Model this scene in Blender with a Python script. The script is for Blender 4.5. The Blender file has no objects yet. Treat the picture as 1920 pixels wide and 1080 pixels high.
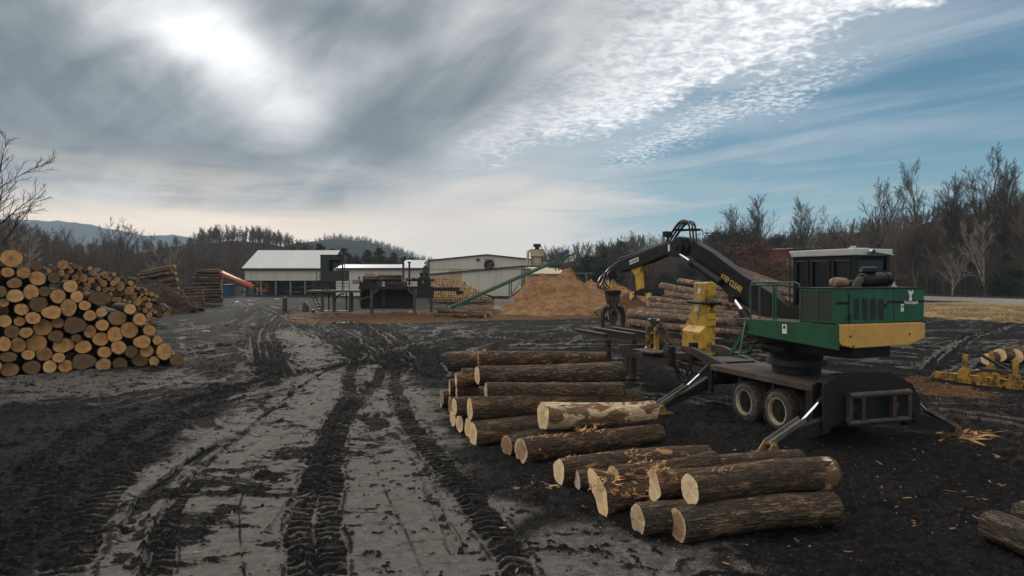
import bpy, math, random
import numpy as np
from mathutils import Vector, Matrix

# ------------------------------------------------------------------ camera
CAMH = 3.8
HOR = 520.0
FPX = 1280.0
scene = bpy.context.scene
COL = scene.collection
cam_d = bpy.data.cameras.new("camera")
cam_d.sensor_width = 36.0
cam_d.lens = 24.0
cam_d.shift_y = (HOR - 540.0) / 1920.0
cam_d.clip_start = 0.1
cam_d.clip_end = 12000
cam = bpy.data.objects.new("camera", cam_d)
cam.location = (0, 0, CAMH)
cam.rotation_euler = (math.radians(90), 0, 0)
COL.objects.link(cam)
scene.camera = cam
scene.view_settings.view_transform = 'Standard'
scene.view_settings.look = 'None'
scene.view_settings.exposure = 0.42
scene.view_settings.gamma = 1.0
scene.cycles.max_bounces = 5
scene.cycles.diffuse_bounces = 2
scene.cycles.glossy_bounces = 2
scene.cycles.transmission_bounces = 2
scene.cycles.volume_bounces = 0
scene.cycles.caustics_reflective = False
scene.cycles.caustics_refractive = False

SUN_EL = math.radians(17.5)
SUN_AZ = math.radians(-22.0)      # left of the view direction (+Y)


def at(px, py, Y):
    """world point seen at photo pixel (px,py) at depth Y"""
    return Vector(((px - 960.0) / FPX * Y, Y, CAMH + (HOR - py) * Y / FPX))


def gnd(px, py, z=0.0):
    """world point on height z seen at photo pixel"""
    Y = (CAMH - z) * FPX / (py - HOR)
    return Vector(((px - 960.0) / FPX * Y, Y, z))


# ------------------------------------------------------------------ node helper
class NT:
    def __init__(s, tree):
        s.t = tree
        s.n = tree.nodes
        s.l = tree.links

    def new(s, kind, **kw):
        n = s.n.new(kind)
        for k, v in kw.items():
            setattr(n, k, v)
        return n

    def put(s, sock, v):
        if hasattr(v, 'is_output') or isinstance(v, bpy.types.NodeSocket):
            s.l.new(v, sock)
        else:
            if isinstance(v, (tuple, list)) and len(v) == 3 and sock.type == 'RGBA':
                v = (*v, 1)
            sock.default_value = v

    def m(s, op, a, b=0.0, c=0.0, clamp=False):
        n = s.new('ShaderNodeMath', operation=op, use_clamp=clamp)
        s.put(n.inputs[0], a)
        s.put(n.inputs[1], b)
        if op in ('MULTIPLY_ADD', 'SMOOTH_MIN', 'COMPARE', 'WRAP'):
            s.put(n.inputs[2], c)
        return n.outputs[0]

    def add(s, a, b): return s.m('ADD', a, b)
    def sub(s, a, b): return s.m('SUBTRACT', a, b)
    def mul(s, a, b): return s.m('MULTIPLY', a, b)

    def ss(s, x, lo, hi, o0=0.0, o1=1.0):
        n = s.new('ShaderNodeMapRange', interpolation_type='SMOOTHSTEP')
        s.put(n.inputs[0], x)
        n.inputs[1].default_value = lo
        n.inputs[2].default_value = hi
        n.inputs[3].default_value = o0
        n.inputs[4].default_value = o1
        return n.outputs[0]

    def lin(s, x, lo, hi, o0=0.0, o1=1.0):
        n = s.new('ShaderNodeMapRange')
        s.put(n.inputs[0], x)
        n.inputs[1].default_value = lo
        n.inputs[2].default_value = hi
        n.inputs[3].default_value = o0
        n.inputs[4].default_value = o1
        return n.outputs[0]

    def mix(s, f, a, b, mode='MIX'):
        n = s.new('ShaderNodeMix', data_type='RGBA', blend_type=mode)
        s.put(n.inputs[0], f)
        s.put(n.inputs[6], a)
        s.put(n.inputs[7], b)
        return n.outputs[2]

    def xyz(s, x, y, z=0.0):
        n = s.new('ShaderNodeCombineXYZ')
        s.put(n.inputs[0], x)
        s.put(n.inputs[1], y)
        s.put(n.inputs[2], z)
        return n.outputs[0]

    def sep(s, v):
        n = s.new('ShaderNodeSeparateXYZ')
        s.put(n.inputs[0], v)
        return n.outputs

    def noise(s, vec, scale, detail=4.0, rough=0.55, dist=0.0, out=0, lac=2.0):
        n = s.new('ShaderNodeTexNoise')
        s.put(n.inputs['Vector'], vec)
        n.inputs['Scale'].default_value = scale
        n.inputs['Detail'].default_value = detail
        n.inputs['Roughness'].default_value = rough
        n.inputs['Distortion'].default_value = dist
        n.inputs['Lacunarity'].default_value = lac
        return n.outputs[out]

    def voro(s, vec, scale, feature='F1', out=0, rnd=1.0):
        n = s.new('ShaderNodeTexVoronoi', feature=feature)
        s.put(n.inputs['Vector'], vec)
        n.inputs['Scale'].default_value = scale
        n.inputs['Randomness'].default_value = rnd
        return n.outputs[out]

    def mapping(s, vec, scale=(1, 1, 1), rot=(0, 0, 0), loc=(0, 0, 0)):
        if rot != (0, 0, 0) and scale != (1, 1, 1):      # turn first, then stretch
            vec = s.mapping(vec, rot=rot)
            rot = (0, 0, 0)
        n = s.new('ShaderNodeMapping')
        s.put(n.inputs[0], vec)
        n.inputs[1].default_value = loc
        n.inputs[2].default_value = rot
        n.inputs[3].default_value = scale
        return n.outputs[0]

    def ramp(s, f, stops):
        n = s.new('ShaderNodeValToRGB')
        s.put(n.inputs[0], f)
        el = n.color_ramp.elements
        while len(el) < len(stops):
            el.new(0.5)
        for e, (p, c) in zip(el, stops):
            e.position = p
            e.color = (*c, 1) if len(c) == 3 else c
        return n.outputs[0]

    def bump(s, h, strength=0.5, dist=0.02, normal=None):
        n = s.new('ShaderNodeBump')
        n.inputs['Strength'].default_value = strength
        n.inputs['Distance'].default_value = dist
        s.put(n.inputs['Height'], h)
        if normal is not None:
            s.put(n.inputs['Normal'], normal)
        return n.outputs[0]


# ------------------------------------------------------------------ world
world = bpy.data.worlds.new("World")
scene.world = world
world.use_nodes = True
world.cycles.sampling_method = 'MANUAL'
world.cycles.sample_map_resolution = 256


def build_world():
    T = NT(world.node_tree)
    T.n.clear()
    out = T.new('ShaderNodeOutputWorld')
    bg = T.new('ShaderNodeBackground')
    T.l.new(bg.outputs[0], out.inputs[0])
    bg.inputs[1].default_value = 0.1
    sky = T.new('ShaderNodeTexSky', sky_type='NISHITA')
    sky.sun_disc = False
    sky.sun_elevation = SUN_EL
    sky.sun_rotation = SUN_AZ
    sky.altitude = 300
    sky.air_density = 1.0
    sky.dust_density = 0.6
    sky.ozone_density = 2.0
    tc = T.new('ShaderNodeTexCoord').outputs['Generated']
    x, y, z = T.sep(tc)
    az = T.m('ARCTAN2', x, y)
    el = T.m('ARCSINE', z)
    zc = T.m('MAXIMUM', z, 0.0)
    # cloud-layer plane coordinates
    den = T.add(zc, 0.10)
    P = T.xyz(T.m('DIVIDE', x, den), T.m('DIVIDE', y, den), 0.0)
    D = T.xyz(az, T.mul(el, 1.0), 0.0)      # direction coordinates (radians)
    # --- clear sky
    blue = T.mix(1.0, sky.outputs[0], (0.62, 0.76, 0.86), 'MULTIPLY')
    tealgrad = T.ramp(T.lin(el, 0.0, 0.42), [(0.0, (2.7, 4.2, 4.7)), (0.16, (1.3, 2.9, 3.4)), (0.45, (.54, 1.72, 2.55)), (1.0, (0.25, .96, 1.9))])
    blue = T.mix(0.85, blue, tealgrad)
    # --- warp noises
    w1 = T.sub(T.noise(T.mapping(P, rot=(0, 0, math.radians(-33)), scale=(1.0, .35, 1)), 1.1, 3, .55), .5)
    w2 = T.sub(T.noise(D, 7.0, 4, .6), .5)

    def azel(px, py):
        a = math.atan((px - 960) / 1280)
        return a, math.atan((520 - py) / 1280 * math.cos(a))

    def line(p, q):
        """signed angular distance to a line, positive on its lower right"""
        (a0, e0), (a1, e1) = azel(*p), azel(*q)
        dx, dy = a1 - a0, e1 - e0
        L = math.hypot(dx, dy)
        nx, ny = dy / L, -dx / L
        return T.add(T.mul(T.sub(az, a0), nx), T.mul(T.sub(el, e0), ny))

    def blob(px, py, sx, sy, rot=0.0):
        a0, e0 = azel(px, py)
        u, v = T.sub(az, a0), T.sub(el, e0)
        c, s_ = math.cos(rot), math.sin(rot)
        uu = T.m('DIVIDE', T.add(T.mul(u, c), T.mul(v, s_)), sx)
        vv = T.m('DIVIDE', T.sub(T.mul(v, c), T.mul(u, s_)), sy)
        r2 = T.add(T.mul(uu, uu), T.mul(vv, vv))
        return T.m('EXPONENT', T.mul(r2, -1.0))
    d1 = line((850, 330), (1740, 0))
    # ---- puffy band: three sizes of puff, broken by larger gaps
    pv = T.noise(P, 15.0, 4, .55, .6)
    pvs = T.noise(P, 34.0, 2, .5, .3)
    pv2 = T.noise(P, 3.2, 5, .62, .5)
    band = T.mul(T.ss(T.add(d1, T.mul(w2, .12)), .030, -.05), T.ss(T.add(d1, T.mul(w1, .12)), -.36, -.14))
    band = T.mul(T.mul(band, T.ss(el, .09, .16)), T.ss(T.add(az, T.mul(w2, .3)), -.16, .0))
    puff = T.ss(T.add(T.add(T.mul(pv, .45), T.mul(pvs, .15)), T.add(T.mul(pv2, .55), T.mul(band, .36))), .66, .88)
    puff = T.mul(puff, T.ss(band, 0.0, 0.3))
    d2 = line((1120, 300), (1640, 105))
    ridge = T.mul(T.ss(T.m('ABSOLUTE', T.add(d2, T.mul(w2, .07))), .05, .0), T.mul(T.ss(az, .05, .2), T.ss(az, .56, .38)))
    puff2 = T.mul(T.ss(T.add(T.add(T.mul(pvs, .7), T.mul(pv2, .3)), T.mul(ridge, .22)), .58, .80), T.mul(ridge, .62))
    # ---- wisps: long soft streaks, warped
    Pw = T.new('ShaderNodeVectorMath', operation='ADD')
    T.put(Pw.inputs[0], P)
    T.put(Pw.inputs[1], T.xyz(T.mul(w1, 1.6), T.mul(w1, .9), 0.0))
    Pw = Pw.outputs[0]
    ws = T.noise(T.mapping(Pw, rot=(0, 0, math.radians(-52)), scale=(1.9, .42, 1)), 1.25, 7, .60, .25)
    wlarge = T.noise(P, .55, 2, .5)
    wispm = T.mul(T.ss(T.add(d1, T.mul(w1, .1)), .34, .02), T.ss(el, .50, .10))
    wisp = T.ss(T.add(T.add(ws, T.mul(wispm, .26)), T.mul(T.sub(wlarge, .5), .45)), .50, .88)
    wisp = T.mul(wisp, T.ss(d1, .50, .03, .0, 1.0))
    # low streaks over the horizon
    hs = T.noise(T.mapping(D, rot=(0, 0, .05), scale=(1.1, 9.0, 1)), 2.6, 6, .62, .5)
    hz = T.mul(T.ss(T.add(hs, T.mul(T.ss(az, .34, -.14), .30)), .46, .76), T.mul(T.ss(el, .24, .06), T.ss(az, .50, .0)))
    # ---- grey deck
    d3 = line((690, 470), (1290, -60))
    deck = T.ss(T.add(d3, T.add(T.mul(w1, .22), T.mul(w2, .07))), .10, -.10)
    n1 = T.noise(T.mapping(D, rot=(0, 0, math.radians(12)), scale=(1.0, 2.3, 1), loc=(.37, .11, 0)), 2.5, 5, .5, .9)
    n2 = T.noise(T.mapping(Pw, rot=(0, 0, math.radians(-20)), scale=(1.5, .5, 1)), 1.2, 5, .58, .2)
    n3 = T.noise(T.mapping(D, rot=(0, 0, math.radians(-38)), scale=(1.0, 3.2, 1), loc=(.1, .3, 0)), 3.2, 5, .55, .6)
    dark = T.mul(blob(150, 170, .27, .15), .15)
    dark = T.add(dark, T.mul(blob(560, 365, .24, .045, -.16), .22))
    dark = T.add(dark, T.mul(blob(700, 250, .055, .12, .75), .24))
    dark = T.add(dark, T.mul(blob(860, 175, .13, .03, .35), .15))
    dark = T.add(dark, T.mul(blob(570, 0, .14, .035, -.15), .22))
    dark = T.add(dark, T.mul(blob(230, 300, .24, .045, .1), .14))
    dark = T.add(dark, T.mul(blob(20, 60, .10, .12), .08))
    lite = T.add(T.mul(blob(420, 95, .12, .07, -.35), .34), T.mul(blob(520, 200, .15, .055, -.8), .11))
    lite = T.add(lite, T.mul(blob(930, 60, .08, .20, -.6), .12))
    lite = T.add(lite, T.mul(blob(260, 40, .13, .025, -.25), .16))
    lite = T.add(lite, T.mul(blob(730, 110, .13, .022, .5), .12))
    lite = T.add(lite, T.mul(blob(300, 365, .30, .02, .03), .12))
    val = T.add(T.add(T.add(T.mul(T.sub(n1, .5), .65), T.mul(T.sub(n2, .5), .65)), T.mul(T.sub(n3, .5), .75)), T.add(.50, T.sub(lite, dark)))
    deckcol = T.ramp(val, [(0.18, (1.30, 1.56, 1.76)), (0.36, (2.05, 2.30, 2.50)), (0.50, (3.2, 3.36, 3.55)), (0.66, (4.7, 4.75, 4.9)), (0.88, (7.0, 7.1, 7.3))])
    warm = T.mul(T.ss(el, .19, .07), T.ss(az, .25, -.1))
    wn = T.noise(T.mapping(D, scale=(1.0, 7.0, 1)), 2.6, 4, .6)
    deckcol = T.mix(T.mul(warm, T.ss(wn, .40, .66, 0, .85)), deckcol, (8.0, 6.7, 5.6))
    deckcol = T.mix(T.mul(T.ss(T.add(el, T.mul(T.sub(wn, .5), .10)), .112, .055), T.ss(az, .2, -.2)), deckcol, (9.8, 7.8, 6.0))
    # glow of the hidden sun, ragged by the cloud in front of it
    rag = T.add(T.add(T.mul(T.sub(n1, .5), 2.2), T.mul(w2, 1.5)), T.mul(T.sub(n3, .5), 1.6))
    g1 = T.ss(T.add(blob(425, 88, .080, .042, -.08), T.mul(rag, .7)), .15, 1.15)
    g1 = T.mul(g1, T.ss(blob(425, 92, .15, .10), .1, .5))
    g2 = T.mul(blob(430, 110, .16, .12, -.4), T.ss(rag, -.8, .5))
    glow = T.add(T.mul(g1, 2.1), T.mul(g2, 1.2))
    # ---- compose
    c = blue
    c = T.mix(T.mul(wisp, .52), c, T.mix(T.ss(el, .03, .25), (5.6, 5.0, 4.6), (4.5, 5.1, 5.6)))
    c = T.mix(T.mul(hz, .8), c, (8.2, 6.8, 5.8))
    veil = T.mul(T.ss(T.add(d1, T.mul(w1, .22)), .08, -.14), T.add(.62, T.mul(T.ss(ws, .35, .65), .3)))
    c = T.mix(veil, c, T.mix(T.ss(el, .04, .2), (7.8, 6.5, 5.6), (4.9, 5.1, 5.3)))
    pc = T.mix(T.ss(T.add(T.mul(pv, .6), T.mul(pvs, .4)), .36, .64), (4.9, 5.15, 5.5), (8.8, 8.8, 8.9))
    c = T.mix(T.m('MINIMUM', T.mul(T.add(puff, puff2), .9), 1.0), c, pc)
    c = T.mix(deck, c, deckcol)
    gl = T.new('ShaderNodeCombineXYZ')
    for i, k in enumerate((1.0, 1.01, 1.03)):
        T.put(gl.inputs[i], T.mul(glow, k))
    c = T.mix(1.0, c, gl.outputs[0], 'ADD')
    # added fill light: unseen sky brightened behind and left of the viewer
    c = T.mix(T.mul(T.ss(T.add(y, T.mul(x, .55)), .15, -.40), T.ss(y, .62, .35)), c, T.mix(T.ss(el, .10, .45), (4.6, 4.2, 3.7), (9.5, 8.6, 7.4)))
    c = T.mix(T.ss(el, .52, .85), c, (11.5, 10.8, 9.9))  # unseen sky overhead brightened too, as added top light
    # below the horizon
    c = T.mix(T.ss(z, 0.0, -0.06), c, (.9, .9, .95))
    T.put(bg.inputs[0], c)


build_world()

sun_d = bpy.data.lights.new("sun", 'SUN')
sun_d.energy = 1.5
sun_d.angle = math.radians(11)
sun_d.color = (1.0, 0.93, 0.84)
sun = bpy.data.objects.new("sun", sun_d)
sd = Vector((math.sin(SUN_AZ) * math.cos(SUN_EL), math.cos(SUN_AZ) * math.cos(SUN_EL), math.sin(SUN_EL)))
sun.rotation_euler = sd.to_track_quat('Z', 'Y').to_euler()
sun.location = sd * 300
COL.objects.link(sun)

# ------------------------------------------------------------------ numpy noise
def _h(ix, iy, seed):
    n = (ix.astype(np.int64) * 374761393 + iy.astype(np.int64) * 668265263 + seed * 974711) & 0x7fffffff
    n = ((n ^ (n >> 13)) * 1274126177) & 0x7fffffff
    n = n ^ (n >> 16)
    return (n & 0xffff).astype(np.float32) / 65535.0


def vn(x, y, seed=0):
    x0 = np.floor(x)
    y0 = np.floor(y)
    fx = x - x0
    fy = y - y0
    fx = fx * fx * (3 - 2 * fx)
    fy = fy * fy * (3 - 2 * fy)
    a = _h(x0, y0, seed)
    b = _h(x0 + 1, y0, seed)
    c = _h(x0, y0 + 1, seed)
    d = _h(x0 + 1, y0 + 1, seed)
    return (a + (b - a) * fx) * (1 - fy) + (c + (d - c) * fx) * fy - 0.5


def fbm(x, y, seed=0, octs=4, gain=0.5):
    r = 0
    a = 1.0
    for i in range(octs):
        r = r + a * vn(x, y, seed + i * 17)
        x = x * 2.03 + 5.1
        y = y * 2.03 + 3.7
        a *= gain
    return r


def sstep(x, lo, hi):
    t = np.clip((x - lo) / (hi - lo), 0, 1)
    return t * t * (3 - 2 * t)


# ------------------------------------------------------------------ mesh builder
class MB:
    def __init__(s):
        s.v = []
        s.f = []
        s.mi = []

    def add(s, verts, faces, m=0):
        b = len(s.v)
        s.v.extend([tuple(v) for v in verts])
        for f in faces:
            s.f.append(tuple(i + b for i in f))
            s.mi.append(m)

    def hexa(s, c, m=0):
        """eight corners: 0-3 bottom loop, 4-7 top loop"""
        s.add(c, [(3, 2, 1, 0), (4, 5, 6, 7), (0, 1, 5, 4), (1, 2, 6, 5), (2, 3, 7, 6), (3, 0, 4, 7)], m)

    def box(s, F, x0, x1, y0, y1, z0, z1, m=0):
        s.hexa([F(x0, y0, z0), F(x1, y0, z0), F(x1, y1, z0), F(x0, y1, z0),
                F(x0, y0, z1), F(x1, y0, z1), F(x1, y1, z1), F(x0, y1, z1)], m)
        return s

    def prism(s, pts, ext, m=0):
        n = len(pts)
        a = [Vector(p) for p in pts]
        b = [p + Vector(ext) for p in a]
        s.add(a + b, [tuple(range(n - 1, -1, -1)), tuple(range(n, 2 * n))] + [(i, (i + 1) % n, (i + 1) % n + n, i + n) for i in range(n)], m)
        return s

    def cyl(s, p0, p1, r0, r1=None, n=14, m=0, cap=True):
        if r1 is None:
            r1 = r0
        return s.tube([p0, p1], [r0, r1], n, m, cap)

    def tube(s, pts, r, n=8, m=0, cap=True):
        pts = [Vector(p) for p in pts]
        if not isinstance(r, (list, tuple)):
            r = [r] * len(pts)
        base = len(s.v)
        up = None
        for i, p in enumerate(pts):
            d = (pts[min(i + 1, len(pts) - 1)] - pts[max(i - 1, 0)]).normalized()
            if up is None:
                up = Vector((0, 0, 1)) if abs(d.z) < .9 else Vector((1, 0, 0))
            u = d.cross(up)
            if u.length < 1e-4:
                u = d.cross(Vector((0, 1, 0)))
            u.normalize()
            w = u.cross(d).normalized()
            up = w
            for k in range(n):
                a = 2 * math.pi * (k + .5) / n
                s.v.append(tuple(p + (u * math.cos(a) + w * math.sin(a)) * r[i]))
        for i in range(len(pts) - 1):
            for k in range(n):
                k2 = (k + 1) % n
                s.f.append((base + i * n + k, base + (i + 1) * n + k, base + (i + 1) * n + k2, base + i * n + k2))
                s.mi.append(m)
        if cap:
            s.f.append(tuple(base + k for k in range(n)))
            s.mi.append(m)
            e = base + (len(pts) - 1) * n
            s.f.append(tuple(e + k for k in range(n - 1, -1, -1)))
            s.mi.append(m)
        return s

    def bar(s, p0, p1, w, h, up=(0, 0, 1), m=0):
        """rectangular bar from p0 to p1, w wide, h high"""
        p0, p1, up = Vector(p0), Vector(p1), Vector(up)
        d = (p1 - p0).normalized()
        u = d.cross(up).normalized() * (w / 2)
        t = u.cross(d).normalized() * (h / 2)
        s.hexa([p0 - u - t, p0 + u - t, p1 + u - t, p1 - u - t, p0 - u + t, p0 + u + t, p1 + u + t, p1 - u + t], m)
        return s

    def build(s, name, mats, parent=None, smooth=False, bevel=0.0, wn=False):
        if not isinstance(mats, (list, tuple)):
            mats = [mats]
        off = Vector((0, 0, 0))
        if parent is not None:
            q = parent
            while q is not None:
                off += q.location
                q = q.parent
        me = bpy.data.meshes.new(name)
        v = np.array(s.v, dtype=np.float64) - np.array(off)
        me.from_pydata(v.tolist(), [], s.f)
        for m in mats:
            me.materials.append(m)
        if len(mats) > 1:
            me.polygons.foreach_set('material_index', s.mi)
        if smooth:
            me.polygons.foreach_set('use_smooth', [True] * len(s.f))
        me.update()
        # consistent outward normals
        import bmesh
        bm = bmesh.new()
        bm.from_mesh(me)
        bmesh.ops.recalc_face_normals(bm, faces=bm.faces)
        bm.to_mesh(me)
        bm.free()
        o = bpy.data.objects.new(name, me)
        COL.objects.link(o)
        if parent is not None:
            o.parent = parent
        if bevel > 0:
            b = o.modifiers.new('bevel', 'BEVEL')
            b.width = bevel
            b.segments = 2
            b.limit_method = 'ANGLE'
            b.angle_limit = math.radians(40)
        if smooth:
            try:
                me.set_sharp_from_angle(angle=math.radians(38))
            except Exception:
                pass
        return o


def _split_build(s, name, mats, parent=None, **kw):
    """one object for every separate solid in the builder"""
    n = len(s.v)
    root = list(range(n))

    def find(a):
        while root[a] != a:
            root[a] = root[root[a]]
            a = root[a]
        return a
    for f in s.f:
        for q in f[1:]:
            root[find(q)] = find(f[0])
    groups = {}
    for f, m_ in zip(s.f, s.mi):
        groups.setdefault(find(f[0]), []).append((f, m_))
    out = []
    for fs in groups.values():
        b = MB()
        idx = {}
        for f, m_ in fs:
            g = []
            for q in f:
                if q not in idx:
                    idx[q] = len(b.v)
                    b.v.append(s.v[q])
                g.append(idx[q])
            b.f.append(tuple(g))
            b.mi.append(m_)
        out.append(b.build(name, mats, parent, **kw))
    return out


MB.split_build = _split_build


def mesh_np(name, verts, faces, mats, smooth=False):
    """fast mesh from arrays; faces (n,k)"""
    me = bpy.data.meshes.new(name)
    verts = np.asarray(verts, dtype=np.float32)
    faces = np.asarray(faces, dtype=np.int32)
    n, k = faces.shape
    me.vertices.add(len(verts))
    me.vertices.foreach_set('co', verts.ravel())
    me.loops.add(n * k)
    me.loops.foreach_set('vertex_index', faces.ravel())
    me.polygons.add(n)
    me.polygons.foreach_set('loop_start', np.arange(0, n * k, k, dtype=np.int32))
    me.polygons.foreach_set('loop_total', np.full(n, k, dtype=np.int32))
    if smooth:
        me.polygons.foreach_set('use_smooth', np.ones(n, dtype=bool))
    for m in (mats if isinstance(mats, (list, tuple)) else [mats]):
        me.materials.append(m)
    me.update(calc_edges=True)
    return me


def tag(o, label=None, cat=None, group=None, kind=None):
    if label:
        o['label'] = label
    if cat:
        o['category'] = cat
    if group:
        o['group'] = group
    if kind:
        o['kind'] = kind
    return o


def thing(name, label, cat, loc=(0, 0, 0), group=None):
    o = bpy.data.objects.new(name, None)
    o.empty_display_size = .2
    o.location = loc
    COL.objects.link(o)
    return tag(o, label, cat, group)


def obj(name, me, parent=None):
    o = bpy.data.objects.new(name, me)
    COL.objects.link(o)
    if parent is not None:
        o.parent = parent
    return o


def dup(root, label=None, group=None):
    r = root.copy()
    COL.objects.link(r)
    if label:
        r['label'] = label
    if group:
        r['group'] = group
    for ch in list(root.children):
        c = ch.copy()
        COL.objects.link(c)
        c.parent = r
        for g in list(ch.children):
            d = g.copy()
            COL.objects.link(d)
            d.parent = c
    return r


def frame(ox, oy, deg, oz=0.0):
    c, s = math.cos(math.radians(deg)), math.sin(math.radians(deg))

    def F(x, y, z):
        return Vector((ox + c * x - s * y, oy + s * x + c * y, oz + z))
    return F


W0 = frame(0, 0, 0)


def text3d(txt, size, origin, xdir, ydir, mat, parent, name='lettering', extr=.004, align='LEFT', shear=0.0):
    cu = bpy.data.curves.new(name, 'FONT')
    cu.body = txt
    cu.size = size
    cu.extrude = extr
    cu.align_x = align
    cu.offset = size * .008
    cu.shear = shear
    tmp = bpy.data.objects.new('tmp', cu)
    COL.objects.link(tmp)
    dg = bpy.context.evaluated_depsgraph_get()
    dg.update()
    me = bpy.data.meshes.new_from_object(tmp.evaluated_get(dg))
    bpy.data.objects.remove(tmp)
    x = Vector(xdir).normalized()
    y = Vector(ydir).normalized()
    z = x.cross(y)
    off = Vector(origin)
    q = parent
    while q is not None:
        off -= q.location
        q = q.parent
    M = Matrix(((x.x, y.x, z.x, off.x), (x.y, y.y, z.y, off.y), (x.z, y.z, z.z, off.z), (0, 0, 0, 1)))
    me.transform(M)
    me.materials.clear()
    me.materials.append(mat)
    me.name = name
    return obj(name, me, parent)


# ------------------------------------------------------------------ materials
def new_mat(name):
    m = bpy.data.materials.new(name)
    m.use_nodes = True
    T = NT(m.node_tree)
    T.n.clear()
    out = T.new('ShaderNodeOutputMaterial')
    b = T.new('ShaderNodeBsdfPrincipled')
    T.l.new(b.outputs[0], out.inputs[0])
    return m, T, b


def coords(T, kind='Object'):
    return T.new('ShaderNodeTexCoord').outputs[kind]


def simple(name, col, rough=.6, metal=0.0, var=.25, scale=3.0, bump=0.0, col2=None, dirt=None, dirt_amt=.5, dscale=2.0, spec=.5, dth=(.52, .66)):
    """painted / plain material with worn variation"""
    m, T, b = new_mat(name)
    v = coords(T)
    n = T.noise(v, scale, 5, .6)
    c2 = col2 or tuple(c * (1 - var) for c in col)
    c = T.mix(T.ss(n, .3, .7), col, c2)
    if dirt:
        n2 = T.noise(v, dscale, 7, .68, .4)
        n3 = T.noise(v, dscale * 9, 4, .6)
        k = T.mul(T.ss(T.add(T.mul(n2, .75), T.mul(n3, .3)), *dth), dirt_amt)
        c = T.mix(k, c, dirt)
        b.inputs['Roughness'].default_value = rough
        T.put(b.inputs['Roughness'], T.m('MAXIMUM', rough, T.mul(k, .9)))
    else:
        T.put(b.inputs['Roughness'], T.lin(n, .3, .7, rough * .85, min(1, rough * 1.15)))
    T.put(b.inputs['Base Color'], c)
    b.inputs['Metallic'].default_value = metal
    b.inputs['Specular IOR Level'].default_value = spec
    if bump:
        T.put(b.inputs['Normal'], T.bump(T.noise(v, scale * 6, 4, .6), bump, .01))
    return m


M = {}
M['black_paint'] = simple('black_paint', (.007, .007, .009), .55, spec=.3, var=.4, dirt=(.030, .026, .023), dirt_amt=.45, dscale=1.6)
M['black_steel'] = simple('black_steel', (.008, .008, .010), .6, spec=.3, var=.4, dirt=(.035, .024, .018), dirt_amt=.6, dscale=2.0, bump=.15)
M['rust_steel'] = simple('rust_steel', (.030, .024, .022), .6, var=.5, dirt=(.085, .042, .022), dirt_amt=.75, dscale=2.4, bump=.25)
M['worn_steel'] = simple('worn_steel', (.14, .135, .13), .5, .3, var=.5, dirt=(.04, .028, .022), dirt_amt=.8, dscale=3, bump=.2)
M['green_paint'] = simple('green_paint', (.012, .088, .041), .42, var=.3, dirt=(.016, .030, .020), dirt_amt=.5, dscale=1.3)
M['green_dark'] = simple('green_dark', (.006, .022, .014), .6, var=.4, dirt=(.014, .014, .012), dirt_amt=.6)
M['yellow_weight'] = simple('yellow_weight', (.50, .30, .075), .5, var=.12, dirt=(.22, .13, .045), dirt_amt=.35, dscale=1.1)
M['yellow_paint'] = simple('yellow_paint', (.56, .34, .032), .48, var=.18, dirt=(.055, .035, .020), dirt_amt=.9, dscale=2.6, bump=.15, dth=(.49, .64))
M['yellow_dirty'] = simple('yellow_dirty', (.24, .14, .03), .6, var=.3, dirt=(.05, .035, .025), dirt_amt=.9, dscale=5, dth=(.46, .6))
M['yellow_worn'] = simple('yellow_worn', (.42, .24, .03), .5, var=.25, dirt=(.05, .030, .018), dirt_amt=.95, dscale=3.4, bump=.2, dth=(.47, .60))
M['white_paint'] = simple('white_paint', (.42, .45, .47), .45, var=.15, dirt=(.2, .19, .17), dirt_amt=.4)
M['decal_white'] = simple('decal_white', (.66, .68, .66), .5, var=.1)
M['decal_yellow'] = simple('decal_yellow', (.62, .44, .13), .5, var=.15)
M['decal_red'] = simple('decal_red', (.35, .03, .03), .5)
M['rubber'] = simple('rubber', (.040, .036, .033), .85, var=.35, dirt=(.13, .11, .09), dirt_amt=.7, dscale=2.0, bump=.3)
M['hose'] = simple('hose', (.010, .010, .011), .35, var=.3)
M['chrome'] = simple('chrome', (.75, .78, .85), .14, 1.0, var=.1)
M['rim'] = simple('rim', (.34, .29, .22), .55, var=.25, dirt=(.10, .055, .03), dirt_amt=.7, dscale=3)
M['glass_dark'] = simple('glass_dark', (.010, .013, .016), .22, var=.3, scale=1.0, spec=.3)
M['deck_wood'] = simple('deck_wood', (.055, .038, .028), .8, var=.45, scale=5, dirt=(.12, .08, .055), dirt_amt=.6, bump=.4)
M['grille'] = simple('grille', (.010, .012, .012), .7, var=.3)
M['concrete'] = simple('concrete', (.27, .25, .22), .85, var=.25, dirt=(.10, .085, .07), dirt_amt=.8, dscale=1.0, bump=.3)
M['orange_paint'] = simple('orange_paint', (.60, .11, .025), .5, var=.25)
M['teal_paint'] = simple('teal_paint', (.03, .12, .13), .6, var=.3)
M['blue_paint'] = simple('blue_paint', (.02, .07, .18), .5, var=.3)
M['red_wall'] = simple('red_wall', (.22, .030, .018), .7, var=.3)
M['grey_timber'] = simple('grey_timber', (.20, .18, .15), .85, var=.35, scale=4)
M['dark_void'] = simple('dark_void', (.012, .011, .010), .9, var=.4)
M['beige_metal'] = simple('beige_metal', (.42, .35, .25), .6, var=.15, dirt=(.25, .18, .11), dirt_amt=.5, dscale=.6)


def mat_louvre(name, col, dark, scale):
    m, T, b = new_mat(name)
    v = coords(T)
    x, y, z = T.sep(v)
    return m


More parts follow.
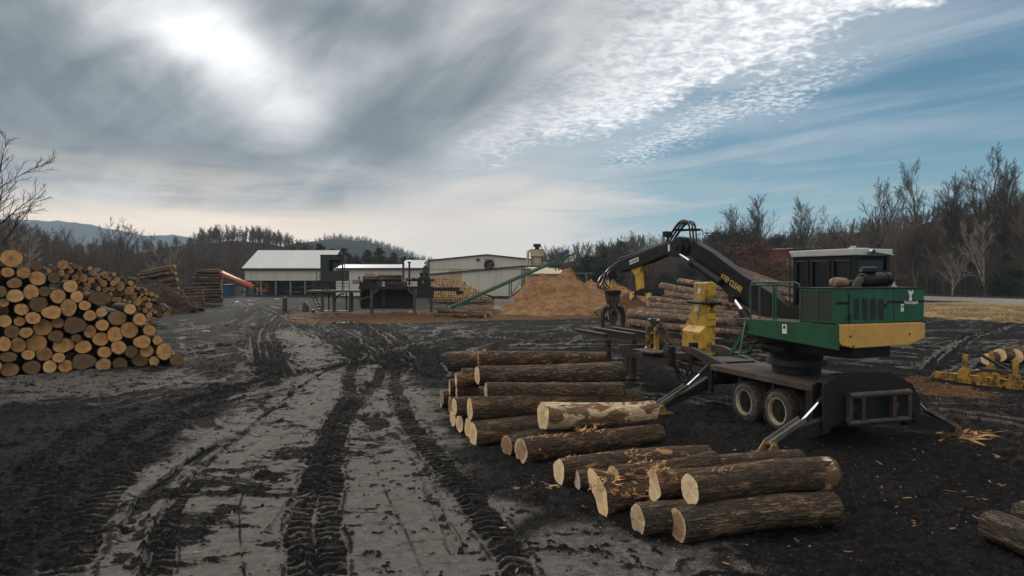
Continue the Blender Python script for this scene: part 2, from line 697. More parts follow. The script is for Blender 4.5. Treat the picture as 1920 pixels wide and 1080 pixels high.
def mat_perf(name):
    """perforated sheet: holes in a grid"""
    m, T, b = new_mat(name)
    v = coords(T)
    d = T.voro(v, 28.0, rnd=.05)
    T.put(b.inputs['Base Color'], T.mix(T.ss(d, .25, .42), (.006, .007, .007), (.022, .030, .026)))
    b.inputs['Roughness'].default_value = .6
    T.put(b.inputs['Normal'], T.bump(d, .6, .01))
    return m


M['perforated'] = mat_perf('perforated')


def mat_panel(name, col, axis, pitch, dirt=(.20, .17, .13), rough=.5, dirt_amt=.35, band=None):
    """ribbed metal sheeting; ribs repeat along a world axis"""
    m, T, b = new_mat(name)
    v = coords(T)
    s = T.sep(v)
    u = s[axis] if isinstance(axis, int) else None
    ph = T.mul(u, 1.0 / pitch)
    f = T.m('FRACT', ph)
    rib = T.add(T.ss(f, 0.0, .10), T.ss(f, .22, .12))
    rib = T.sub(rib, 1.0)
    sheet = T.m('FLOOR', T.mul(u, 1.0 / (pitch * 4)))
    wn = T.new('ShaderNodeTexWhiteNoise', noise_dimensions='1D')
    T.put(wn.inputs['W'], sheet)
    c = T.mix(T.mul(wn.outputs[0], .16), col, tuple(k * .6 for k in col))
    n = T.noise(T.mapping(v, scale=(1.3, 1.3, .12)), 1.0, 5, .6)
    c = T.mix(T.mul(T.ss(n, .45, .75), dirt_amt), c, dirt)
    c = T.mix(T.mul(rib, .28), c, tuple(k * .45 for k in col))
    T.put(b.inputs['Base Color'], c)
    b.inputs['Roughness'].default_value = rough
    T.put(b.inputs['Normal'], T.bump(rib, .8, .04))
    return m


M['siding'] = mat_panel('siding', (.46, .46, .42), 0, .5)
M['siding_side'] = mat_panel('siding_side', (.46, .46, .42), 1, .5)
M['siding_long'] = mat_panel('siding_long', (.45, .47, .44), 0, .6)
M['roof_sheet'] = mat_panel('roof_sheet', (.40, .42, .44), 0, .55, dirt=(.34, .34, .33), rough=.38)
M['roof_green'] = mat_panel('roof_green', (.33, .40, .37), 0, .8, rough=.4)
M['siding_beige'] = mat_panel('siding_beige', (.40, .31, .19), 0, .35)


# ---------------- bark and cut wood
def mat_bark(name, dark, light, peel=(.22, .10, .035), peel_amt=.15, fine=1.0, pale=None, pale_amt=0.0, moss_amt=.5):
    m, T, b = new_mat(name)
    oi = T.new('ShaderNodeObjectInfo')
    v = T.new('ShaderNodeVectorMath', operation='ADD')
    T.l.new(coords(T), v.inputs[0])
    rv = T.mul(oi.outputs['Random'], 37.0)
    T.put(v.inputs[1], T.xyz(rv, rv, rv))
    v = v.outputs[0]
    st = T.mapping(v, scale=(1.3, 13.0 * fine, 13.0 * fine))
    n1 = T.noise(st, 2.2, 6, .68, .8)
    wv = T.new('ShaderNodeVectorMath', operation='ADD')
    T.put(wv.inputs[0], v)
    nz = T.mul(T.sub(T.noise(v, 14.0, 3, .6), .5), .06)
    T.put(wv.inputs[1], T.xyz(nz, nz, nz))
    ed = T.voro(T.mapping(wv.outputs[0], scale=(1.15, 14.0 * fine, 14.0 * fine)), 2.5, 'DISTANCE_TO_EDGE')
    rid = T.mul(T.ss(ed, 0.0, .26), T.ss(n1, .34, .66))
    tone = T.noise(T.mapping(v, loc=(3, 9, 4), scale=(.9, 3.0, 3.0)), 1.6, 5, .65)
    c = T.mix(rid, dark, light)
    c = T.mix(T.ss(tone, .36, .62, .62, 0.0), c, dark)
    c = T.mix(T.mul(T.ss(tone, .56, .72), .55), c, (light[0] * 1.25, light[1] * .85, light[2] * .62))
    moss = T.noise(v, 4.0, 6, .7)
    c = T.mix(T.mul(T.ss(moss, .60, .74), moss_amt), c, (.16, .17, .12))
    pn = T.noise(T.mapping(v, scale=(1.0, 2.2, 2.2)), 1.9, 6, .66, .8)
    lo = .70 - peel_amt * .34
    pk = T.ss(pn, lo, lo + .05)
    c = T.mix(T.mul(pk, .85), c, peel)
    if pale:
        pn2 = T.noise(T.mapping(v, loc=(7, 3, 1), scale=(1.0, 1.9, 1.9)), 1.5, 6, .62, .6)
        lo = .72 - pale_amt * .6
        c = T.mix(T.ss(pn2, lo, lo + .05), c, pale)
    T.put(b.inputs['Base Color'], c)
    b.inputs['Roughness'].default_value = .85
    b.inputs['Specular IOR Level'].default_value = .3
    h = T.add(rid, T.mul(n1, .5))
    h = T.sub(h, T.mul(pk, .3))
    T.put(b.inputs['Normal'], T.bump(h, .95, .035))
    return m


M['bark'] = mat_bark('bark', (.018, .012, .009), (.34, .235, .135))
M['bark_rough'] = mat_bark('bark_rough', (.014, .011, .009), (.35, .265, .17), fine=.8, peel_amt=.06)
M['bark_peeled'] = mat_bark('bark_peeled', (.022, .014, .010), (.36, .235, .13), peel=(.50, .27, .115), peel_amt=.34)
M['bark_pale'] = mat_bark('bark_pale', (.12, .07, .035), (.42, .30, .19), peel=(.25, .12, .05), peel_amt=.38, pale=(.60, .46, .31), pale_amt=.42)
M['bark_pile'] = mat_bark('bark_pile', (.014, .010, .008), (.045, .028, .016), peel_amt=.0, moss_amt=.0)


def mat_cut(name, base, rim, heart, grey=0.0, dkamt=.0, hamt=.8, h0=.19, h1=.10):
    m, T, b = new_mat(name)
    oi = T.new('ShaderNodeObjectInfo')
    v = coords(T)
    x, y, z = T.sep(v)
    rnd = oi.outputs['Random']
    off = T.mul(rnd, 23.0)
    vv = T.xyz(off, y, z)
    wob = T.mul(T.sub(T.noise(vv, 5.0, 3, .5), .5), .06)
    rr = T.add(T.m('SQRT', T.add(T.mul(y, y), T.mul(z, z))), wob)
    ring = T.m('SINE', T.mul(rr, 300.0))
    hn = T.add(rr, T.mul(T.sub(T.noise(vv, 9.0, 4, .6), .5), .12))
    hk = T.ss(hn, h0, h1)
    c = T.mix(T.mul(hk, hamt), base, heart)
    c = T.mix(T.ss(T.m('FRACT', T.mul(rnd, 7.31)), .5, 1.0, 0, .5), c, rim)
    c = T.mix(T.mul(T.add(T.mul(ring, .5), .5), .16), c, tuple(k * .5 for k in base))
    dn = T.noise(vv, 6.0, 6, .65)
    c = T.mix(T.mul(T.ss(dn, .46, .70), T.lin(rnd, 0, 1, .25, .85)), c, tuple(k * .38 for k in base))
    # weathered darker ends on some logs
    dk = T.ss(T.m('FRACT', T.mul(rnd, 13.7)), .55, .85)
    c = T.mix(T.mul(dk, dkamt), c, (.035, .027, .022))
    # radial cracks
    ang = T.m('ARCTAN2', y, z)
    cr = T.noise(T.xyz(T.mul(ang, 2.6), T.mul(off, 3.0), 0.0), 2.2, 2, .5)
    crk = T.mul(T.ss(T.m('ABSOLUTE', T.sub(cr, .5)), .012, .0), T.ss(rr, .0, .03))
    c = T.mix(T.mul(crk, .7), c, (.05, .03, .018))
    if grey:
        c = T.mix(grey, c, (.16, .15, .14))
    T.put(b.inputs['Base Color'], c)
    b.inputs['Roughness'].default_value = .75
    b.inputs['Specular IOR Level'].default_value = .3
    T.put(b.inputs['Normal'], T.bump(T.add(T.mul(ring, .3), dn), .35, .006))
    return m


M['cut_pale'] = mat_cut('cut_pale', (.80, .60, .36), (.86, .72, .50), (.50, .33, .17), hamt=.5)
M['cut_white'] = mat_cut('cut_white', (.66, .60, .50), (.74, .70, .62), (.52, .45, .36), hamt=.4)
M['cut_heart'] = mat_cut('cut_heart', (.58, .41, .25), (.74, .58, .38), (.19, .105, .065), hamt=.9, h0=.225, h1=.165)
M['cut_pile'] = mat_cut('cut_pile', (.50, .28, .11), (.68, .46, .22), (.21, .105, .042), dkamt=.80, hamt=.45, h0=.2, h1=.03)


# ------------------------------------------------------------------ ground
def mat_ground():
    m, T, b = new_mat('yard_ground')
    at_ = T.new('ShaderNodeAttribute', attribute_name='zone')
    r, g, bl = T.n.new('ShaderNodeSeparateColor'), None, None
    T.l.new(at_.outputs['Color'], r.inputs[0])
    mud, chip, grass = r.outputs[0], r.outputs[1], r.outputs[2]
    wet = at_.outputs['Alpha']
    v = coords(T)
    fine = T.noise(v, 34.0, 5, .7)
    mid = T.noise(v, 5.5, 6, .68)
    big = T.noise(v, .7, 5, .6)
    # packed dry crust
    hard = T.mix(T.ss(mid, .35, .7), (.128, .124, .118), (.080, .077, .073))
    hard = T.mix(T.ss(big, .45, .75), hard, (.112, .105, .095))
    hard = T.mix(T.mul(T.ss(fine, .52, .68), .6), hard, (.038, .036, .035))
    pit = T.noise(v, 13.0, 6, .75)
    hard = T.mix(T.mul(T.ss(pit, .56, .66), .55), hard, (.026, .025, .025))
    scuff = T.noise(T.mapping(v, scale=(1.0, 2.2, 1)), 2.4, 7, .72, .4)
    hard = T.mix(T.mul(T.ss(scuff, .54, .66), .75), hard, (.030, .029, .029))
    # dark churned soil
    md = T.mix(T.ss(mid, .3, .7), (.0065, .0065, .0072), (.0165, .016, .0165))
    md = T.mix(T.mul(T.ss(pit, .54, .66), .75), md, (.062, .059, .056))
    md = T.mix(T.mul(T.ss(T.noise(v, 60.0, 3, .6), .66, .74), .5), md, (.14, .11, .075))
    tiny = T.noise(v, 26.0, 4, .7)
    edge = T.add(T.mul(T.sub(mid, .5), .85), T.add(T.mul(T.sub(pit, .5), .85), T.mul(T.sub(tiny, .5), .6)))
    half = T.mix(T.ss(mid, .35, .65), (.034, .033, .032), (.062, .059, .055))
    f1 = T.add(mud, edge)
    c = T.mix(T.ss(f1, .20, .48), hard, half)
    c = T.mix(T.ss(f1, .40, .68), c, md)
    # sawdust, bark and chips
    ch = T.mix(T.ss(T.noise(v, 9.0, 5, .7), .35, .65), (.115, .066, .034), (.040, .023, .014))
    c = T.mix(T.ss(T.add(chip, T.mul(T.sub(T.noise(v, 3.0, 6, .7), .5), 1.0)), .38, .62), c, ch)
    gr = T.mix(T.ss(T.noise(v, 2.5, 6, .7), .35, .65), (.30, .22, .115), (.13, .092, .05))
    c = T.mix(T.ss(T.add(grass, T.mul(T.sub(T.noise(v, .5, 7, .72), .5), 1.5)), .38, .66), c, gr)
    # water lying in the ruts
    wk = T.ss(T.add(wet, T.mul(T.sub(T.noise(T.mapping(v, scale=(.45, 1.0, 1)), 1.1, 5, .6), .5), 1.1)), .52, .62)
    c = T.mix(T.mul(wk, .75), c, (.02, .021, .022))
    T.put(b.inputs['Base Color'], c)
    ro = T.mix(T.ss(T.add(mud, T.mul(T.sub(mid, .5), .7)), .3, .7), (.80, .80, .80), (.85, .85, .85))
    rs = T.m('MAXIMUM', T.sub(T.sep(ro)[0], T.mul(wk, .72)), .05)
    T.put(b.inputs['Roughness'], rs)
    T.put(b.inputs['Specular IOR Level'], T.lin(wk, 0, 1, .015, .5))
    bn = T.bump(T.add(T.mul(pit, 1.0), T.mul(fine, .5)), .9, .05)
    nb = T.new('ShaderNodeBump')
    T.put(nb.inputs['Height'], T.add(pit, T.mul(fine, .4)))
    T.put(nb.inputs['Strength'], T.lin(wk, 0, 1, .85, .03))
    nb.inputs['Distance'].default_value = .05
    T.put(b.inputs['Normal'], nb.outputs[0])
    return m


def G2(pts, z=0.0):
    return [tuple(gnd(x, y, z))[:2] for x, y in pts]


def smooth_poly(P, n=6):
    """Catmull-Rom through the points"""
    P = [np.array(p) for p in P]
    out = []
    for i in range(len(P) - 1):
        p0, p1, p2, p3 = P[max(i - 1, 0)], P[i], P[i + 1], P[min(i + 2, len(P) - 1)]
        for k in range(n):
            t = k / n
            out.append(.5 * ((2 * p1) + (-p0 + p2) * t + (2 * p0 - 5 * p1 + 4 * p2 - p3) * t * t + (-p0 + 3 * p1 - 3 * p2 + p3) * t ** 3))
    out.append(P[-1])
    return out


def poly_sd(X, Y, poly):
    """signed distance-like inside test: positive inside"""
    inside = np.zeros(X.shape, bool)
    dmin = np.full(X.shape, 1e9, np.float32)
    n = len(poly)
    for i in range(n):
        x0, y0 = poly[i]
        x1, y1 = poly[(i + 1) % n]
        cond = ((y0 > Y) != (y1 > Y))
        with np.errstate(divide='ignore', invalid='ignore'):
            xi = (x1 - x0) * (Y - y0) / (y1 - y0 + 1e-12) + x0
        inside ^= cond & (X < xi)
        dx, dy = x1 - x0, y1 - y0
        t = np.clip(((X - x0) * dx + (Y - y0) * dy) / (dx * dx + dy * dy + 1e-9), 0, 1)
        d = np.hypot(X - x0 - t * dx, Y - y0 - t * dy)
        dmin = np.minimum(dmin, d)
    return np.where(inside, dmin, -dmin)


PUDDLES = []
for _px, _py, _w, _ry in ((447, 573, 24, 1.7), (480, 566, 14, 1.6), (1560, 656, 26, .8), (1630, 653, 18, .6), (1700, 688, 14, .4), (870, 588, 22, 1.4),
                          (645, 604, 18, .9), (980, 590, 16, 1.0), (350, 632, 18, .6), (560, 596, 12, .8), (1660, 663, 12, .4)):
    _g = gnd(_px, _py)
    PUDDLES.append((_g.x, _g.y, _w / FPX * _g.y, _ry))


def build_ground():
    rows = [-60, -30, -12, -4, 0, 2, 3.5, 4.6, 5.5, 6.2, 6.8, 7.3]
    y = 7.6
    while y < 9000:
        rows.append(y)
        if y < 16:
            y *= 1.0026
        elif y < 40:
            y *= 1.0037
        elif y < 130:
            y *= 1.0075
        else:
            y *= 1.06
    rows = np.array(rows)
    inner = np.linspace(-.80, .80, 980)
    outer = .80 + np.cumsum(.03 * 1.22 ** np.arange(22))
    cols = np.concatenate([-outer[::-1], inner, outer])
    ye = np.maximum(rows, 7.6)
    X = (cols[None, :] * ye[:, None]).astype(np.float32)
    Y = np.repeat(rows[:, None], len(cols), 1).astype(np.float32)
    Z = np.zeros_like(X)
    mud = np.zeros_like(X)
    # --- zones
    wx = X + fbm(X * .9, Y * .9, 3, 4) * 1.2
    wy = Y + fbm(X * .9, Y * .9, 13, 4) * 1.2
    crust = [(-500, 1400), (-60, 1180), (190, 960), (385, 800), (560, 705), (470, 650), (520, 618), (620, 622), (700, 665), (820, 735), (850, 860), (960, 960), (1060, 1100), (1150, 1500)]
    sd = poly_sd(wx, wy, G2(crust))
    mud = sstep(sd, 1.0, -.9)
    # patches of packed crust elsewhere
    for pp in ([(560, 640), (600, 625), (690, 660), (700, 690), (560, 700)],
               [(0, 705), (330, 690), (430, 712), (250, 735), (0, 760)],
               [(470, 668), (545, 672), (500, 712), (440, 712)],
               [(900, 1000), (1130, 960), (1500, 1080), (1400, 1200), (950, 1200)]):
        s2 = poly_sd(wx, wy, G2(pp))
        mud = np.minimum(mud, sstep(s2, .7, -.7) * .70 + .30)
    # blotches of mud on the crust
    bl = fbm(X * 1.5 + 4, Y * 3.2, 41, 5, .66)
    bl2 = fbm(X * .45 + 9, Y * .45, 43, 3, .6)
    mud = np.maximum(mud, sstep(bl + bl2 * .5, .16, .50) * .80)
    # --- elongated streaks following the drive
    ang = np.arctan2(X + 3.0, Y + 6)
    rad = np.hypot(X + 3.0, Y + 6)
    st = fbm(ang * 30, rad * .13, 77, 5, .6)
    mud = mud - sstep(mud, .4, .8) * sstep(st, .24, .50) * .42 * np.where(Y > 45, .5, 1.0) * sstep(Y, 13, 22) * np.where(X > 4 + .05 * Y, .45, 1.0)
    st2 = fbm(ang * 90 + 9, rad * .4, 79, 4, .6)
    mud = mud - sstep(mud, .4, .8) * sstep(st2, .15, .5) * .26 * sstep(Y, 16, 26) * (Y < 140)
    Z += (fbm(X * .12, Y * .12, 5, 3) * .16) * (Y < 200)
    Z += fbm(X * .9, Y * .9, 9, 4) * .06 * (.25 + mud)
    near = Y < 60
    # old wheel marks sweeping over the yard: families of fine concentric lines
    for ci, (cx, cy, k0, y0, y1) in enumerate(((-52, 58, .8, 20, 120), (34, 18, .75, 20, 110), (-8, 118, .7, 30, 110), (48, 62, .8, 16, 100), (-30, -25, .55, 16, 70))):
        sel = slice(np.searchsorted(rows, y0 - 4), np.searchsorted(rows, y1 + 4))
        XX, YY = X[sel], Y[sel]
        rr_ = np.hypot(XX - cx, YY - cy) + fbm(XX * .07, YY * .07, 200 + ci, 3) * 5
        aa_ = np.arctan2(YY - cy, XX - cx)
        mk = sstep(fbm(XX * .06 + 3 * ci, YY * .06, 210 + ci, 3), -.10, .18) * sstep(YY, y0 - 3, y0 + 3) * sstep(YY, y1 + 3, y1 - 6)
        ln = fbm(rr_ * 1.9, aa_ * 7.0, 220 + ci, 4, .62)
        mud[sel] -= sstep(mud[sel], .3, .8) * mk * sstep(ln, .16, .46) * k0 * .8
        Z[sel] += mk * ln * .075
    rough = np.where(near, fbm(X * 5.2, Y * 5.2, 21, 4, .62), 0) * .055
    lump = np.where(near, np.maximum(fbm(X * 2.6, Y * 2.6, 33, 4, .62) - .20, 0), 0) * .14
    Z += (rough + lump) * sstep(mud, .3, .8)
    Z += np.where(near, fbm(X * 7, Y * 7, 27, 3, .6), 0) * .008
    # --- wheel tracks: px polyline, width m, depth, lug pitch (0 = smooth), mudness
    tracks = [
        ([(578, 1140), (566, 1040), (560, 990), (585, 910), (605, 840), (625, 785), (655, 740), (655, 700), (672, 680)], .46, .06, .24, 1.0),
        ([(622, 1140), (618, 1040), (615, 990), (618, 910), (630, 840), (648, 785), (678, 745), (705, 715), (718, 690)], .46, .06, .24, 1.0),
        ([(1010, 1150), (935, 1010), (888, 945), (845, 890), (810, 850), (775, 805), (755, 765), (745, 735), (742, 700), (760, 670)], .50, .05, .24, .95),
        ([(20, 1200), (115, 1080), (160, 980), (210, 910), (265, 850), (345, 790), (430, 735), (520, 700), (590, 695), (700, 680)], .62, .06, .26, 1.0),
        ([(-120, 1200), (-20, 1080), (80, 960), (120, 900), (190, 850), (260, 800), (360, 750), (450, 720)], .60, .07, .26, 1.0),
        ([(-150, 1080), (-30, 960), (40, 910), (80, 860), (150, 810), (240, 770)], .55, .06, .22, 1.0),
        ([(268, 1140), (280, 1040), (320, 940), (375, 880), (450, 820), (525, 755), (575, 715), (625, 690), (700, 668)], .16, .05, 0, .95),
        ([(245, 1010), (260, 960), (285, 920), (330, 890), (380, 850), (435, 822)], .30, .06, 0, 1.0),
        ([(300, 1090), (312, 1000), (330, 950), (380, 900)], .34, .04, .22, .9),
        ([(460, 1100), (450, 1000), (455, 930), (500, 850), (570, 790)], .035, .02, 0, .7),
        ([(800, 1090), (760, 1000), (725, 930), (705, 870), (700, 810)], .035, .02, 0, .7),
        ([(860, 1040), (820, 960), (800, 900), (770, 840)], .22, .03, 0, .85),
        ([(690, 780), (705, 790), (720, 815), (735, 830)], .65, .03, 0, .9),
        ([(330, 640), (420, 615), (470, 590), (480, 575), (450, 562), (430, 555)], 2.6, .10, .35, 1.0),
        ([(520, 700), (500, 660), (495, 620), (520, 590), (560, 575)], 2.0, .10, .3, 1.0),
        ([(700, 680), (640, 640), (570, 610), (540, 590), (500, 572)], 2.4, .10, .35, 1.0),
        ([(760, 690), (720, 650), (640, 610), (590, 590)], 2.2, .10, .35, 1.0),
        ([(830, 700), (780, 660), (720, 620), (690, 600)], 2.2, .08, .35, 1.0),
        ([(1000, 640), (900, 630), (800, 640), (700, 670), (560, 700), (380, 735)], .7, .09, .3, 1.0),
        ([(1740, 690), (1790, 650), (1850, 622), (1960, 590)], 1.0, .12, .4, 1.0),
        ([(1740, 720), (1830, 680), (1960, 640)], 1.0, .12, .4, 1.0),
        ([(1920, 880), (1780, 800), (1700, 760)], .8, .06, 0, 1.0),
        ([(1350, 1090), (1500, 1010), (1650, 960), (1930, 900)], .8, .05, 0, 1.0),
        ([(1250, 800), (1330, 830), (1450, 880), (1600, 920)], .6, .04, 0, 1.0),
        ([(520, 1000), (540, 960), (590, 900)], .25, .03, 0, .9),
    ]
    for pts, w, dep, pitch, mm in tracks:
        P = smooth_poly(G2(pts), 6)
        P = [p for p in P]
        xs = [p[0] for p in P]
        ys = [p[1] for p in P]
        pad = w * 2.2
        j0 = np.searchsorted(rows, min(ys) - pad)
        j1 = np.searchsorted(rows, max(ys) + pad)
        if j1 <= j0:
            continue
        XX, YY = X[j0:j1], Y[j0:j1]
        best = np.full(XX.shape, 1e9, np.float32)
        bs = np.zeros(XX.shape, np.float32)
        L = 0.0
        for i in range(len(P) - 1):
            dx, dy = P[i + 1] - P[i]
            l = math.hypot(dx, dy)
            if l < 1e-6:
                continue
            t = np.clip(((XX - P[i][0]) * dx + (YY - P[i][1]) * dy) / (l * l), 0, 1)
            ex = XX - P[i][0] - t * dx
            ey = YY - P[i][1] - t * dy
            d = np.hypot(ex, ey)
            sg = np.sign(ex * dy - ey * dx)
            k = d < np.abs(best)
            best[k] = (d * sg)[k]
            bs[k] = (L + t * l)[k]
            L += l
        wob = 1 + .35 * fbm(bs * .9, bs * 0 + w * 50, 91, 3)
        v = np.abs(best) / (w * .5 * wob) + fbm(XX * 3, YY * 3, 55, 3) * .35
        ins = sstep(v, 1.08, .80)
        rim = np.exp(-((v - 1.22) / .20) ** 2)
        Z[j0:j1] += -ins * dep + rim * dep * .55 * (.6 + fbm(XX * 5, YY * 5, 19, 3))
        part = .68 + .32 * sstep(fbm(bs * .8 + XX * .6, YY * .7 + w * 30, 87, 4), -.25, .12)
        if not pitch:
            part = .8 + .2 * part
        if pitch:
            ph = bs / pitch + .55 * np.abs(best) / (w * .5) + fbm(XX * 2.2, YY * 2.2, 61, 3) * 1.1
            lug = .5 + .5 * np.cos(ph * 2 * math.pi)
            Z[j0:j1] += ins * sstep(lug, .25, .8) * dep * .95
            mv = ins * mm * (1 - .42 * sstep(lug, .62, .95))
        else:
            brk = sstep(fbm(XX * 2.4 + 5, YY * 1.1, 63, 5, .65), -.22, .22)
            mv = ins * mm * brk
            Z[j0:j1] += ins * fbm(XX * 7, YY * 5, 64, 3, .6) * .03
        if np.mean(ys) > 24:
            ln = fbm(best * 5.5 + w * 9, bs * .10, 65, 3, .6)
            mv = ins * (mm - .75 * sstep(ln, .02, .30))
            mud[j0:j1] = mud[j0:j1] * (1 - ins) + mv * ins
            Z[j0:j1] += ins * ln * .08
        mud[j0:j1] = np.maximum(mud[j0:j1] * (1 - ins * .0), mv * part)
        mud[j0:j1] = np.maximum(mud[j0:j1], rim * .7 * mm * (fbm(XX * 3.5, YY * 3.5, 15, 4) > -.02))
    # small clods thrown about
    cl = fbm(X * 5.5, Y * 5.5, 101, 4, .6)
    k = sstep(cl, .40, .52) * near
    mud = np.maximum(mud, k)
    Z += k * .03
    # --- sawdust / bark litter, dry grass, wet
    def zone(pp, soft):
        return sstep(poly_sd(wx, wy, G2(pp)), -soft, soft)
    chip = zone([(520, 590), (600, 583), (830, 582), (960, 565), (1230, 568), (1240, 592), (1000, 600), (700, 607), (560, 604)], 2.0)
    chip = np.maximum(chip, .62 * zone([(1690, 700), (1860, 730), (1900, 752), (1750, 742), (1660, 712)], .5))
    chip = np.maximum(chip, .5 * zone([(1180, 620), (1480, 640), (1500, 660), (1200, 640)], 1.0))
    chip = np.maximum(chip, .40 * zone([(1650, 720), (1920, 745), (2100, 900), (1780, 860), (1690, 790)], .8))
    chip = np.maximum(chip, .46 * zone([(300, 660), (400, 672), (380, 690), (300, 690)], .4))
    grass = zone([(1650, 572), (1780, 566), (3600, 590), (4200, 640), (1960, 606), (1800, 598), (1700, 592)], 6.0)
    grass = np.maximum(grass, sstep(Y, 175, 215) * .8)
    grass = np.maximum(grass, zone([(1180, 556), (1420, 560), (1700, 572), (1700, 566), (1420, 549), (1180, 548)], 2.0) * .6)
    wet = np.zeros_like(X)
    for pp, a in (([(420, 580), (480, 566), (545, 560), (580, 552), (440, 552), (410, 560)], .38),
               ([(560, 610), (720, 598), (860, 606), (1100, 600), (1180, 612), (900, 622), (700, 618)], .34),
               ([(330, 620), (420, 600), (470, 640), (300, 660)], .36),
               ([(1480, 655), (1740, 655), (1800, 690), (1720, 700), (1480, 680)], .36),
               ([(360, 760), (440, 735), (470, 760), (420, 800), (200, 850), (180, 800)], .30)):
        wet = np.maximum(wet, a * zone(pp, .8))
    wet = np.maximum(wet, .16 * (Y > 22) * (Y < 120))
    Z *= (1 - .8 * sstep(wet, .2, .45) * (Y > 30))
    for (cx, cy, rx, ry) in PUDDLES:
        d = np.hypot((X - cx) / rx, (Y - cy) / ry) + fbm(X * 1.3, Y * .7, 71, 3) * .5
        k = sstep(d, 1.5, .95)
        Z = Z * (1 - k) + (-.055) * k
    nr, nc = X.shape
    idx = np.arange(nr * nc).reshape(nr, nc)
    F = np.stack([idx[:-1, :-1], idx[:-1, 1:], idx[1:, 1:], idx[1:, :-1]], -1).reshape(-1, 4)
    V = np.stack([X, Y, Z], -1).reshape(-1, 3)
    me = mesh_np('ground', V, F, [mat_ground()], smooth=True)
    ca = me.color_attributes.new('zone', 'FLOAT_COLOR', 'POINT')
    C = np.stack([np.clip(mud, 0, 1), chip, grass, wet], -1).astype(np.float32)
    ca.data.foreach_set('color', C.ravel())
    o = obj('ground', me)
    tag(o, kind='structure')
    o['label'] = 'dark muddy yard ground with pale packed crust and wheel tracks'
    return o


build_ground()


def puddles():
    m, T, b = new_mat('muddy_water')
    b.inputs['Base Color'].default_value = (.020, .019, .018, 1)
    b.inputs['Roughness'].default_value = .07
    T.put(b.inputs['Normal'], T.bump(T.noise(coords(T), 5.0, 3), .06, .02))
    for (cx, cy, rx, ry) in PUDDLES:
        V = [(cx, cy, -.022)]
        for k in range(28):
            a = k * 2 * math.pi / 28
            V.append((cx + math.cos(a) * rx * 1.35, cy + math.sin(a) * ry * 1.35, -.022))
        me = bpy.data.meshes.new('puddle')
        me.from_pydata(V, [], [(0, k + 1, (k + 1) % 28 + 1) for k in range(28)])
        me.materials.append(m)
        tag(obj('puddle', me), "shallow muddy water lying in a low spot of the yard", kind='structure')


puddles()


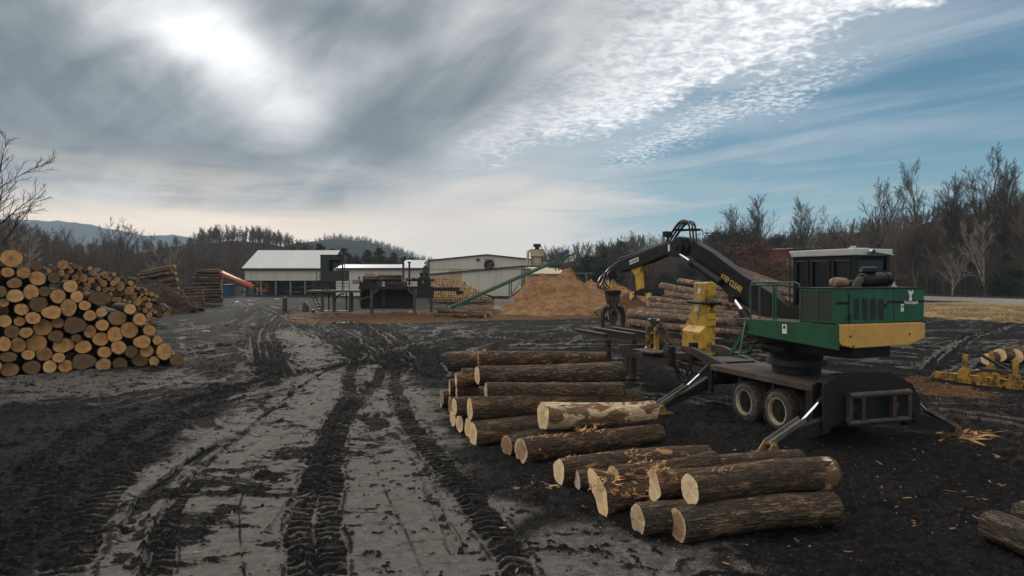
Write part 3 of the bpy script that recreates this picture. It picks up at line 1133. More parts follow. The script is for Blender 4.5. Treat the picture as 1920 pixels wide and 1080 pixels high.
# ------------------------------------------------------------------ logs
def log_meshes(seed, L, r0, r1, bark, cut, nseg=28, nring=16, lump=.05, bend=.02, oval=1.0, flare=0.0, ruf=.0, cut_shape=None, ends=(1, 1), sm=True):
    """bark mesh and cut-face mesh; the log lies along +X from 0 to L"""
    rng = np.random.RandomState(seed)
    t = np.linspace(0, 1, nring)
    a = np.linspace(0, 2 * np.pi, nseg, endpoint=False)
    Tt, A = np.meshgrid(t, a, indexing='ij')
    r = r0 + (r1 - r0) * Tt + flare * np.exp(-Tt * L / .35)
    ph = rng.rand(6) * 6.28
    shape = 1 + lump * (np.sin(2 * A + ph[0]) * .6 + np.sin(3 * A + ph[1]) * .5 + .5 * np.sin(5 * A + ph[2]))
    if cut_shape:
        shape = shape * (1 + cut_shape * np.exp(-Tt * 6) * (np.cos(3 * A + ph[3]) * .6 + np.cos(2 * A + ph[4])))
    nz = fbm(np.cos(A) * 1.8 + Tt * L * .8 + seed, np.sin(A) * 1.8 + seed * 2.1, seed, 4)
    r = r * shape * (1 + nz * lump * 1.2)
    if ruf:
        furrow = fbm(A * r0 * 26, Tt * L * 3.2, seed + 5, 3, .6)
        r = r + furrow * ruf
    # knots
    for k in range(rng.randint(1, 4)):
        kt, ka = rng.rand() * .65 + .25, rng.rand() * 6.28
        d2 = ((Tt - kt) * L / .10) ** 2 + ((np.angle(np.exp(1j * (A - ka)))) * r0 / .09) ** 2
        r = r + np.exp(-d2) * r0 * .14
    by = bend * np.sin(Tt * np.pi) * L * (rng.rand() - .5) * 2
    bz = bend * np.sin(Tt * np.pi) * L * (rng.rand() - .5)
    X = Tt * L + nz * 0
    # slightly uneven ends
    X = X + np.where(Tt < .001, fbm(np.cos(A) * 2, np.sin(A) * 2, seed + 9, 2) * .02, 0)
    Yv = np.cos(A) * r * oval + by
    Zv = np.sin(A) * r + bz
    V = np.stack([X, Yv, Zv], -1).reshape(-1, 3)
    F = []
    for i in range(nring - 1):
        for k in range(nseg):
            k2 = (k + 1) % nseg
            F.append((i * nseg + k, i * nseg + k2, (i + 1) * nseg + k2, (i + 1) * nseg + k))
    Vb = [V]
    nb = len(V)
    cutV, cutF = [], []
    for e, ring, sgn in ((0, 0, -1), (1, nring - 1, 1)):
        if not ends[e]:
            continue
        R = V[ring * nseg:(ring + 1) * nseg]
        c = R.mean(0)
        inner = c + (R - c) * .935
        inner[:, 0] = R[:, 0]
        Vb.append(inner)
        for k in range(nseg):
            k2 = (k + 1) % nseg
            q = (ring * nseg + k, ring * nseg + k2, nb + k2, nb + k)
            F.append(q[::-1] if sgn < 0 else q)
        nb += nseg
        if e == 1:
            bc = len(np.concatenate(Vb, 0))
            Vb.append((c + np.array([.004, 0, 0]))[None, :])
            for k in range(nseg):
                k2 = (k + 1) % nseg
                F.append((nb - nseg + k, nb - nseg + k2, bc, bc))
            nb += 1
            continue
        # cut face: rings towards the centre
        fr = [.945, .7, .45, .2]
        base = len(cutV)
        for f_ in fr:
            P = c + (R - c) * f_
            P[:, 0] = R[:, 0].mean() * (1 - f_) + R[:, 0] * f_ + sgn * .004 + (rng.rand(nseg) - .5) * .004
            cutV.extend(P.tolist())
        cutV.append((c[0] + sgn * .004, c[1], c[2]))
        for j in range(len(fr) - 1):
            for k in range(nseg):
                k2 = (k + 1) % nseg
                q = (base + j * nseg + k, base + j * nseg + k2, base + (j + 1) * nseg + k2, base + (j + 1) * nseg + k)
                cutF.append(q[::-1] if sgn < 0 else q)
        ce = base + len(fr) * nseg
        for k in range(nseg):
            k2 = (k + 1) % nseg
            q = (base + (len(fr) - 1) * nseg + k, base + (len(fr) - 1) * nseg + k2, ce, ce)
            q = q[:3]
            cutF.append(q[::-1] if sgn < 0 else q)
    V = np.concatenate(Vb, 0)
    bm_ = bpy.data.meshes.new('bark')
    bm_.from_pydata(V.tolist(), [], [f if f[2] != f[3] else f[:3] for f in F])
    bm_.materials.append(bark)
    bm_.materials.append(cut)
    mi = [0 if f[2] != f[3] else 1 for f in F]
    bm_.polygons.foreach_set('material_index', mi)
    bm_.polygons.foreach_set('use_smooth', [bool(sm)] * len(mi))
    bm_.update()
    cm = bpy.data.meshes.new('cut_face')
    cm.from_pydata([tuple(v) for v in cutV], [], cutF)
    cm.materials.append(cut)
    cm.update()
    return bm_, cm


def place_log(bm_, cm, p0, p1, roll=0.0, label='', cat='log', group=None, name='log', s=None):
    e = thing(name, label, cat, p0, group)
    d = Vector(p1) - Vector(p0)
    q = d.to_track_quat('X', 'Z')
    e.rotation_mode = 'QUATERNION'
    from mathutils import Quaternion
    e.rotation_quaternion = q @ Quaternion((1, 0, 0), roll)
    if s:
        e.scale = s
    obj('bark', bm_, e)
    obj('cut_face', cm, e)
    return e


FG = "logs of the front stack beside the loader"


def fg_log(seed, px0, py0, z0, px1, py1, z1, r0, r1, label, bark='bark', cut='cut_pale', detail=2, **kw):
    """log with its near end centre seen at (px0,py0) on height z0, far end centre at (px1,py1) on height z1"""
    p0 = gnd(px0, py0, z0)
    p1 = gnd(px1, py1, z1)
    L = (p1 - p0).length
    ns, nr = {0: (20, 10), 1: (40, 40), 2: (84, 110)}[detail]
    kw.setdefault('lump', .028)
    kw.setdefault('bend', .03)
    kw.setdefault('ruf', .012 if detail == 2 else .008 if detail else 0)
    a, c = log_meshes(seed, L, r0, r1, M[bark], M[cut], ns, nr, **kw)
    return place_log(a, c, p0, p1, (seed * 1.7) % 6.28, label, 'log', FG)


# nearest group
fg_log(1, 1271, 985, .25, 1562, 952, .25, .245, .24, "long rough barked log lying nearest the viewer with a round brown heartwood end", 'bark_rough', 'cut_heart', lump=.02)
fg_log(2, 1196, 974, .25, 1530, 938, .25, .235, .23, "rough barked log with a dark heartwood end just left behind the nearest log", 'bark_rough', 'cut_heart', lump=.02)
fg_log(3, 1293, 918, .68, 1556, 886, .68, .235, .25, "thick log on top of the nearest two, far end stripped pale around a knot", 'bark', 'cut_pale', lump=.022)
fg_log(4, 1227, 912, .58, 1470, 882, .55, .205, .20, "log with a teardrop shaped cut end between the forked butt and topmost near log", 'bark_peeled', 'cut_pale', cut_shape=.22)
fg_log(5, 1123, 924, .34, 1330, 905, .30, .27, .26, "short butt log with a tall split figure of eight cut end", 'bark_peeled', 'cut_pale', oval=.72, flare=.12, cut_shape=.22)
fg_log(6, 1082, 901, .19, 1345, 880, .20, .19, .20, "thin log with a small whitish round end low beside the forked butt", 'bark', 'cut_white', lump=.02)
fg_log(7, 1048, 885, .27, 1326, 858, .27, .26, .25, "peeling log with a ragged oval end behind the small whitish one", 'bark_peeled', 'cut_pale', cut_shape=.08)
fg_log(8, 1150, 896, .52, 1338, 868, .52, .20, .21, "log seen only along its top between the peeling log and the teardrop ended one", 'bark_peeled', 'cut_pale')
fg_log(9, 1300, 880, .42, 1500, 862, .42, .20, .19, "log mostly hidden behind the thick stripped end log, its far tip showing", 'bark_peeled', 'cut_pale')
_e = [o for o in bpy.data.objects if o.get('label', '').startswith('thick log on top of the nearest two')][0]
_L = max(v.co.x for v in _e.children[0].data.vertices)
_b = MB()
_b.tube([(_L - .34, 0, 0), (_L - .26, 0, 0), (_L - .1, 0, 0), (_L + .012, 0, 0), (_L + .016, 0, 0)], [.250, .262, .262, .235, .10], 30)
_o = _b.build('stripped_end', M['bark_pale'], None, smooth=True)
_o.parent = _e
_b = MB()
_b.tube([(_L + .017, 0, 0), (_L + .03, 0, 0)], [.12, .10], 14)
_o = _b.build('knot', M['bark'], None)
_o.parent = _e
# middle group
fg_log(10, 1018, 781, .75, 1226, 770, .70, .33, .23, "barkless pale log lying across the middle of the front stack", 'bark_pale', 'cut_pale', lump=.07, cut_shape=.06)
fg_log(11, 977, 845, .28, 1236, 812, .26, .27, .21, "long log with torn orange knots under the pale barkless log", 'bark_peeled', 'cut_heart', lump=.025)
fg_log(12, 950, 836, .24, 1090, 814, .24, .225, .22, "mossy short looking log squeezed behind the torn orange knot log", 'bark_rough', 'cut_heart')
# left flank of the stack
fg_log(13, 887, 815, .29, 1140, 790, .29, .28, .26, "lowest nearest log of the left flank, pale end touching the mud", 'bark', 'cut_pale')
fg_log(14, 881, 767, .76, 1197, 747, .76, .265, .24, "thick log on the second layer of the left flank, reaching furthest right", 'bark', 'cut_pale')
fg_log(15, 878, 803, .26, 1100, 780, .26, .25, .25, "ground log whose end peeks out left of the lowest nearest flank log", 'bark', 'cut_pale')
fg_log(16, 862, 793, .25, 1080, 770, .25, .24, .24, "third ground log counted back along the left flank", 'bark', 'cut_pale')
fg_log(17, 852, 763, .70, 1060, 748, .70, .225, .22, "second layer log just behind the thick flank log, slim pale end", 'bark', 'cut_pale')
fg_log(18, 849, 785, .22, 1050, 765, .22, .20, .20, "thin ground log showing only a sliver of its end on the left flank", 'bark', 'cut_pale', 1)
fg_log(19, 844, 759, .24, 1040, 748, .24, .24, .22, "brownish ended ground log on the left flank above the ragged short one", 'bark_peeled', 'cut_heart', 1)
fg_log(20, 828, 748, .27, 1020, 738, .27, .265, .24, "ragged brown log sticking out furthest left from the stack", 'bark_peeled', 'cut_heart', 1, cut_shape=.15)
fg_log(21, 856, 734, .66, 1050, 728, .66, .21, .21, "middle height log of the left flank with a narrow pale end under the dark stub", 'bark', 'cut_pale', 1)
fg_log(22, 843, 726, .70, 1040, 720, .70, .23, .22, "second layer log at the back of the left flank, standing left of its neighbours", 'bark', 'cut_pale', 1)
fg_log(23, 855, 712, 1.0, 1050, 706, 1.0, .20, .20, "small ended log on the third layer near the back of the left flank", 'bark', 'cut_pale', 1)
fg_log(24, 911, 733, 1.10, 1168, 731, 1.0, .21, .20, "grey upper log just behind the thick flank log, broken notch in its bark", 'bark', 'cut_heart', 1)
fg_log(25, 898, 738, .95, 1130, 738, .95, .18, .18, "thin log tucked below the grey notched one", 'bark', 'cut_pale', 1)
fg_log(26, 895, 704, 1.18, 1150, 690, 1.20, .25, .19, "upper log with a bright oval end beside the mossy spotted log", 'bark', 'cut_pale', 1)
fg_log(27, 913, 708, 1.12, 1167, 698, 1.15, .18, .30, "mossy spotted log on the upper layer, thicker at its right end", 'bark_rough', 'cut_pale', 1)
fg_log(28, 866, 704, 1.10, 1040, 700, 1.10, .20, .20, "dark stub ended log in the upper layer at the back of the stack", 'bark_peeled', 'cut_heart', 1)
fg_log(29, 841, 678, 1.12, 1030, 680, 1.12, .31, .28, "rearmost thick log of the left flank with a tall pale end", 'bark', 'cut_pale', 1)
fg_log(30, 897, 674, 1.30, 1136, 673, 1.28, .27, .22, "topmost log at the back of the stack with a chipped brown end", 'bark_peeled', 'cut_heart', 1)
def splinters(start, lx, side, n, size, seed):
    """torn pale fibres sticking out of the bark at distance lx along a log"""
    e = [o for o in bpy.data.objects if o.get('label', '').startswith(start)][0]
    V = np.array([v.co for v in e.children[0].data.vertices if abs(v.co.x - lx) < .12])
    c = V.mean(0)
    # local direction that points to world 'side'
    d = e.matrix_basis.to_3x3().inverted() @ Vector(side)
    d.x = 0
    d.normalize()
    k = max(V, key=lambda q: (Vector(q) - Vector(c)).dot(d))
    rg = random.Random(seed)
    b = MB()
    for i in range(n):
        p = Vector(k) + Vector((rg.uniform(-size * 2, size * 2), rg.uniform(-size, size) * .6, rg.uniform(-size, size) * .6)) - d * .02
        t = (d * rg.uniform(.1, 1) + Vector((rg.uniform(-1.6, 1.6), rg.uniform(-.5, .5), rg.uniform(-.5, .5)))).normalized() * size * rg.uniform(.4, 1.3)
        w = t.cross(d).normalized() * size * .13
        b.prism([p - w, p + w, p + t], d * .006)
    o = b.build('torn_fibres', M['torn'])
    o.parent = e
    return o


M['torn'] = simple('torn', (.58, .33, .15), .8, var=.45, scale=6)
bpy.context.view_layer.update()
TOP = (-.1, -.45, .9)
splinters("long log with torn orange knots", 1.75, TOP, 40, .16, 1)
splinters("long log with torn orange knots", .45, TOP, 26, .10, 2)
splinters("long log with torn orange knots", .9, TOP, 22, .08, 3)
splinters("short butt log", .12, TOP, 34, .12, 4)
splinters("short butt log", .75, (-.1, -.9, .2), 30, .12, 5)
splinters("peeling log with a ragged", .15, TOP, 20, .08, 6)
splinters("peeling log with a ragged", 1.3, TOP, 22, .10, 7)
splinters("log with a teardrop", .1, TOP, 34, .10, 18)
splinters("thick log on top", .4, TOP, 14, .09, 9)
splinters("topmost log at the back", .12, TOP, 26, .12, 10)
splinters("mossy spotted log", 1.3, (-.1, -.9, .3), 14, .07, 11)
splinters("log seen only along its top", .6, TOP, 16, .12, 12)
# bearers inside the stack, seen in the gaps
inner_names = ["under the pale barkless log", "under the thick flank log", "under the grey notched log", "under the bright oval ended log", "behind the thin flank log", "under the dark stub", "under the rearmost thick log", "under the topmost chipped log", "at the right foot of the pale log"]
for i, (x0, y0, z0, x1, y1, r) in enumerate([(930, 775, .24, 1130, 760, .24), (915, 745, .24, 1110, 738, .24), (905, 728, .30, 1100, 722, .28), (890, 712, .65, 1090, 708, .26),
                                              (880, 716, .26, 1080, 712, .26), (880, 704, .26, 1060, 704, .26), (880, 694, .74, 1080, 692, .27), (900, 690, .30, 1090, 690, .28), (1020, 770, .30, 1200, 755, .28)]):
    fg_log(40 + i, x0, y0, z0, x1, y1, z0, r, r, "shadowed inner log of the front stack " + inner_names[i], 'bark', 'cut_heart', 0)

# two logs entering at the lower right edge
g = "logs at the lower right edge"
for i, (a, b, r, lab) in enumerate([
        ((1858, 985, .24), (2120, 1090, .24), .225, "rough furrowed log entering the picture at the lower right edge"),
        ((1915, 962, .22), (2160, 1050, .22), .20, "grey furrowed log end just above the log at the lower right edge"),
        ((1962, 940, .2), (2260, 1010, .2), .19, "log tip reaching the right edge furthest above the other two")]):
    p0, p1 = gnd(*a), gnd(*b)
    am, cm = log_meshes(60 + i, (p1 - p0).length, r, r, M['bark_rough'], M['cut_heart'], 84, 90, ruf=.02, lump=.05)
    place_log(am, cm, p0, p1, i * 2.0, lab, 'log', g)


# ------------------------------------------------------------------ big stack at the left
pile_prot = []
for i in range(9):
    pile_prot.append(log_meshes(200 + i, 4.2, .30, .26, M['bark_pile'], M['cut_pile'], 26, 9, lump=[.02, .035, .06, .03][i % 4], bend=.01, cut_shape=[0, .02, .05][i % 3], ends=(1, 1)))

BIG = """85,170,80,62 55,272,45,38 172,275,48,40 262,225,46,36 272,315,58,52 390,312,42,40 105,350,52,37 12,411,30,44
108,443,62,46,d 225,415,55,55 322,410,42,38,d 420,445,55,52 510,373,52,44 25,492,35,33 155,540,50,42,d 278,503,62,55,d
375,562,65,52 497,528,58,62 557,447,45,42 613,512,42,36 30,625,52,45 142,628,40,33 240,603,52,45,d 418,637,46,38
310,672,66,60 540,655,75,65,d 650,585,48,38,d 735,560,42,34 740,655,46,42 848,602,68,52 935,690,66,58 1010,612,48,45
88,703,55,46 188,708,47,38 405,735,50,45,d 650,700,46,46 552,750,38,28 832,722,56,58 728,755,60,48,d 1080,690,48,38
30,790,45,55 130,798,56,54 263,785,74,62 455,800,70,60 602,812,62,46 320,862,60,50,d 205,868,45,38 60,885,60,38,d
425,890,46,36 755,850,50,42 858,815,56,48 950,845,48,44,d 1030,775,60,50 1140,765,38,32 1188,845,60,60,d 1060,840,50,48,d
1278,905,52,48 1115,915,38,35 1015,905,62,48 868,932,55,44 748,938,56,44 605,918,80,62 475,950,55,44 360,955,50,45,d
230,960,60,52,d 68,975,66,50 940,538,45,36 722,460,82,50 -60,300,55,48 -75,420,60,50 -60,560,55,50 -80,700,60,52 -60,830,60,50 -55,950,60,50"""
SMALL = """455,218,42,35 388,240,25,22 545,228,22,20 510,262,20,19 437,278,28,25 477,298,22,20 575,280,25,20 600,315,32,30 545,308,25,22
660,328,25,22 650,245,18,14 580,245,20,15 712,252,12,12 760,278,16,14 670,278,35,18 700,300,25,24 762,300,20,18 745,352,28,26
825,286,16,14 840,330,32,25 818,350,24,20 868,378,34,30 905,320,16,14 998,333,17,16 945,350,20,18 905,352,18,17 622,395,26,22
668,418,24,20 710,390,20,20 760,395,25,20 808,392,22,22 830,430,22,22 880,427,20,20 613,438,24,22 578,385,20,20 790,440,22,28
935,405,35,32 975,375,14,12 1000,390,14,12 1020,408,12,12 1055,398,14,12 965,440,26,26 915,455,20,20 860,470,24,20 825,468,20,18
1060,425,16,14 1100,432,18,18 1132,445,16,15 1025,432,14,14 1050,460,16,16 990,485,32,30 1075,510,26,24 935,485,18,15 890,500,18,16
1005,530,16,15 1050,547,22,20 1095,543,20,18 1035,500,16,16 1080,580,24,20 1105,615,20,20 1065,615,16,18 620,250,16,14 690,262,14,12 725,330,18,16 790,320,16,14
640,360,18,16 690,360,20,18 880,350,14,12 735,285,14,12 505,240,14,12 420,250,14,12 355,262,16,14 960,375,14,12 1030,470,14,12 1080,470,14,12 1110,470,13,12 1010,455,12,11 900,475,14,12 1125,560,16,15 560,345,18,16 530,335,16,14 615,355,16,15"""


def parse(t):
    out = []
    for w in t.split():
        q = w.split(',')
        out.append((float(q[0]) / 3.857, 440 + float(q[1]) / 3.857, float(q[2]) / 3.857, float(q[3]) / 3.857, len(q) > 4))
    return out


BG = "logs of the big stack at the left"
rng = random.Random(5)


def faceY(px):           # depth of the big stack's face
    return 25.6 + (px + 20) / 350.0 * 3.6


big = parse(BIG)
AX = Vector((-.60, .80, 0)).normalized()
rowsB = {}
for (px, py, rx, ry, dk) in big:
    rowsB.setdefault(int((py - 470) // 24), []).append(px)
ordn = ['first', 'second', 'third', 'fourth', 'fifth', 'sixth', 'seventh', 'eighth', 'ninth', 'tenth', 'eleventh', 'twelfth', 'thirteenth', 'fourteenth', 'fifteenth', 'sixteenth', 'seventeenth', 'eighteenth']
rown = {0: 'topmost', 1: 'second highest', 2: 'third highest', 3: 'fourth highest', 4: 'fifth highest', 5: 'middle', 6: 'third lowest', 7: 'second lowest', 8: 'lowest', 9: 'very lowest'}
for i, (px, py, rx, ry, dk) in enumerate(big):
    Yc = faceY(px) + rng.uniform(-.18, .18) + max(0, (560 - py)) * .006
    p0 = at(px, py, Yc)
    row = int((py - 470) // 24)
    n = sorted(rowsB[row]).index(px)
    rxm, rym = rx * Yc / FPX, ry * Yc / FPX
    if p0.z - rym < 0:
        p0.z = rym * .9
    if px < 0:
        lab = f"log outside the frame, continuing the {rown[min(row, 9)]} row of the left stack"
    else:
        size = 'large' if rx > 15 else 'medium' if rx > 12 else 'small'
        tone = 'dark weathered' if dk else 'tan'
        lab = f"{size} {tone} log end, {ordn[min(n, 17)]} from left in the {rown[min(row, 9)]} row, left stack"
        if i == 0:
            lab = "huge round log at the top left corner of the big left stack"
        if i == 67:
            lab = "big pale irregular log end with a dark hollow where big logs meet small ones"
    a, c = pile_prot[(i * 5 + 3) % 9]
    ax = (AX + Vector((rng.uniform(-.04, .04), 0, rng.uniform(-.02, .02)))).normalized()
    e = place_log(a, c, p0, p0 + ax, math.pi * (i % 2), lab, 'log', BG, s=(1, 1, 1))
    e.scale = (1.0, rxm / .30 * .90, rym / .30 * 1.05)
# logs set back behind the face, seen in the gaps
occ = [(px, py, rx, ry) for (px, py, rx, ry, dk) in big]
bk = 0
for k in range(900):
    px, py = rng.uniform(-10, 330), rng.uniform(475, 690)
    r = rng.uniform(8.5, 13)
    top = np.interp(px, [0, 60, 110, 160, 250, 290, 330], [478, 500, 515, 545, 590, 615, 665])
    bot = np.interp(px, [0, 330], [692, 678])
    if py - r < top or py + r > bot:
        continue
    if min(math.hypot((px - a) / (c + r * .62), (py - b) / (d + r * .62)) for a, b, c, d in occ) < 1.0:
        continue
    occ.append((px, py, r, r))
    Yc = faceY(px) + rng.uniform(.35, .9)
    p0 = at(px, py, Yc)
    a, c = pile_prot[k % 9]
    e = place_log(a, c, p0, p0 + AX, rng.uniform(0, 6.28), "log end number" if False else f"{ordn[min(bk, 17)]} log end set back in the dark gaps of the left stack", 'log', BG + ", set back in the gaps")
    sc = r * Yc / FPX / .3
    e.scale = (1, sc, sc)
    bk += 1
_b = MB()  # filler logs added behind the face to block light through the gaps
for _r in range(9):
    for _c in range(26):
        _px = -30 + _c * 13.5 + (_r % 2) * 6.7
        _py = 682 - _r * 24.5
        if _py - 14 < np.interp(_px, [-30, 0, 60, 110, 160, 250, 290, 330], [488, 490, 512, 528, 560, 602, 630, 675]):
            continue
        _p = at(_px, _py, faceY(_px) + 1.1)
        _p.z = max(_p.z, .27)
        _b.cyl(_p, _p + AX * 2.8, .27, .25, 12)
tag(_b.build('stack_filler_logs', M['bark_pile']), "filler logs added in the dark heart of the big left stack", kind='stuff')
# small logs of the stack behind
_seen = {}


def small_label(px, py, rx):
    size = 'thick' if rx > 7.5 else 'middling' if rx > 5.2 else 'thin'
    h = 'upper' if py < np.interp(px, [90, 160, 300], [512, 512, 568]) + 8 else 'lower' if py > np.interp(px, [90, 160, 300], [545, 560, 592]) else 'central'
    third = ['left', 'middle', 'right'][min(2, int(max(0, px - 85) / 72))]
    k = _seen[(size, h, third)] = _seen.get((size, h, third), -1) + 1
    return f"{ordn[min(k, 17)]} {size} log in the {h} {third} part of the small log stack"


SG = "small logs of the stack behind the big one"
sm = parse(SMALL)
occ = []
cand = [(a, b, c, d) for a, b, c, d, _ in sm]
for k in range(1200):
    px, py, r = rng.uniform(90, 300), rng.uniform(488, 600), rng.uniform(3.2, 5.4)
    top = np.interp(px, [90, 130, 170, 215, 260, 285, 300], [503, 497, 503, 515, 528, 548, 560]) + 4
    if py < top or py > 598 or py > np.interp(px, [90, 160, 230, 290], [520, 560, 585, 600]):
        continue
    cand.append((px, py, r, r * .9))
ns = 0
fill = []
for j, (px, py, rx, ry) in enumerate(cand):
    if any(math.hypot((px - a) / (c + rx), (py - b) / (d + ry)) < (.83 if j >= len(sm) else .3) for a, b, c, d in occ):
        continue
    occ.append((px, py, rx, ry))
    Yc = 35 + (px - 90) / 215.0 * 19 + (0 if j < len(sm) else rng.uniform(.2, .9))
    p0 = at(px, py, Yc)
    if p0.z < .12:
        continue
    if j >= len(sm):
        fill.append((p0.copy(), rx * Yc / FPX))
        continue
    a, c = pile_prot[(j * 4 + 1) % 9]
    ax = (Vector((-.60, .80, 0)) + Vector((rng.uniform(-.06, .06), 0, rng.uniform(-.05, .05)))).normalized()
    e = place_log(a, c, p0, p0 + ax, rng.uniform(0, 6.28), small_label(px, py, rx), 'log', SG)
    e.scale = (.9, rx * Yc / FPX / .3 * .90, ry * Yc / FPX / .3 * 1.04)
    ns += 1
    if ns > 175:
        break
for i, (a, b, r, lab) in enumerate([
        ((1160, 520), (1120, 498), 17, "short small log lying loose on the slope right of the small log stack"),
        ((1150, 575), (1110, 555), 18, "short log rolled off the small stack, lying just above the corner of the big one"),
        ((1210, 572), (1165, 530), 22, "outermost loose log at the right foot of the small log stack"),
        ((1228, 548), (1195, 528), 16, "slim loose log topmost at the right foot of the small log stack")]):
    q0 = at(a[0] / 3.857, 440 + a[1] / 3.857, 54)
    q1 = at(b[0] / 3.857 - 4, 440 + b[1] / 3.857 - 5, 57)
    m_ = pile_prot[i]
    e = place_log(m_[0], m_[1], q0, q1, 0, lab, 'log', SG + ", loose")
    sc = r / 3.857 * 54 / FPX / .3
    e.scale = ((q1 - q0).length / 4.2, sc, sc)
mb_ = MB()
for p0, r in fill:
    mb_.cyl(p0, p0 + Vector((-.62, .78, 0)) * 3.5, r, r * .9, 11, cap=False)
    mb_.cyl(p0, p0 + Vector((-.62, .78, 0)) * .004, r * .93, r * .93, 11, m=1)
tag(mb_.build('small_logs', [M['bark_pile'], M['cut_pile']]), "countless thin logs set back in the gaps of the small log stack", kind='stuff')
# filler logs form the core of the big stack so no light shows through the gaps
print('back logs', bk, 'small', ns)


# ------------------------------------------------------------------ knuckleboom log loader
TX, TY, UROT = 7.37, 17.7, 24.0
U = frame(TX, TY, UROT)
R = frame(8.02, 15.7, 18.1)
ar, aa = Vector((math.cos(math.radians(UROT)), math.sin(math.radians(UROT)), 0)), Vector((-math.sin(math.radians(UROT)), math.cos(math.radians(UROT)), 0))
ZU = Vector((0, 0, 1))


def rear_x(px, yb=-2.45):
    """x on the loader's rear face under photo column px, and depth"""
    b = U(0, yb, 0)
    k = (px - 960) / FPX
    x = (k * b.y - b.x) / (ar.x - ar.y * k)
    return x, b.y + x * ar.y


def rear_pt(px, py, yb=-2.45):
    x, Y = rear_x(px, yb)
    return x, CAMH + (HOR - py) * Y / FPX


def bt(px, py, off=0.0):
    """point in the boom's plane (distance along a, height)"""
    o = U(off, 0, 0)
    k = (px - 960) / FPX
    t = (o.x - k * o.y) / (-aa.x + aa.y * k)
    Y = o.y + aa.y * t
    return t, CAMH + (HOR - py) * Y / FPX


def boom_prism(mb, pts, x0, x1, m=0):
    P = []
    for px, py in pts:
        t, z = bt(px, py, x0)
        P.append(U(x0, t, z))
    mb.prism(P, ar * (x1 - x0), m)


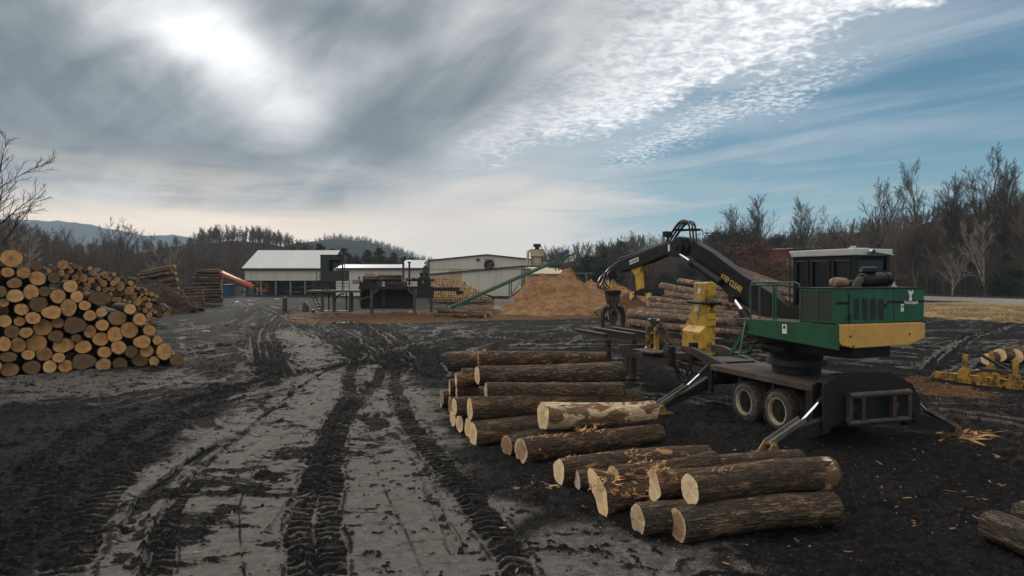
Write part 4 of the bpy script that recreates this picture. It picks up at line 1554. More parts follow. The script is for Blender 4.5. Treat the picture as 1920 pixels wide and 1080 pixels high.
def build_loader():
    root = thing('log_loader', "green and yellow log loader on a black twin axle trailer, boom arched over the slasher", 'log loader', (TX, TY, 0))
    # ---- engine housing
    mb = MB()
    mb.box(U, -1.45, 1.45, -2.45, -1.48, 2.77, 3.55)
    eh = mb.build('engine_housing', M['green_paint'], root, bevel=.02)
    MB().box(U, -1.47, 1.47, -2.47, -1.40, 3.552, 3.57).build('housing_lid', M['green_dark'], eh)
    # grille on the left end
    g = MB()
    for y0, y1 in ((-2.40, -1.99), (-1.95, -1.54)):
        g.box(U, -1.462, -1.452, y0, y1, 2.84, 3.49)
    gr = g.build('radiator_grille', M['perforated'], eh)
    fr = MB()
    for y in (-2.42, -1.97, -1.52):
        fr.box(U, -1.475, -1.452, y - .018, y + .018, 2.80, 3.53)
    for z in (2.815, 3.515):
        fr.box(U, -1.472, -1.453, -2.40, -1.54, z - .014, z + .014)
    fr.build('grille_frame', M['green_paint'], gr)
    # rear face: stripe, door with louvres, seams
    yb = -2.45
    x1, z1 = rear_pt(1561, 566)
    _, z0 = rear_pt(1561, 571.5)
    st = MB()
    xa, xb, xc = rear_x(1592)[0], rear_x(1661)[0], 1.448
    st.box(U, -1.42, xa - .005, yb - .006, yb - .001, z0, z1)
    st.box(U, xb + .005, xc, yb - .006, yb - .001, z0, z1)
    st.split_build('black_stripe', M['black_paint'], eh)
    door = MB()
    dz0, dz1 = rear_pt(1626, 606.5)[1], rear_pt(1626, 551)[1]
    door.box(U, xa, xb, yb - .030, yb - .001, dz0, dz1)
    dr = door.build('service_door', M['green_paint'], eh, bevel=.008)
    for za, zb in ((1597.8, 1609), (1613.2, 1624.4), (1628.5, 1640), (1643.8, 1655)):
        lz0, lz1 = rear_pt(za, 599)[1], rear_pt(za, 560)[1]
        a, b = rear_x(za)[0], rear_x(zb)[0]
        n = 14
        pts = []
        for i in range(n + 1):
            pts.append(U(a + (.018 if i % 2 else 0), yb - .034, lz0 + (lz1 - lz0) * i / n))
        for i in range(n, -1, -1):
            pts.append(U(b - (.018 if i % 2 else 0), yb - .034, lz0 + (lz1 - lz0) * i / n))
        MB().prism(pts, aa * .003).build('louvre', M['grille'], dr)
    h = MB()
    h.box(U, xa - .05, xa + .02, yb - .045, yb - .001, dz0 + .12, dz0 + .2)
    h.box(U, xb - .09, xb - .04, yb - .06, yb - .03, dz0 + .36, dz0 + .43)
    h.split_build('door_latch', M['black_steel'], dr)
    xs = rear_x(1676)[0]
    sm_ = MB()
    sm_.box(U, xs - .008, xs + .008, yb - .004, yb + .01, 2.8, 3.55)
    for x in (xa - .03, xb + .03):
        sm_.box(U, x - .005, x + .005, yb - .0035, yb + .01, 2.8, 3.55)
    sm_.build('panel_seam', M['black_paint'], eh)
    # logo: tree shape and maker's name
    lx, lz = rear_pt(1707, 553.5)
    s = .105
    crown = [(-.95, .75), (-.45, .95), (-.15, .62), (.0, .95), (.25, .62), (.65, 1.0), (.98, .62), (.55, .45), (.85, .2), (.35, .22),
             (.28, -.2), (.45, -1.05), (-.62, -1.05), (-.32, -.3), (-.28, .2), (-.85, .12), (-.5, .42)]
    pts = [U(lx + a * s, yb - .006, lz + b * s * 1.15) for a, b in crown]
    MB().prism(pts, -aa * .003).build('tree_emblem', M['decal_white'], eh)
    tx, tz = rear_pt(1707.5, 569.8)
    text3d('Timberjack', .108, U(tx, yb - .009, tz), ar, ZU, M['decal_white'], eh, 'maker_name', align='CENTER')
    dx, dzz = rear_pt(1691.5, 577)
    d = MB()
    d.box(U, dx - .045, dx + .045, yb - .006, yb - .002, dzz - .085, dzz + .085)
    dl = d.build('warning_sticker', M['decal_white'], eh)
    MB().box(U, dx - .022, dx + .022, yb - .009, yb - .006, dzz + .0, dzz + .055).build('sticker_symbol', M['black_paint'], dl) if False else None
    MB().box(U, dx - .022, dx + .022, yb - .009, yb - .006, dzz + .0, dzz + .055).build('sticker_symbol', M['black_paint'], eh)
    # ---- counterweight
    cw = [(1560.5, 609.3), (1561, 642), (1578, 648), (1600, 653.5), (1650, 650.5), (1705, 647), (1734.5, 634), (1735, 606), (1729, 604.3), (1650, 606.6)]
    pts = []
    for px, py in cw:
        x, z = rear_pt(px, py, -2.50)
        pts.append(U(max(x, -1.385), -2.50, z))
    cwo = MB().prism(pts, aa * .62).build('counterweight', M['yellow_weight'], root, bevel=.02)
    hole = MB()
    for px, py in ((1594.6, 631), (1705.3, 626.5), (1600, 650)):
        x, z = rear_pt(px, py, -2.50)
        hole.cyl(U(x, -2.506, z), U(x, -2.49, z), .028, n=12)
    hole.split_build('lifting_hole', M['dark_void'], cwo)
    # ---- deck
    mb = MB()
    side = [(-2.505, 2.22), (-2.505, 2.765), (.18, 2.75), (.18, 2.37)]
    mb.prism([U(-1.452, y, z) for y, z in side], ar * .06)
    for i, (y, c) in enumerate(((-1.05, 0), (-.2, 0))):
        mb.box(U, -1.458, -1.452, y - .012, y + .012, 2.36, 2.74)
    mb.build('deck_side', M['green_paint'], root, bevel=.01)
    mb = MB()
    mb.box(U, -1.39, 1.45, -1.86, .70, 2.62, 2.735)
    mb.box(U, -1.39, .35, .12, .18, 2.37, 2.62)
    mb.build('deck_floor', M['deck_wood'], root)
    x, z = -1.457, 0
    b = U(-1.457, 0, 0)
    k = (1471 - 960) / FPX
    t = (b.x - k * b.y) / (-aa.x + aa.y * k)
    zz = CAMH + (HOR - 617) * (b.y + aa.y * t) / FPX
    MB().box(U, -1.462, -1.456, t - .07, t + .07, zz - .11, zz + .11).build('safety_sticker', M['decal_white'], root)
    MB().box(U, -1.465, -1.461, t - .035, t + .035, zz + .01, zz + .08).build('sticker_symbol', M['black_paint'], root)
    mb = MB()
    mb.box(U, -1.0, 1.0, -1.8, .6, 2.20, 2.615)
    mb.box(U, -.62, .62, -2.2, .5, 1.95, 2.20)
    mb.box(U, -.5, .9, .0, .9, 2.1, 2.5)
    mb.cyl(U(0, 0, 1.72), U(0, 0, 2.2), .64, .74, 28)
    mb.cyl(U(-.8, -.5, 2.0), U(-.8, .3, 2.0), .12, n=12)
    mb.build('swing_frame', M['black_steel'], root)
    mb = MB()
    mb.cyl(U(0, 0, 1.56), U(0, 0, 1.71), .74, .74, 36)
    mb.build('slewing_ring', M['green_dark'], root)
    MB().cyl(U(0, 0, 1.34), U(0, 0, 1.56), .60, .60, 28).build('pedestal', M['black_steel'], root)
    # ---- railing
    rl = MB()
    X = -1.40
    rr = .022

    def rail(ptsy):
        rl.tube([U(x, y, z) for x, y, z in ptsy], rr, 8)
    rail([(X, .14, 2.75), (X, .14, 3.55), (X, .10, 3.64), (X, .02, 3.68), (X, -1.30, 3.68), (X, -1.40, 3.65), (X, -1.44, 3.55), (X, -1.44, 2.75)])
    rail([(X, -.62, 2.75), (X, -.62, 3.68)])
    rail([(X, -.70, 2.75), (X, -.70, 3.60)])
    rail([(X, .14, 3.60), (-.7, .14, 3.60), (-.62, .14, 3.5), (-.62, .14, 2.75)])
    rail([(-1.1, .14, 2.75), (-1.1, .14, 3.60)])
    rl.build('railing', M['green_paint'], root, smooth=True)
    # ladder below the deck's front corner
    la = MB()
    for x in (-1.42, -.85):
        la.bar(U(x, .20, 2.62), U(x - .05, .78, 1.78), .05, .10)
    for k in range(3):
        z = 2.35 - k * .27
        y = .20 + (2.62 - z) / .84 * .58
        la.box(U, -1.45, -.85, y - .06, y + .06, z - .02, z + .02)
    la.bar(U(-1.46, .24, 2.7), U(-1.62, .30, 1.8), .035, .035)
    la.build('ladder', M['green_paint'], root)
    # ---- cab
    cb = MB()
    cx0, cx1, cy0, cy1, cz0, cz1 = .54, 1.79, -1.30, .62, 2.74, 4.34
    p = .055

    def post(x, y, w=.06):
        cb.box(U, x - w, x + w, y - w, y + w, cz0, cz1)
    for x in (cx0 + .06, cx1 - .06):
        for y in (cy0 + .06, cy1 - .06):
            post(x, y)
    cb.box(U, cx0 + .01, cx0 + .09, cy0 + .10, cy1 - .10, cz0, cz0 + .32)
    cb.box(U, cx0 + .01, cx0 + .09, cy0 + .10, cy1 - .10, cz1 - .12, cz1 - .002)
    cb.box(U, cx0 + .12, cx1 - .12, cy0 + .01, cy0 + .09, cz0, cz0 + .5)
    cb.box(U, cx0 + .12, cx1 - .12, cy0 + .01, cy0 + .09, cz1 - .10, cz1 - .002)
    cb.box(U, cx1 - .09, cx1 - .01, cy0 + .12, cy1 - .12, cz0, cz0 + .5)
    for y in (-.62, .05):
        cb.box(U, cx0 + .005, cx0 + .10, y - .07, y + .07, cz0 + .32, cz1 - .12)
    cab = cb.build('cab', M['black_paint'], root, bevel=.01)
    rb = MB()
    for y0, y1 in ((-1.16, -.69), (-.55, -.02), (.12, .50)):
        for a, b_ in (((y0, cz0 + .32), (y1, cz0 + .32)), ((y1, cz0 + .32), (y1, cz1 - .12)), ((y1, cz1 - .12), (y0, cz1 - .12)), ((y0, cz1 - .12), (y0, cz0 + .32))):
            rb.bar(U(cx0 - .004, a[0], a[1]), U(cx0 - .004, b_[0], b_[1]), .03, .03, up=(0.3, .2, 1))
    rb.build('window_seal', M['hose'], cab)
    for y0, y1 in ((-1.16, -.69), (-.55, -.02), (.12, .50)):
        MB().box(U, cx0 + .045, cx0 + .052, y0, y1, cz0 + .32, cz1 - .12).build('side_window', M['glass_dark'], cab)
    MB().box(U, cx0 + .14, cx1 - .14, cy0 + .045, cy0 + .052, cz0 + .5, cz1 - .1).build('rear_window', M['glass_dark'], cab)
    MB().box(U, cx0 + .12, cx1 - .12, cy1 - .06, cy1 - .052, cz0 + .1, cz1 - .002).build('front_window', M['glass_dark'], cab)
    MB().box(U, cx1 - .06, cx1 - .052, cy0 + .12, cy1 - .12, cz0 + .5, cz1 - .002).build('side_window', M['glass_dark'], cab)
    ins = MB()
    ins.box(U, cx0 + .25, cx1 - .3, cy0 + .3, cy0 + .5, cz0 + .1, cz0 + 1.15)
    ins.box(U, cx0 + .25, cx1 - .3, cy0 + .5, cy0 + .95, cz0 + .1, cz0 + .5)
    ins.box(U, cx0 + .12, cx1 - .12, cy0 + .1, cy1 - .1, cz0, cz0 + .08)
    ins.build('operator_seat', M['black_steel'], cab)
    rf = MB()
    rf.box(U, cx0 - .06, cx1 + .05, cy0 - .06, cy1 + .08, cz1, cz1 + .17)
    roof = rf.build('cab_roof', M['white_paint'], root, bevel=.02)
    rs = MB()
    rs.box(U, cx0 + .2, cx0 + .9, cy0 + .3, cy0 + .36, cz1 + .172, cz1 + .21)
    rs.box(U, cx0 + .1, cx0 + .18, cy0 + .1, cy0 + .2, cz1 + .172, cz1 + .24)
    rs.bar(U(cx0 + .4, cy0 - .10, cz1 + .10), U(cx1 - .05, cy0 - .12, cz1 + .02), .10, .02)
    rs.build('roof_flashing', M['white_paint'], roof)
    wl = MB()
    wl.cyl(U(cx0 + .42, cy0 - .09, cz1 + .10), U(cx0 + .42, cy0 - .2, cz1 + .085), .045, .065, 14)
    wl.build('roof_lamp', M['chrome'], roof)
    mb = MB()
    mb.cyl(U(cx0 - .10, cy1 + .02, cz0 - .2), U(cx0 - .10, cy1 + .02, cz1 + .1), .018, n=8)
    mb.build('antenna_pole', M['black_steel'], root)
    # ---- air cleaner, intake, silencer
    def rp(px, py, yb):
        x, z = rear_pt(px, py, yb)
        return x, z
    ac = MB()
    yb2 = -1.95
    xa_, za_ = rp(1617, 525, yb2)
    xb_, zb_ = rp(1665, 523, yb2)
    r_ = .165
    ac.cyl(U(xa_, yb2, za_), U(xb_, yb2, zb_), r_, r_, 24)
    ac.cyl(U(xb_ - .18, yb2, zb_), U(xb_ - .14, yb2, zb_), r_ + .012, r_ + .012, 24)
    ac.cyl(U(xa_ - .04, yb2, za_), U(xa_, yb2, za_), r_ * .8, r_, 24)
    cl = ac.build('air_cleaner', M['black_paint'], root, smooth=True)
    xc_, zc_ = rp(1629, 510, yb2)
    cap = MB()
    cap.cyl(U(xc_, yb2, za_ + .1), U(xc_, yb2, zc_ + .01), .11, .11, 20)
    cap.tube([U(xc_, yb2, zc_ - .02), U(xc_, yb2, zc_ + .01), U(xc_, yb2, zc_ + .09), U(xc_, yb2, zc_ + .13)], [.14, .19, .185, .13], 24)
    cap.build('rain_cap', M['black_steel'], cl, smooth=True)
    el = MB()
    xe, ze = rp(1604, 535, yb2)
    el.tube([U(xa_ + .02, yb2, za_), U(xa_ - .09, yb2, za_ - .01), U(xa_ - .17, yb2, za_ - .07), U(xa_ - .2, yb2, 3.56)], .095, 16)
    el.build('intake_elbow', M['rubber'], root, smooth=True)
    mu = MB()
    xm0, zm0 = rp(1562, 530, yb2)
    xm1, zm1 = rp(1588, 530, yb2)
    mu.tube([U(xm0 - .03, yb2, zm0), U(xm0, yb2, zm0), U(xm0 + .12, yb2, zm0), U(xm1 - .05, yb2, zm1), U(xm1, yb2, zm1)], [.07, .11, .125, .105, .06], 20)
    mo = mu.build('silencer', simple('hot_metal', (.20, .13, .08), .6, .3, var=.5, dirt=(.34, .26, .17), dirt_amt=.8, dscale=6), root, smooth=True)
    MB().cyl(U(xm1, yb2, zm1 + .01), U(xm1 + .14, yb2, zm1 + .02), .045, .045, 12).build('tail_pipe', M['rust_steel'], mo)
    fc = MB()
    xf, zf = rp(1673, 538, yb2)
    fc.cyl(U(xf, yb2, 3.56), U(xf, yb2, 3.60), .10, .10, 14)
    fc.cyl(U(xf, yb2, 3.60), U(xf, yb2, 3.70), .065, .06, 14)
    fc.build('filler_cap', M['white_paint'], root)
    # ---- main boom
    BW = .15
    mbm = MB()
    upper = [(1288, 446), (1297, 451), (1333, 472), (1389, 514), (1447, 550), (1480, 577), (1510, 600)]
    lower = [(1490, 604), (1447, 598), (1424, 590), (1389, 569), (1368, 557), (1352, 540), (1342, 522), (1304, 489), (1290, 476), (1278, 478), (1262, 470), (1266, 452), (1276, 444)]
    boom_prism(mbm, upper + lower, -BW, BW)
    bm_o = mbm.build('main_boom', M['black_paint'], root, bevel=.015)
    # raised top flange
    fl = MB()
    for a, b_ in (((1300, 452), (1333, 471)), ((1333, 471), (1389, 513)), ((1389, 513), (1480, 576))):
        t0, z0_ = bt(*a)
        t1_, z1_ = bt(*b_)
        fl.bar(U(0, t0, z0_ + .005), U(0, t1_, z1_ + .005), BW * 2 + .03, .025)
    for a, b_ in (((1313, 470), (1395, 530)), ((1395, 530), (1470, 588))):
        t0, z0_ = bt(*a, -BW)
        t1_, z1_ = bt(*b_, -BW)
        fl.bar(U(-BW - .008, t0, z0_), U(-BW - .008, t1_, z1_), .03, .014)
    fl.build('boom_flange', M['black_steel'], bm_o)
    # lettering
    t0, z0_ = bt(1351, 522, -BW)
    t1_, z1_ = bt(1389, 548.5, -BW)
    o0 = U(-BW - .012, t0, z0_)
    xd = U(-BW - .012, t1_, z1_) - o0
    yd = (ZU - xd.normalized() * ZU.dot(xd.normalized()))
    L = xd.length
    txt = text3d('KEEP CLEAR!', .25, o0, xd, yd, M['decal_yellow'], bm_o, 'lettering', extr=.004)
    w = max(v.co.dot(xd.normalized()) for v in txt.data.vertices) - min(v.co.dot(xd.normalized()) for v in txt.data.vertices)
    kf = L / w
    xn = xd.normalized()
    base = o0 - Vector(root.location)
    for v in txt.data.vertices:
        dlt = v.co - base
        v.co = base + dlt + xn * dlt.dot(xn) * (kf - 1)
    # ---- stick boom
    SW = .15
    sb = MB()
    boom_prism(sb, [(1282, 447), (1272, 443.5), (1251, 455), (1215, 467), (1158, 489.5), (1151, 496), (1149, 502), (1152, 509), (1160, 511), (1174, 506), (1190, 501), (1215, 492), (1232, 484), (1249, 477), (1262, 481), (1276, 480), (1286, 474), (1290, 462)], -SW - .10, SW - .10)
    so = sb.build('stick_boom', M['black_paint'], root, bevel=.015)
    ec = MB()
    te, ze_ = bt(1274, 463, -.2)
    ec.cyl(U(-.33, te, ze_), U(.24, te, ze_), .285, n=28)
    ec.cyl(U(-.37, te, ze_), U(.28, te, ze_), .10, n=18)
    ec.build('elbow_pin', M['black_steel'], root, bevel=.01)
    sr = MB()
    for a, b_ in (((1255, 457), (1162, 489)),):
        t0, z0_ = bt(*a, -.1)
        t1_, z1_ = bt(*b_, -.1)
        sr.tube([U(-.17, t0, z0_ + .05), U(-.17, t1_, z1_ + .05)], .03, 8)
        sr.tube([U(-.05, t0, z0_ + .06), U(-.05, t1_, z1_ + .06)], .03, 8)
    sr.build('hydraulic_pipe', M['black_steel'], so)
    # danger plate
    t0, z0_ = bt(1181, 495.5, -SW - .1)
    t1_, z1_ = bt(1198, 488.5, -SW - .1)
    o0 = U(-SW - .1 - .006, t0, z0_)
    xd = U(-SW - .1 - .006, t1_, z1_) - o0
    xn = xd.normalized()
    yn = (ZU - xn * ZU.dot(xn)).normalized()
    dp = MB()
    hh = .13
    dp.hexa([o0 - yn * .02, o0 + xd - yn * .02, o0 + xd - yn * .02 - ar * .004, o0 - yn * .02 - ar * .004, o0 + yn * hh, o0 + xd + yn * hh, o0 + xd + yn * hh - ar * .004, o0 + yn * hh - ar * .004])
    dpo = dp.build('danger_plate', M['decal_white'], so)
    ln = xd.length
    tx_ = text3d('DANGER', .115, o0 - ar * .008 + xn * .15 + yn * .015, xd, yn, M['black_paint'], so, 'danger_lettering', .002)
    vs = tx_.data.vertices
    mn = min(v.co.dot(xn) for v in vs)
    mx = max(v.co.dot(xn) for v in vs)
    kf = (ln - .19) / (mx - mn)
    bb = (o0 - Vector(root.location)).dot(xn) + .15
    for v in vs:
        v.co += xn * ((v.co.dot(xn) - bb) * (kf - 1))
    tri = MB()
    tri.prism([o0 - ar * .008 + xn * .02 + yn * .02, o0 - ar * .008 + xn * .12 + yn * .02, o0 - ar * .008 + xn * .07 + yn * .10], -ar * .002)
    tri.build('warning_triangle', M['black_paint'], so)
    pl = MB()
    t0, z0_ = bt(1266, 461.5, -.33)
    pl.box(U, -SW - .112, -SW - .104, te + .42, te + .52, ze_ - .12, ze_ + .10)
    pl.build('small_plate', M['decal_white'], so)
    # ---- cylinders
    def cylseg(name, a, b_, r, mat, x, parent=root):
        t0, z0_ = bt(*a, x)
        t1_, z1_ = bt(*b_, x)
        return MB().cyl(U(x, t0, z0_), U(x, t1_, z1_), r, n=18).build(name, mat, parent, smooth=True)
    c1 = cylseg('stick_cylinder', (1298, 492), (1352, 530), .115, M['black_paint'], -.28)
    cylseg('piston_rod', (1268, 472), (1298, 492), .05, M['chrome'], -.28, c1)
    cylseg('piston_collar', (1296, 491), (1301, 494.5), .135, M['black_steel'], -.28, c1)
    for x in (-.32, .32):
        c2 = cylseg('lift_cylinder', (1392, 582), (1425, 640), .125, M['black_paint'], x)
        cylseg('piston_rod', (1377, 562), (1392, 582), .06, M['chrome'], x, c2)
    MB().cyl(U(-.42, *bt(1376, 560, -.3)), U(.42, *bt(1376, 560, -.3)), .11, n=16).build('boom_pin', M['black_steel'], root)
    # boom foot
    t0, z0_ = bt(1495, 590)
    bf = MB()
    for x in (-.3, .24):
        bf.box(U, x, x + .06, -.45, .75, 2.5, 3.05)
    bf.split_build('boom_foot', M['black_steel'], root)
    # ---- arched hoses at the elbow
    hs = MB()
    arcs = [[(1262, 449), (1272, 434), (1282, 420), (1290, 414), (1298, 414), (1303, 419), (1305, 432), (1306, 446), (1309, 456)],
            [(1258, 452), (1268, 437), (1278, 423), (1288, 415), (1296, 416.5), (1301, 424), (1303, 438), (1305, 452), (1308, 460)]]
    for i in range(6):
        pl_ = arcs[i % 2]
        x = -.20 + .045 * i
        pts = [U(x, *bt(px + (i - 3) * .7, py + (i % 3) * 1.6)) for px, py in pl_]
        P = smooth_poly([np.array(p) for p in pts], 4)
        hs.tube(P, .024, 7)
    hs.build('hose_bundle', M['hose'], root, smooth=True)
    cl_ = MB()
    for a in ((1278.5, 431.5), (1304, 431)):
        t0, z0_ = bt(*a)
        cl_.box(U, -.26, .10, t0 - .12, t0 + .12, z0_ - .035, z0_ + .035)
    cl_.split_build('hose_clamp', M['black_steel'], root)
    # work lamp
    wl = MB()
    t0, z0_ = bt(1250, 439, -.1)
    wl.box(U, -.20, .06, t0 - .10, t0 + .10, z0_ - .10, z0_ + .09)
    wl.cyl(U(-.07, t0, z0_ - .1), U(-.07, t0 - .05, z0_ - .35), .03, n=8)
    wl.build('work_lamp', M['black_steel'], root, bevel=.02)
    # ---- heel bracket (yellow) with claws
    hb = MB()
    boom_prism(hb, [(1183, 505), (1203, 497), (1199, 511), (1195, 518), (1190, 516)], -.16, .02)
    boom_prism(hb, [(1190, 514), (1200, 509), (1202, 541), (1193, 545)], -.14, .0)
    hbo = hb.build('heel_bracket', M['yellow_paint'], root)
    cw_ = MB()
    boom_prism(cw_, [(1184, 546), (1213, 542), (1214, 552), (1205, 555), (1186, 553)], -.45, .25)
    cw_.build('heel_head', M['black_steel'], hbo)
    cl2 = MB()
    boom_prism(cl2, [(1181, 548), (1190, 546), (1188, 556), (1182, 563), (1180, 556)], -.45, -.35)
    boom_prism(cl2, [(1209, 550), (1217, 549), (1217, 558), (1213, 561)], -.45, -.35)
    cl2.split_build('heel_claw', M['decal_yellow'], hbo)
    # ---- grapple hanging from the tip
    tg, zg = bt(1153, 506)
    gx = -.1

    def gp(px, py, dx=0.0, dt=0.0):
        """grapple point: in the plane square to the boom at the tip"""
        c = U(gx, tg, 0)
        Y = c.y
        k = (px - 1151) / FPX * Y
        return Vector((c.x + k, c.y + dt, CAMH + (HOR - py) * Y / FPX))
    kn = MB()
    kn.cyl(gp(1149, 515, dt=-.2), gp(1149, 515, dt=.2), .16, n=16)
    kn.box(lambda x, y, z: gp(1151, 520) + Vector((x, y, z)), -.14, .14, -.12, .12, -.35, .12)
    kn.build('swivel_link', M['black_steel'], root, bevel=.02)
    ro = MB()
    ro.tube([gp(1151, 522), gp(1151, 532), gp(1151, 545)], [.13, .17, .26], 16)
    rot = ro.build('rotator', M['yellow_worn'], root, smooth=True)
    MB().tube([gp(1151, 544), gp(1151, 548), gp(1151, 553)], [.30, .32, .28], 20).build('rotator_collar', M['black_steel'], rot, smooth=True)
    gb = MB()
    for dt in (-.2, .14):
        gb.prism([gp(1138, 552, dt=dt), gp(1164, 552, dt=dt), gp(1163, 566, dt=dt), gp(1158, 574, dt=dt), gp(1158, 600, dt=dt), gp(1153, 608, dt=dt), gp(1148, 608, dt=dt), gp(1143, 598, dt=dt), gp(1144, 574, dt=dt), gp(1139, 564, dt=dt)], (0, .07, 0))
    gb.box(lambda x, y, z: gp(1151, 575) + Vector((x, y, z)), -.16, .16, -.13, .14, -.5, .4)
    gb.build('grapple_body', M['rust_steel'], root)
    for sgn in (-1, 1):
        c0 = 1151
        outer = [(8, 575), (14, 573), (19, 577), (21, 584), (22, 600), (21, 612), (17, 613), (16.5, 600), (15.5, 588), (12, 582)]
        for dt in (-.26, .16):
            m3 = MB()
            m3.prism([gp(c0 + sgn * a, b_, dt=dt) for a, b_ in outer], (0, .10, 0))
            m3.build('grapple_tine', M['black_steel'], root, bevel=.01)
    gc = MB()
    gc.cyl(gp(1145, 562, dt=-.3), gp(1158, 590, dt=-.3), .07, n=12)
    gc.cyl(gp(1157, 562, dt=-.3), gp(1146, 588, dt=-.3), .05, n=12)
    gc.split_build('grapple_cylinder', M['rust_steel'], root, smooth=True)
    gh = MB()
    for i, pts in enumerate([[(1152, 499), (1140, 508), (1128, 519), (1122, 530), (1123, 539), (1131, 541), (1139, 536), (1143, 540)],
                             [(1154, 498), (1145, 505), (1137, 512), (1133, 524), (1133, 536), (1141, 541)],
                             [(1153, 501), (1143, 507), (1136, 518), (1131, 530), (1128, 538), (1136, 543), (1144, 538)],
                             [(1158, 492), (1149, 499), (1139, 510), (1136, 522), (1139, 533), (1145, 537)]]):
        P = smooth_poly([np.array(gp(a, b_, dt=-.22 + i * .1)) for a, b_ in pts], 4)
        gh.tube(P, .026, 7)
    gh.build('grapple_hose', M['hose'], root, smooth=True)

    # ================= trailer
    mb = MB()
    mb.box(R, -1.15, 1.15, -.35, 4.2, 1.18, 1.33)
    mb.build('trailer_deck', M['deck_wood'], root, bevel=.01)
    mb = MB()
    for x in (-.5, .38):
        mb.box(R, x, x + .12, -.3, 6.2, .78, 1.175)
    for y in (.3, 1.6, 2.9, 4.0):
        mb.box(R, -1.1, 1.1, y, y + .1, .95, 1.17)
    mb.box(R, -1.16, -1.10, 4.12, 4.2, .55, 1.175)
    mb.box(R, -1.16, 1.16, 4.201, 4.26, .75, 1.30)
    mb.build('trailer_frame', M['black_steel'], root)
    # drawbar running forward to the slasher
    mb = MB()
    mb.prism([R(-.62, 4.27, 1.30), R(-.62, 6.0, 1.62), R(-.62, 6.6, 1.62), R(-.62, 6.6, 1.44), R(-.62, 6.0, 1.40), R(-.62, 4.27, 1.0)], R(.14, 0, 0) - R(0, 0, 0))
    mb.prism([R(.5, 4.27, 1.30), R(.5, 6.0, 1.62), R(.5, 6.6, 1.62), R(.5, 6.6, 1.44), R(.5, 6.0, 1.40), R(.5, 4.27, 1.0)], R(.14, 0, 0) - R(0, 0, 0))
    mb.box(R, -.47, .49, 4.4, 5.6, 1.30, 1.36)
    mb.split_build('drawbar', M['rust_steel'], root)
    # wheels
    tw = None
    for wy in (1.42, 2.70):
        for sx in (-1, 1):
            for j, xo in enumerate((1.17, .84)):
                x_out = sx * xo
                x_in = sx * (xo - .27)
                prof = [(.03, .335), (.0, .35), (.0, .40), (.02, .46), (.06, .505), (.12, .525)]
                pts, rad = [], []
                c = lambda x: R(x, wy, .525)
                n_ = 40
                ty = MB()
                ring = [(x_out - sx * a, r) for a, r in prof] + [(x_in + sx * a, r) for a, r in prof[::-1]]
                # lathe around the axle
                V, F_ = [], []
                for (x, r) in ring:
                    for k in range(n_):
                        a = 2 * math.pi * k / n_
                        V.append(R(x, wy + r * math.cos(a), .525 + r * math.sin(a)))
                for i in range(len(ring) - 1):
                    for k in range(n_):
                        k2 = (k + 1) % n_
                        F_.append((i * n_ + k, i * n_ + k2, (i + 1) * n_ + k2, (i + 1) * n_ + k))
                if j == 0 or True:
                    wh = MB()
                    # rim barrel + dished centre
                    V2, F2 = [], []
                    rg = [(x_out - sx * .02, .345), (x_out - sx * .004, .335), (x_out - sx * .012, .30), (x_out - sx * .05, .285), (x_out - sx * .09, .275)]
                    for (x, r) in rg:
                        for k in range(n_):
                            a = 2 * math.pi * k / n_
                            V2.append(R(x, wy + r * math.cos(a), .525 + r * math.sin(a)))
                    for i in range(len(rg) - 1):
                        for k in range(n_):
                            k2 = (k + 1) % n_
                            F2.append((i * n_ + k, i * n_ + k2, (i + 1) * n_ + k2, (i + 1) * n_ + k))
                    wh.add(V2, F2)
                    rim = wh.build('wheel', M['rim'], root, smooth=True)
                    t_ = MB()
                    t_.add(V, F_)
                    # tread blocks
                    for k in range(48):
                        a = 2 * math.pi * k / 48
                        for s_, off in ((1, 0), (-1, .5)):
                            aa_ = a + off * 2 * math.pi / 48
                            xm = (x_out + x_in) / 2 + s_ * .068
                            w_, h_ = .058, .022
                            cs = []
                            for rr_ in (.518, .540):
                                for dx_, da in ((-w_, -.028), (w_, -.028), (w_, .028), (-w_, .028)):
                                    A_ = aa_ + da
                                    cs.append(R(xm + dx_, wy + rr_ * math.cos(A_), .525 + rr_ * math.sin(A_)))
                            t_.hexa(cs)
                    t_.build('tyre', M['rubber'], rim, smooth=False)
                    hb_ = MB()
                    hb_.cyl(R(x_out - sx * .09, wy, .525), R(x_out - sx * .20, wy, .525), .274, .25, n=28)
                    hb_.cyl(R(x_out - sx * .155, wy, .525), R(x_out - sx * .06, wy, .525), .10, .085, n=18)
                    for k in range(6):
                        a = k * math.pi / 3
                        hb_.cyl(R(x_out - sx * .155, wy + .17 * math.cos(a), .525 + .17 * math.sin(a)), R(x_out - sx * .12, wy + .17 * math.cos(a), .525 + .17 * math.sin(a)), .022, n=8)
                    hb_.build('hub', M['black_steel'], rim, smooth=False)
        ax = MB()
        ax.cyl(R(-.8, wy, .525), R(.8, wy, .525), .07, n=12)
        ax.build('axle', M['black_steel'], root)
    # rear cross plates and outrigger boxes
    mb = MB()
    mb.prism([R(-1.38, -.30, 1.45), R(-.95, -.30, 1.62), R(-.75, -.30, 1.66), R(.45, -.30, 1.66), R(1.14, -.30, 1.35), R(1.38, -.30, 1.0), R(1.38, -.30, .45), R(.9, -.30, .62), R(-.9, -.30, .62), R(-1.38, -.30, .40)], R(0, -.06, 0) - R(0, 0, 0))
    mb.prism([R(-1.38, -.02, 1.40), R(-.80, -.02, 1.62), R(.45, -.02, 1.62), R(1.38, -.02, 1.0), R(1.38, -.02, .45), R(-1.38, -.02, .40)], R(0, .05, 0) - R(0, 0, 0))
    mb.bar(R(-1.30, -.17, 1.46), R(-.78, -.17, 1.64), .22, .03)
    mb.cyl(R(-1.25, -.38, .62), R(-1.25, .06, .62), .06, n=12)
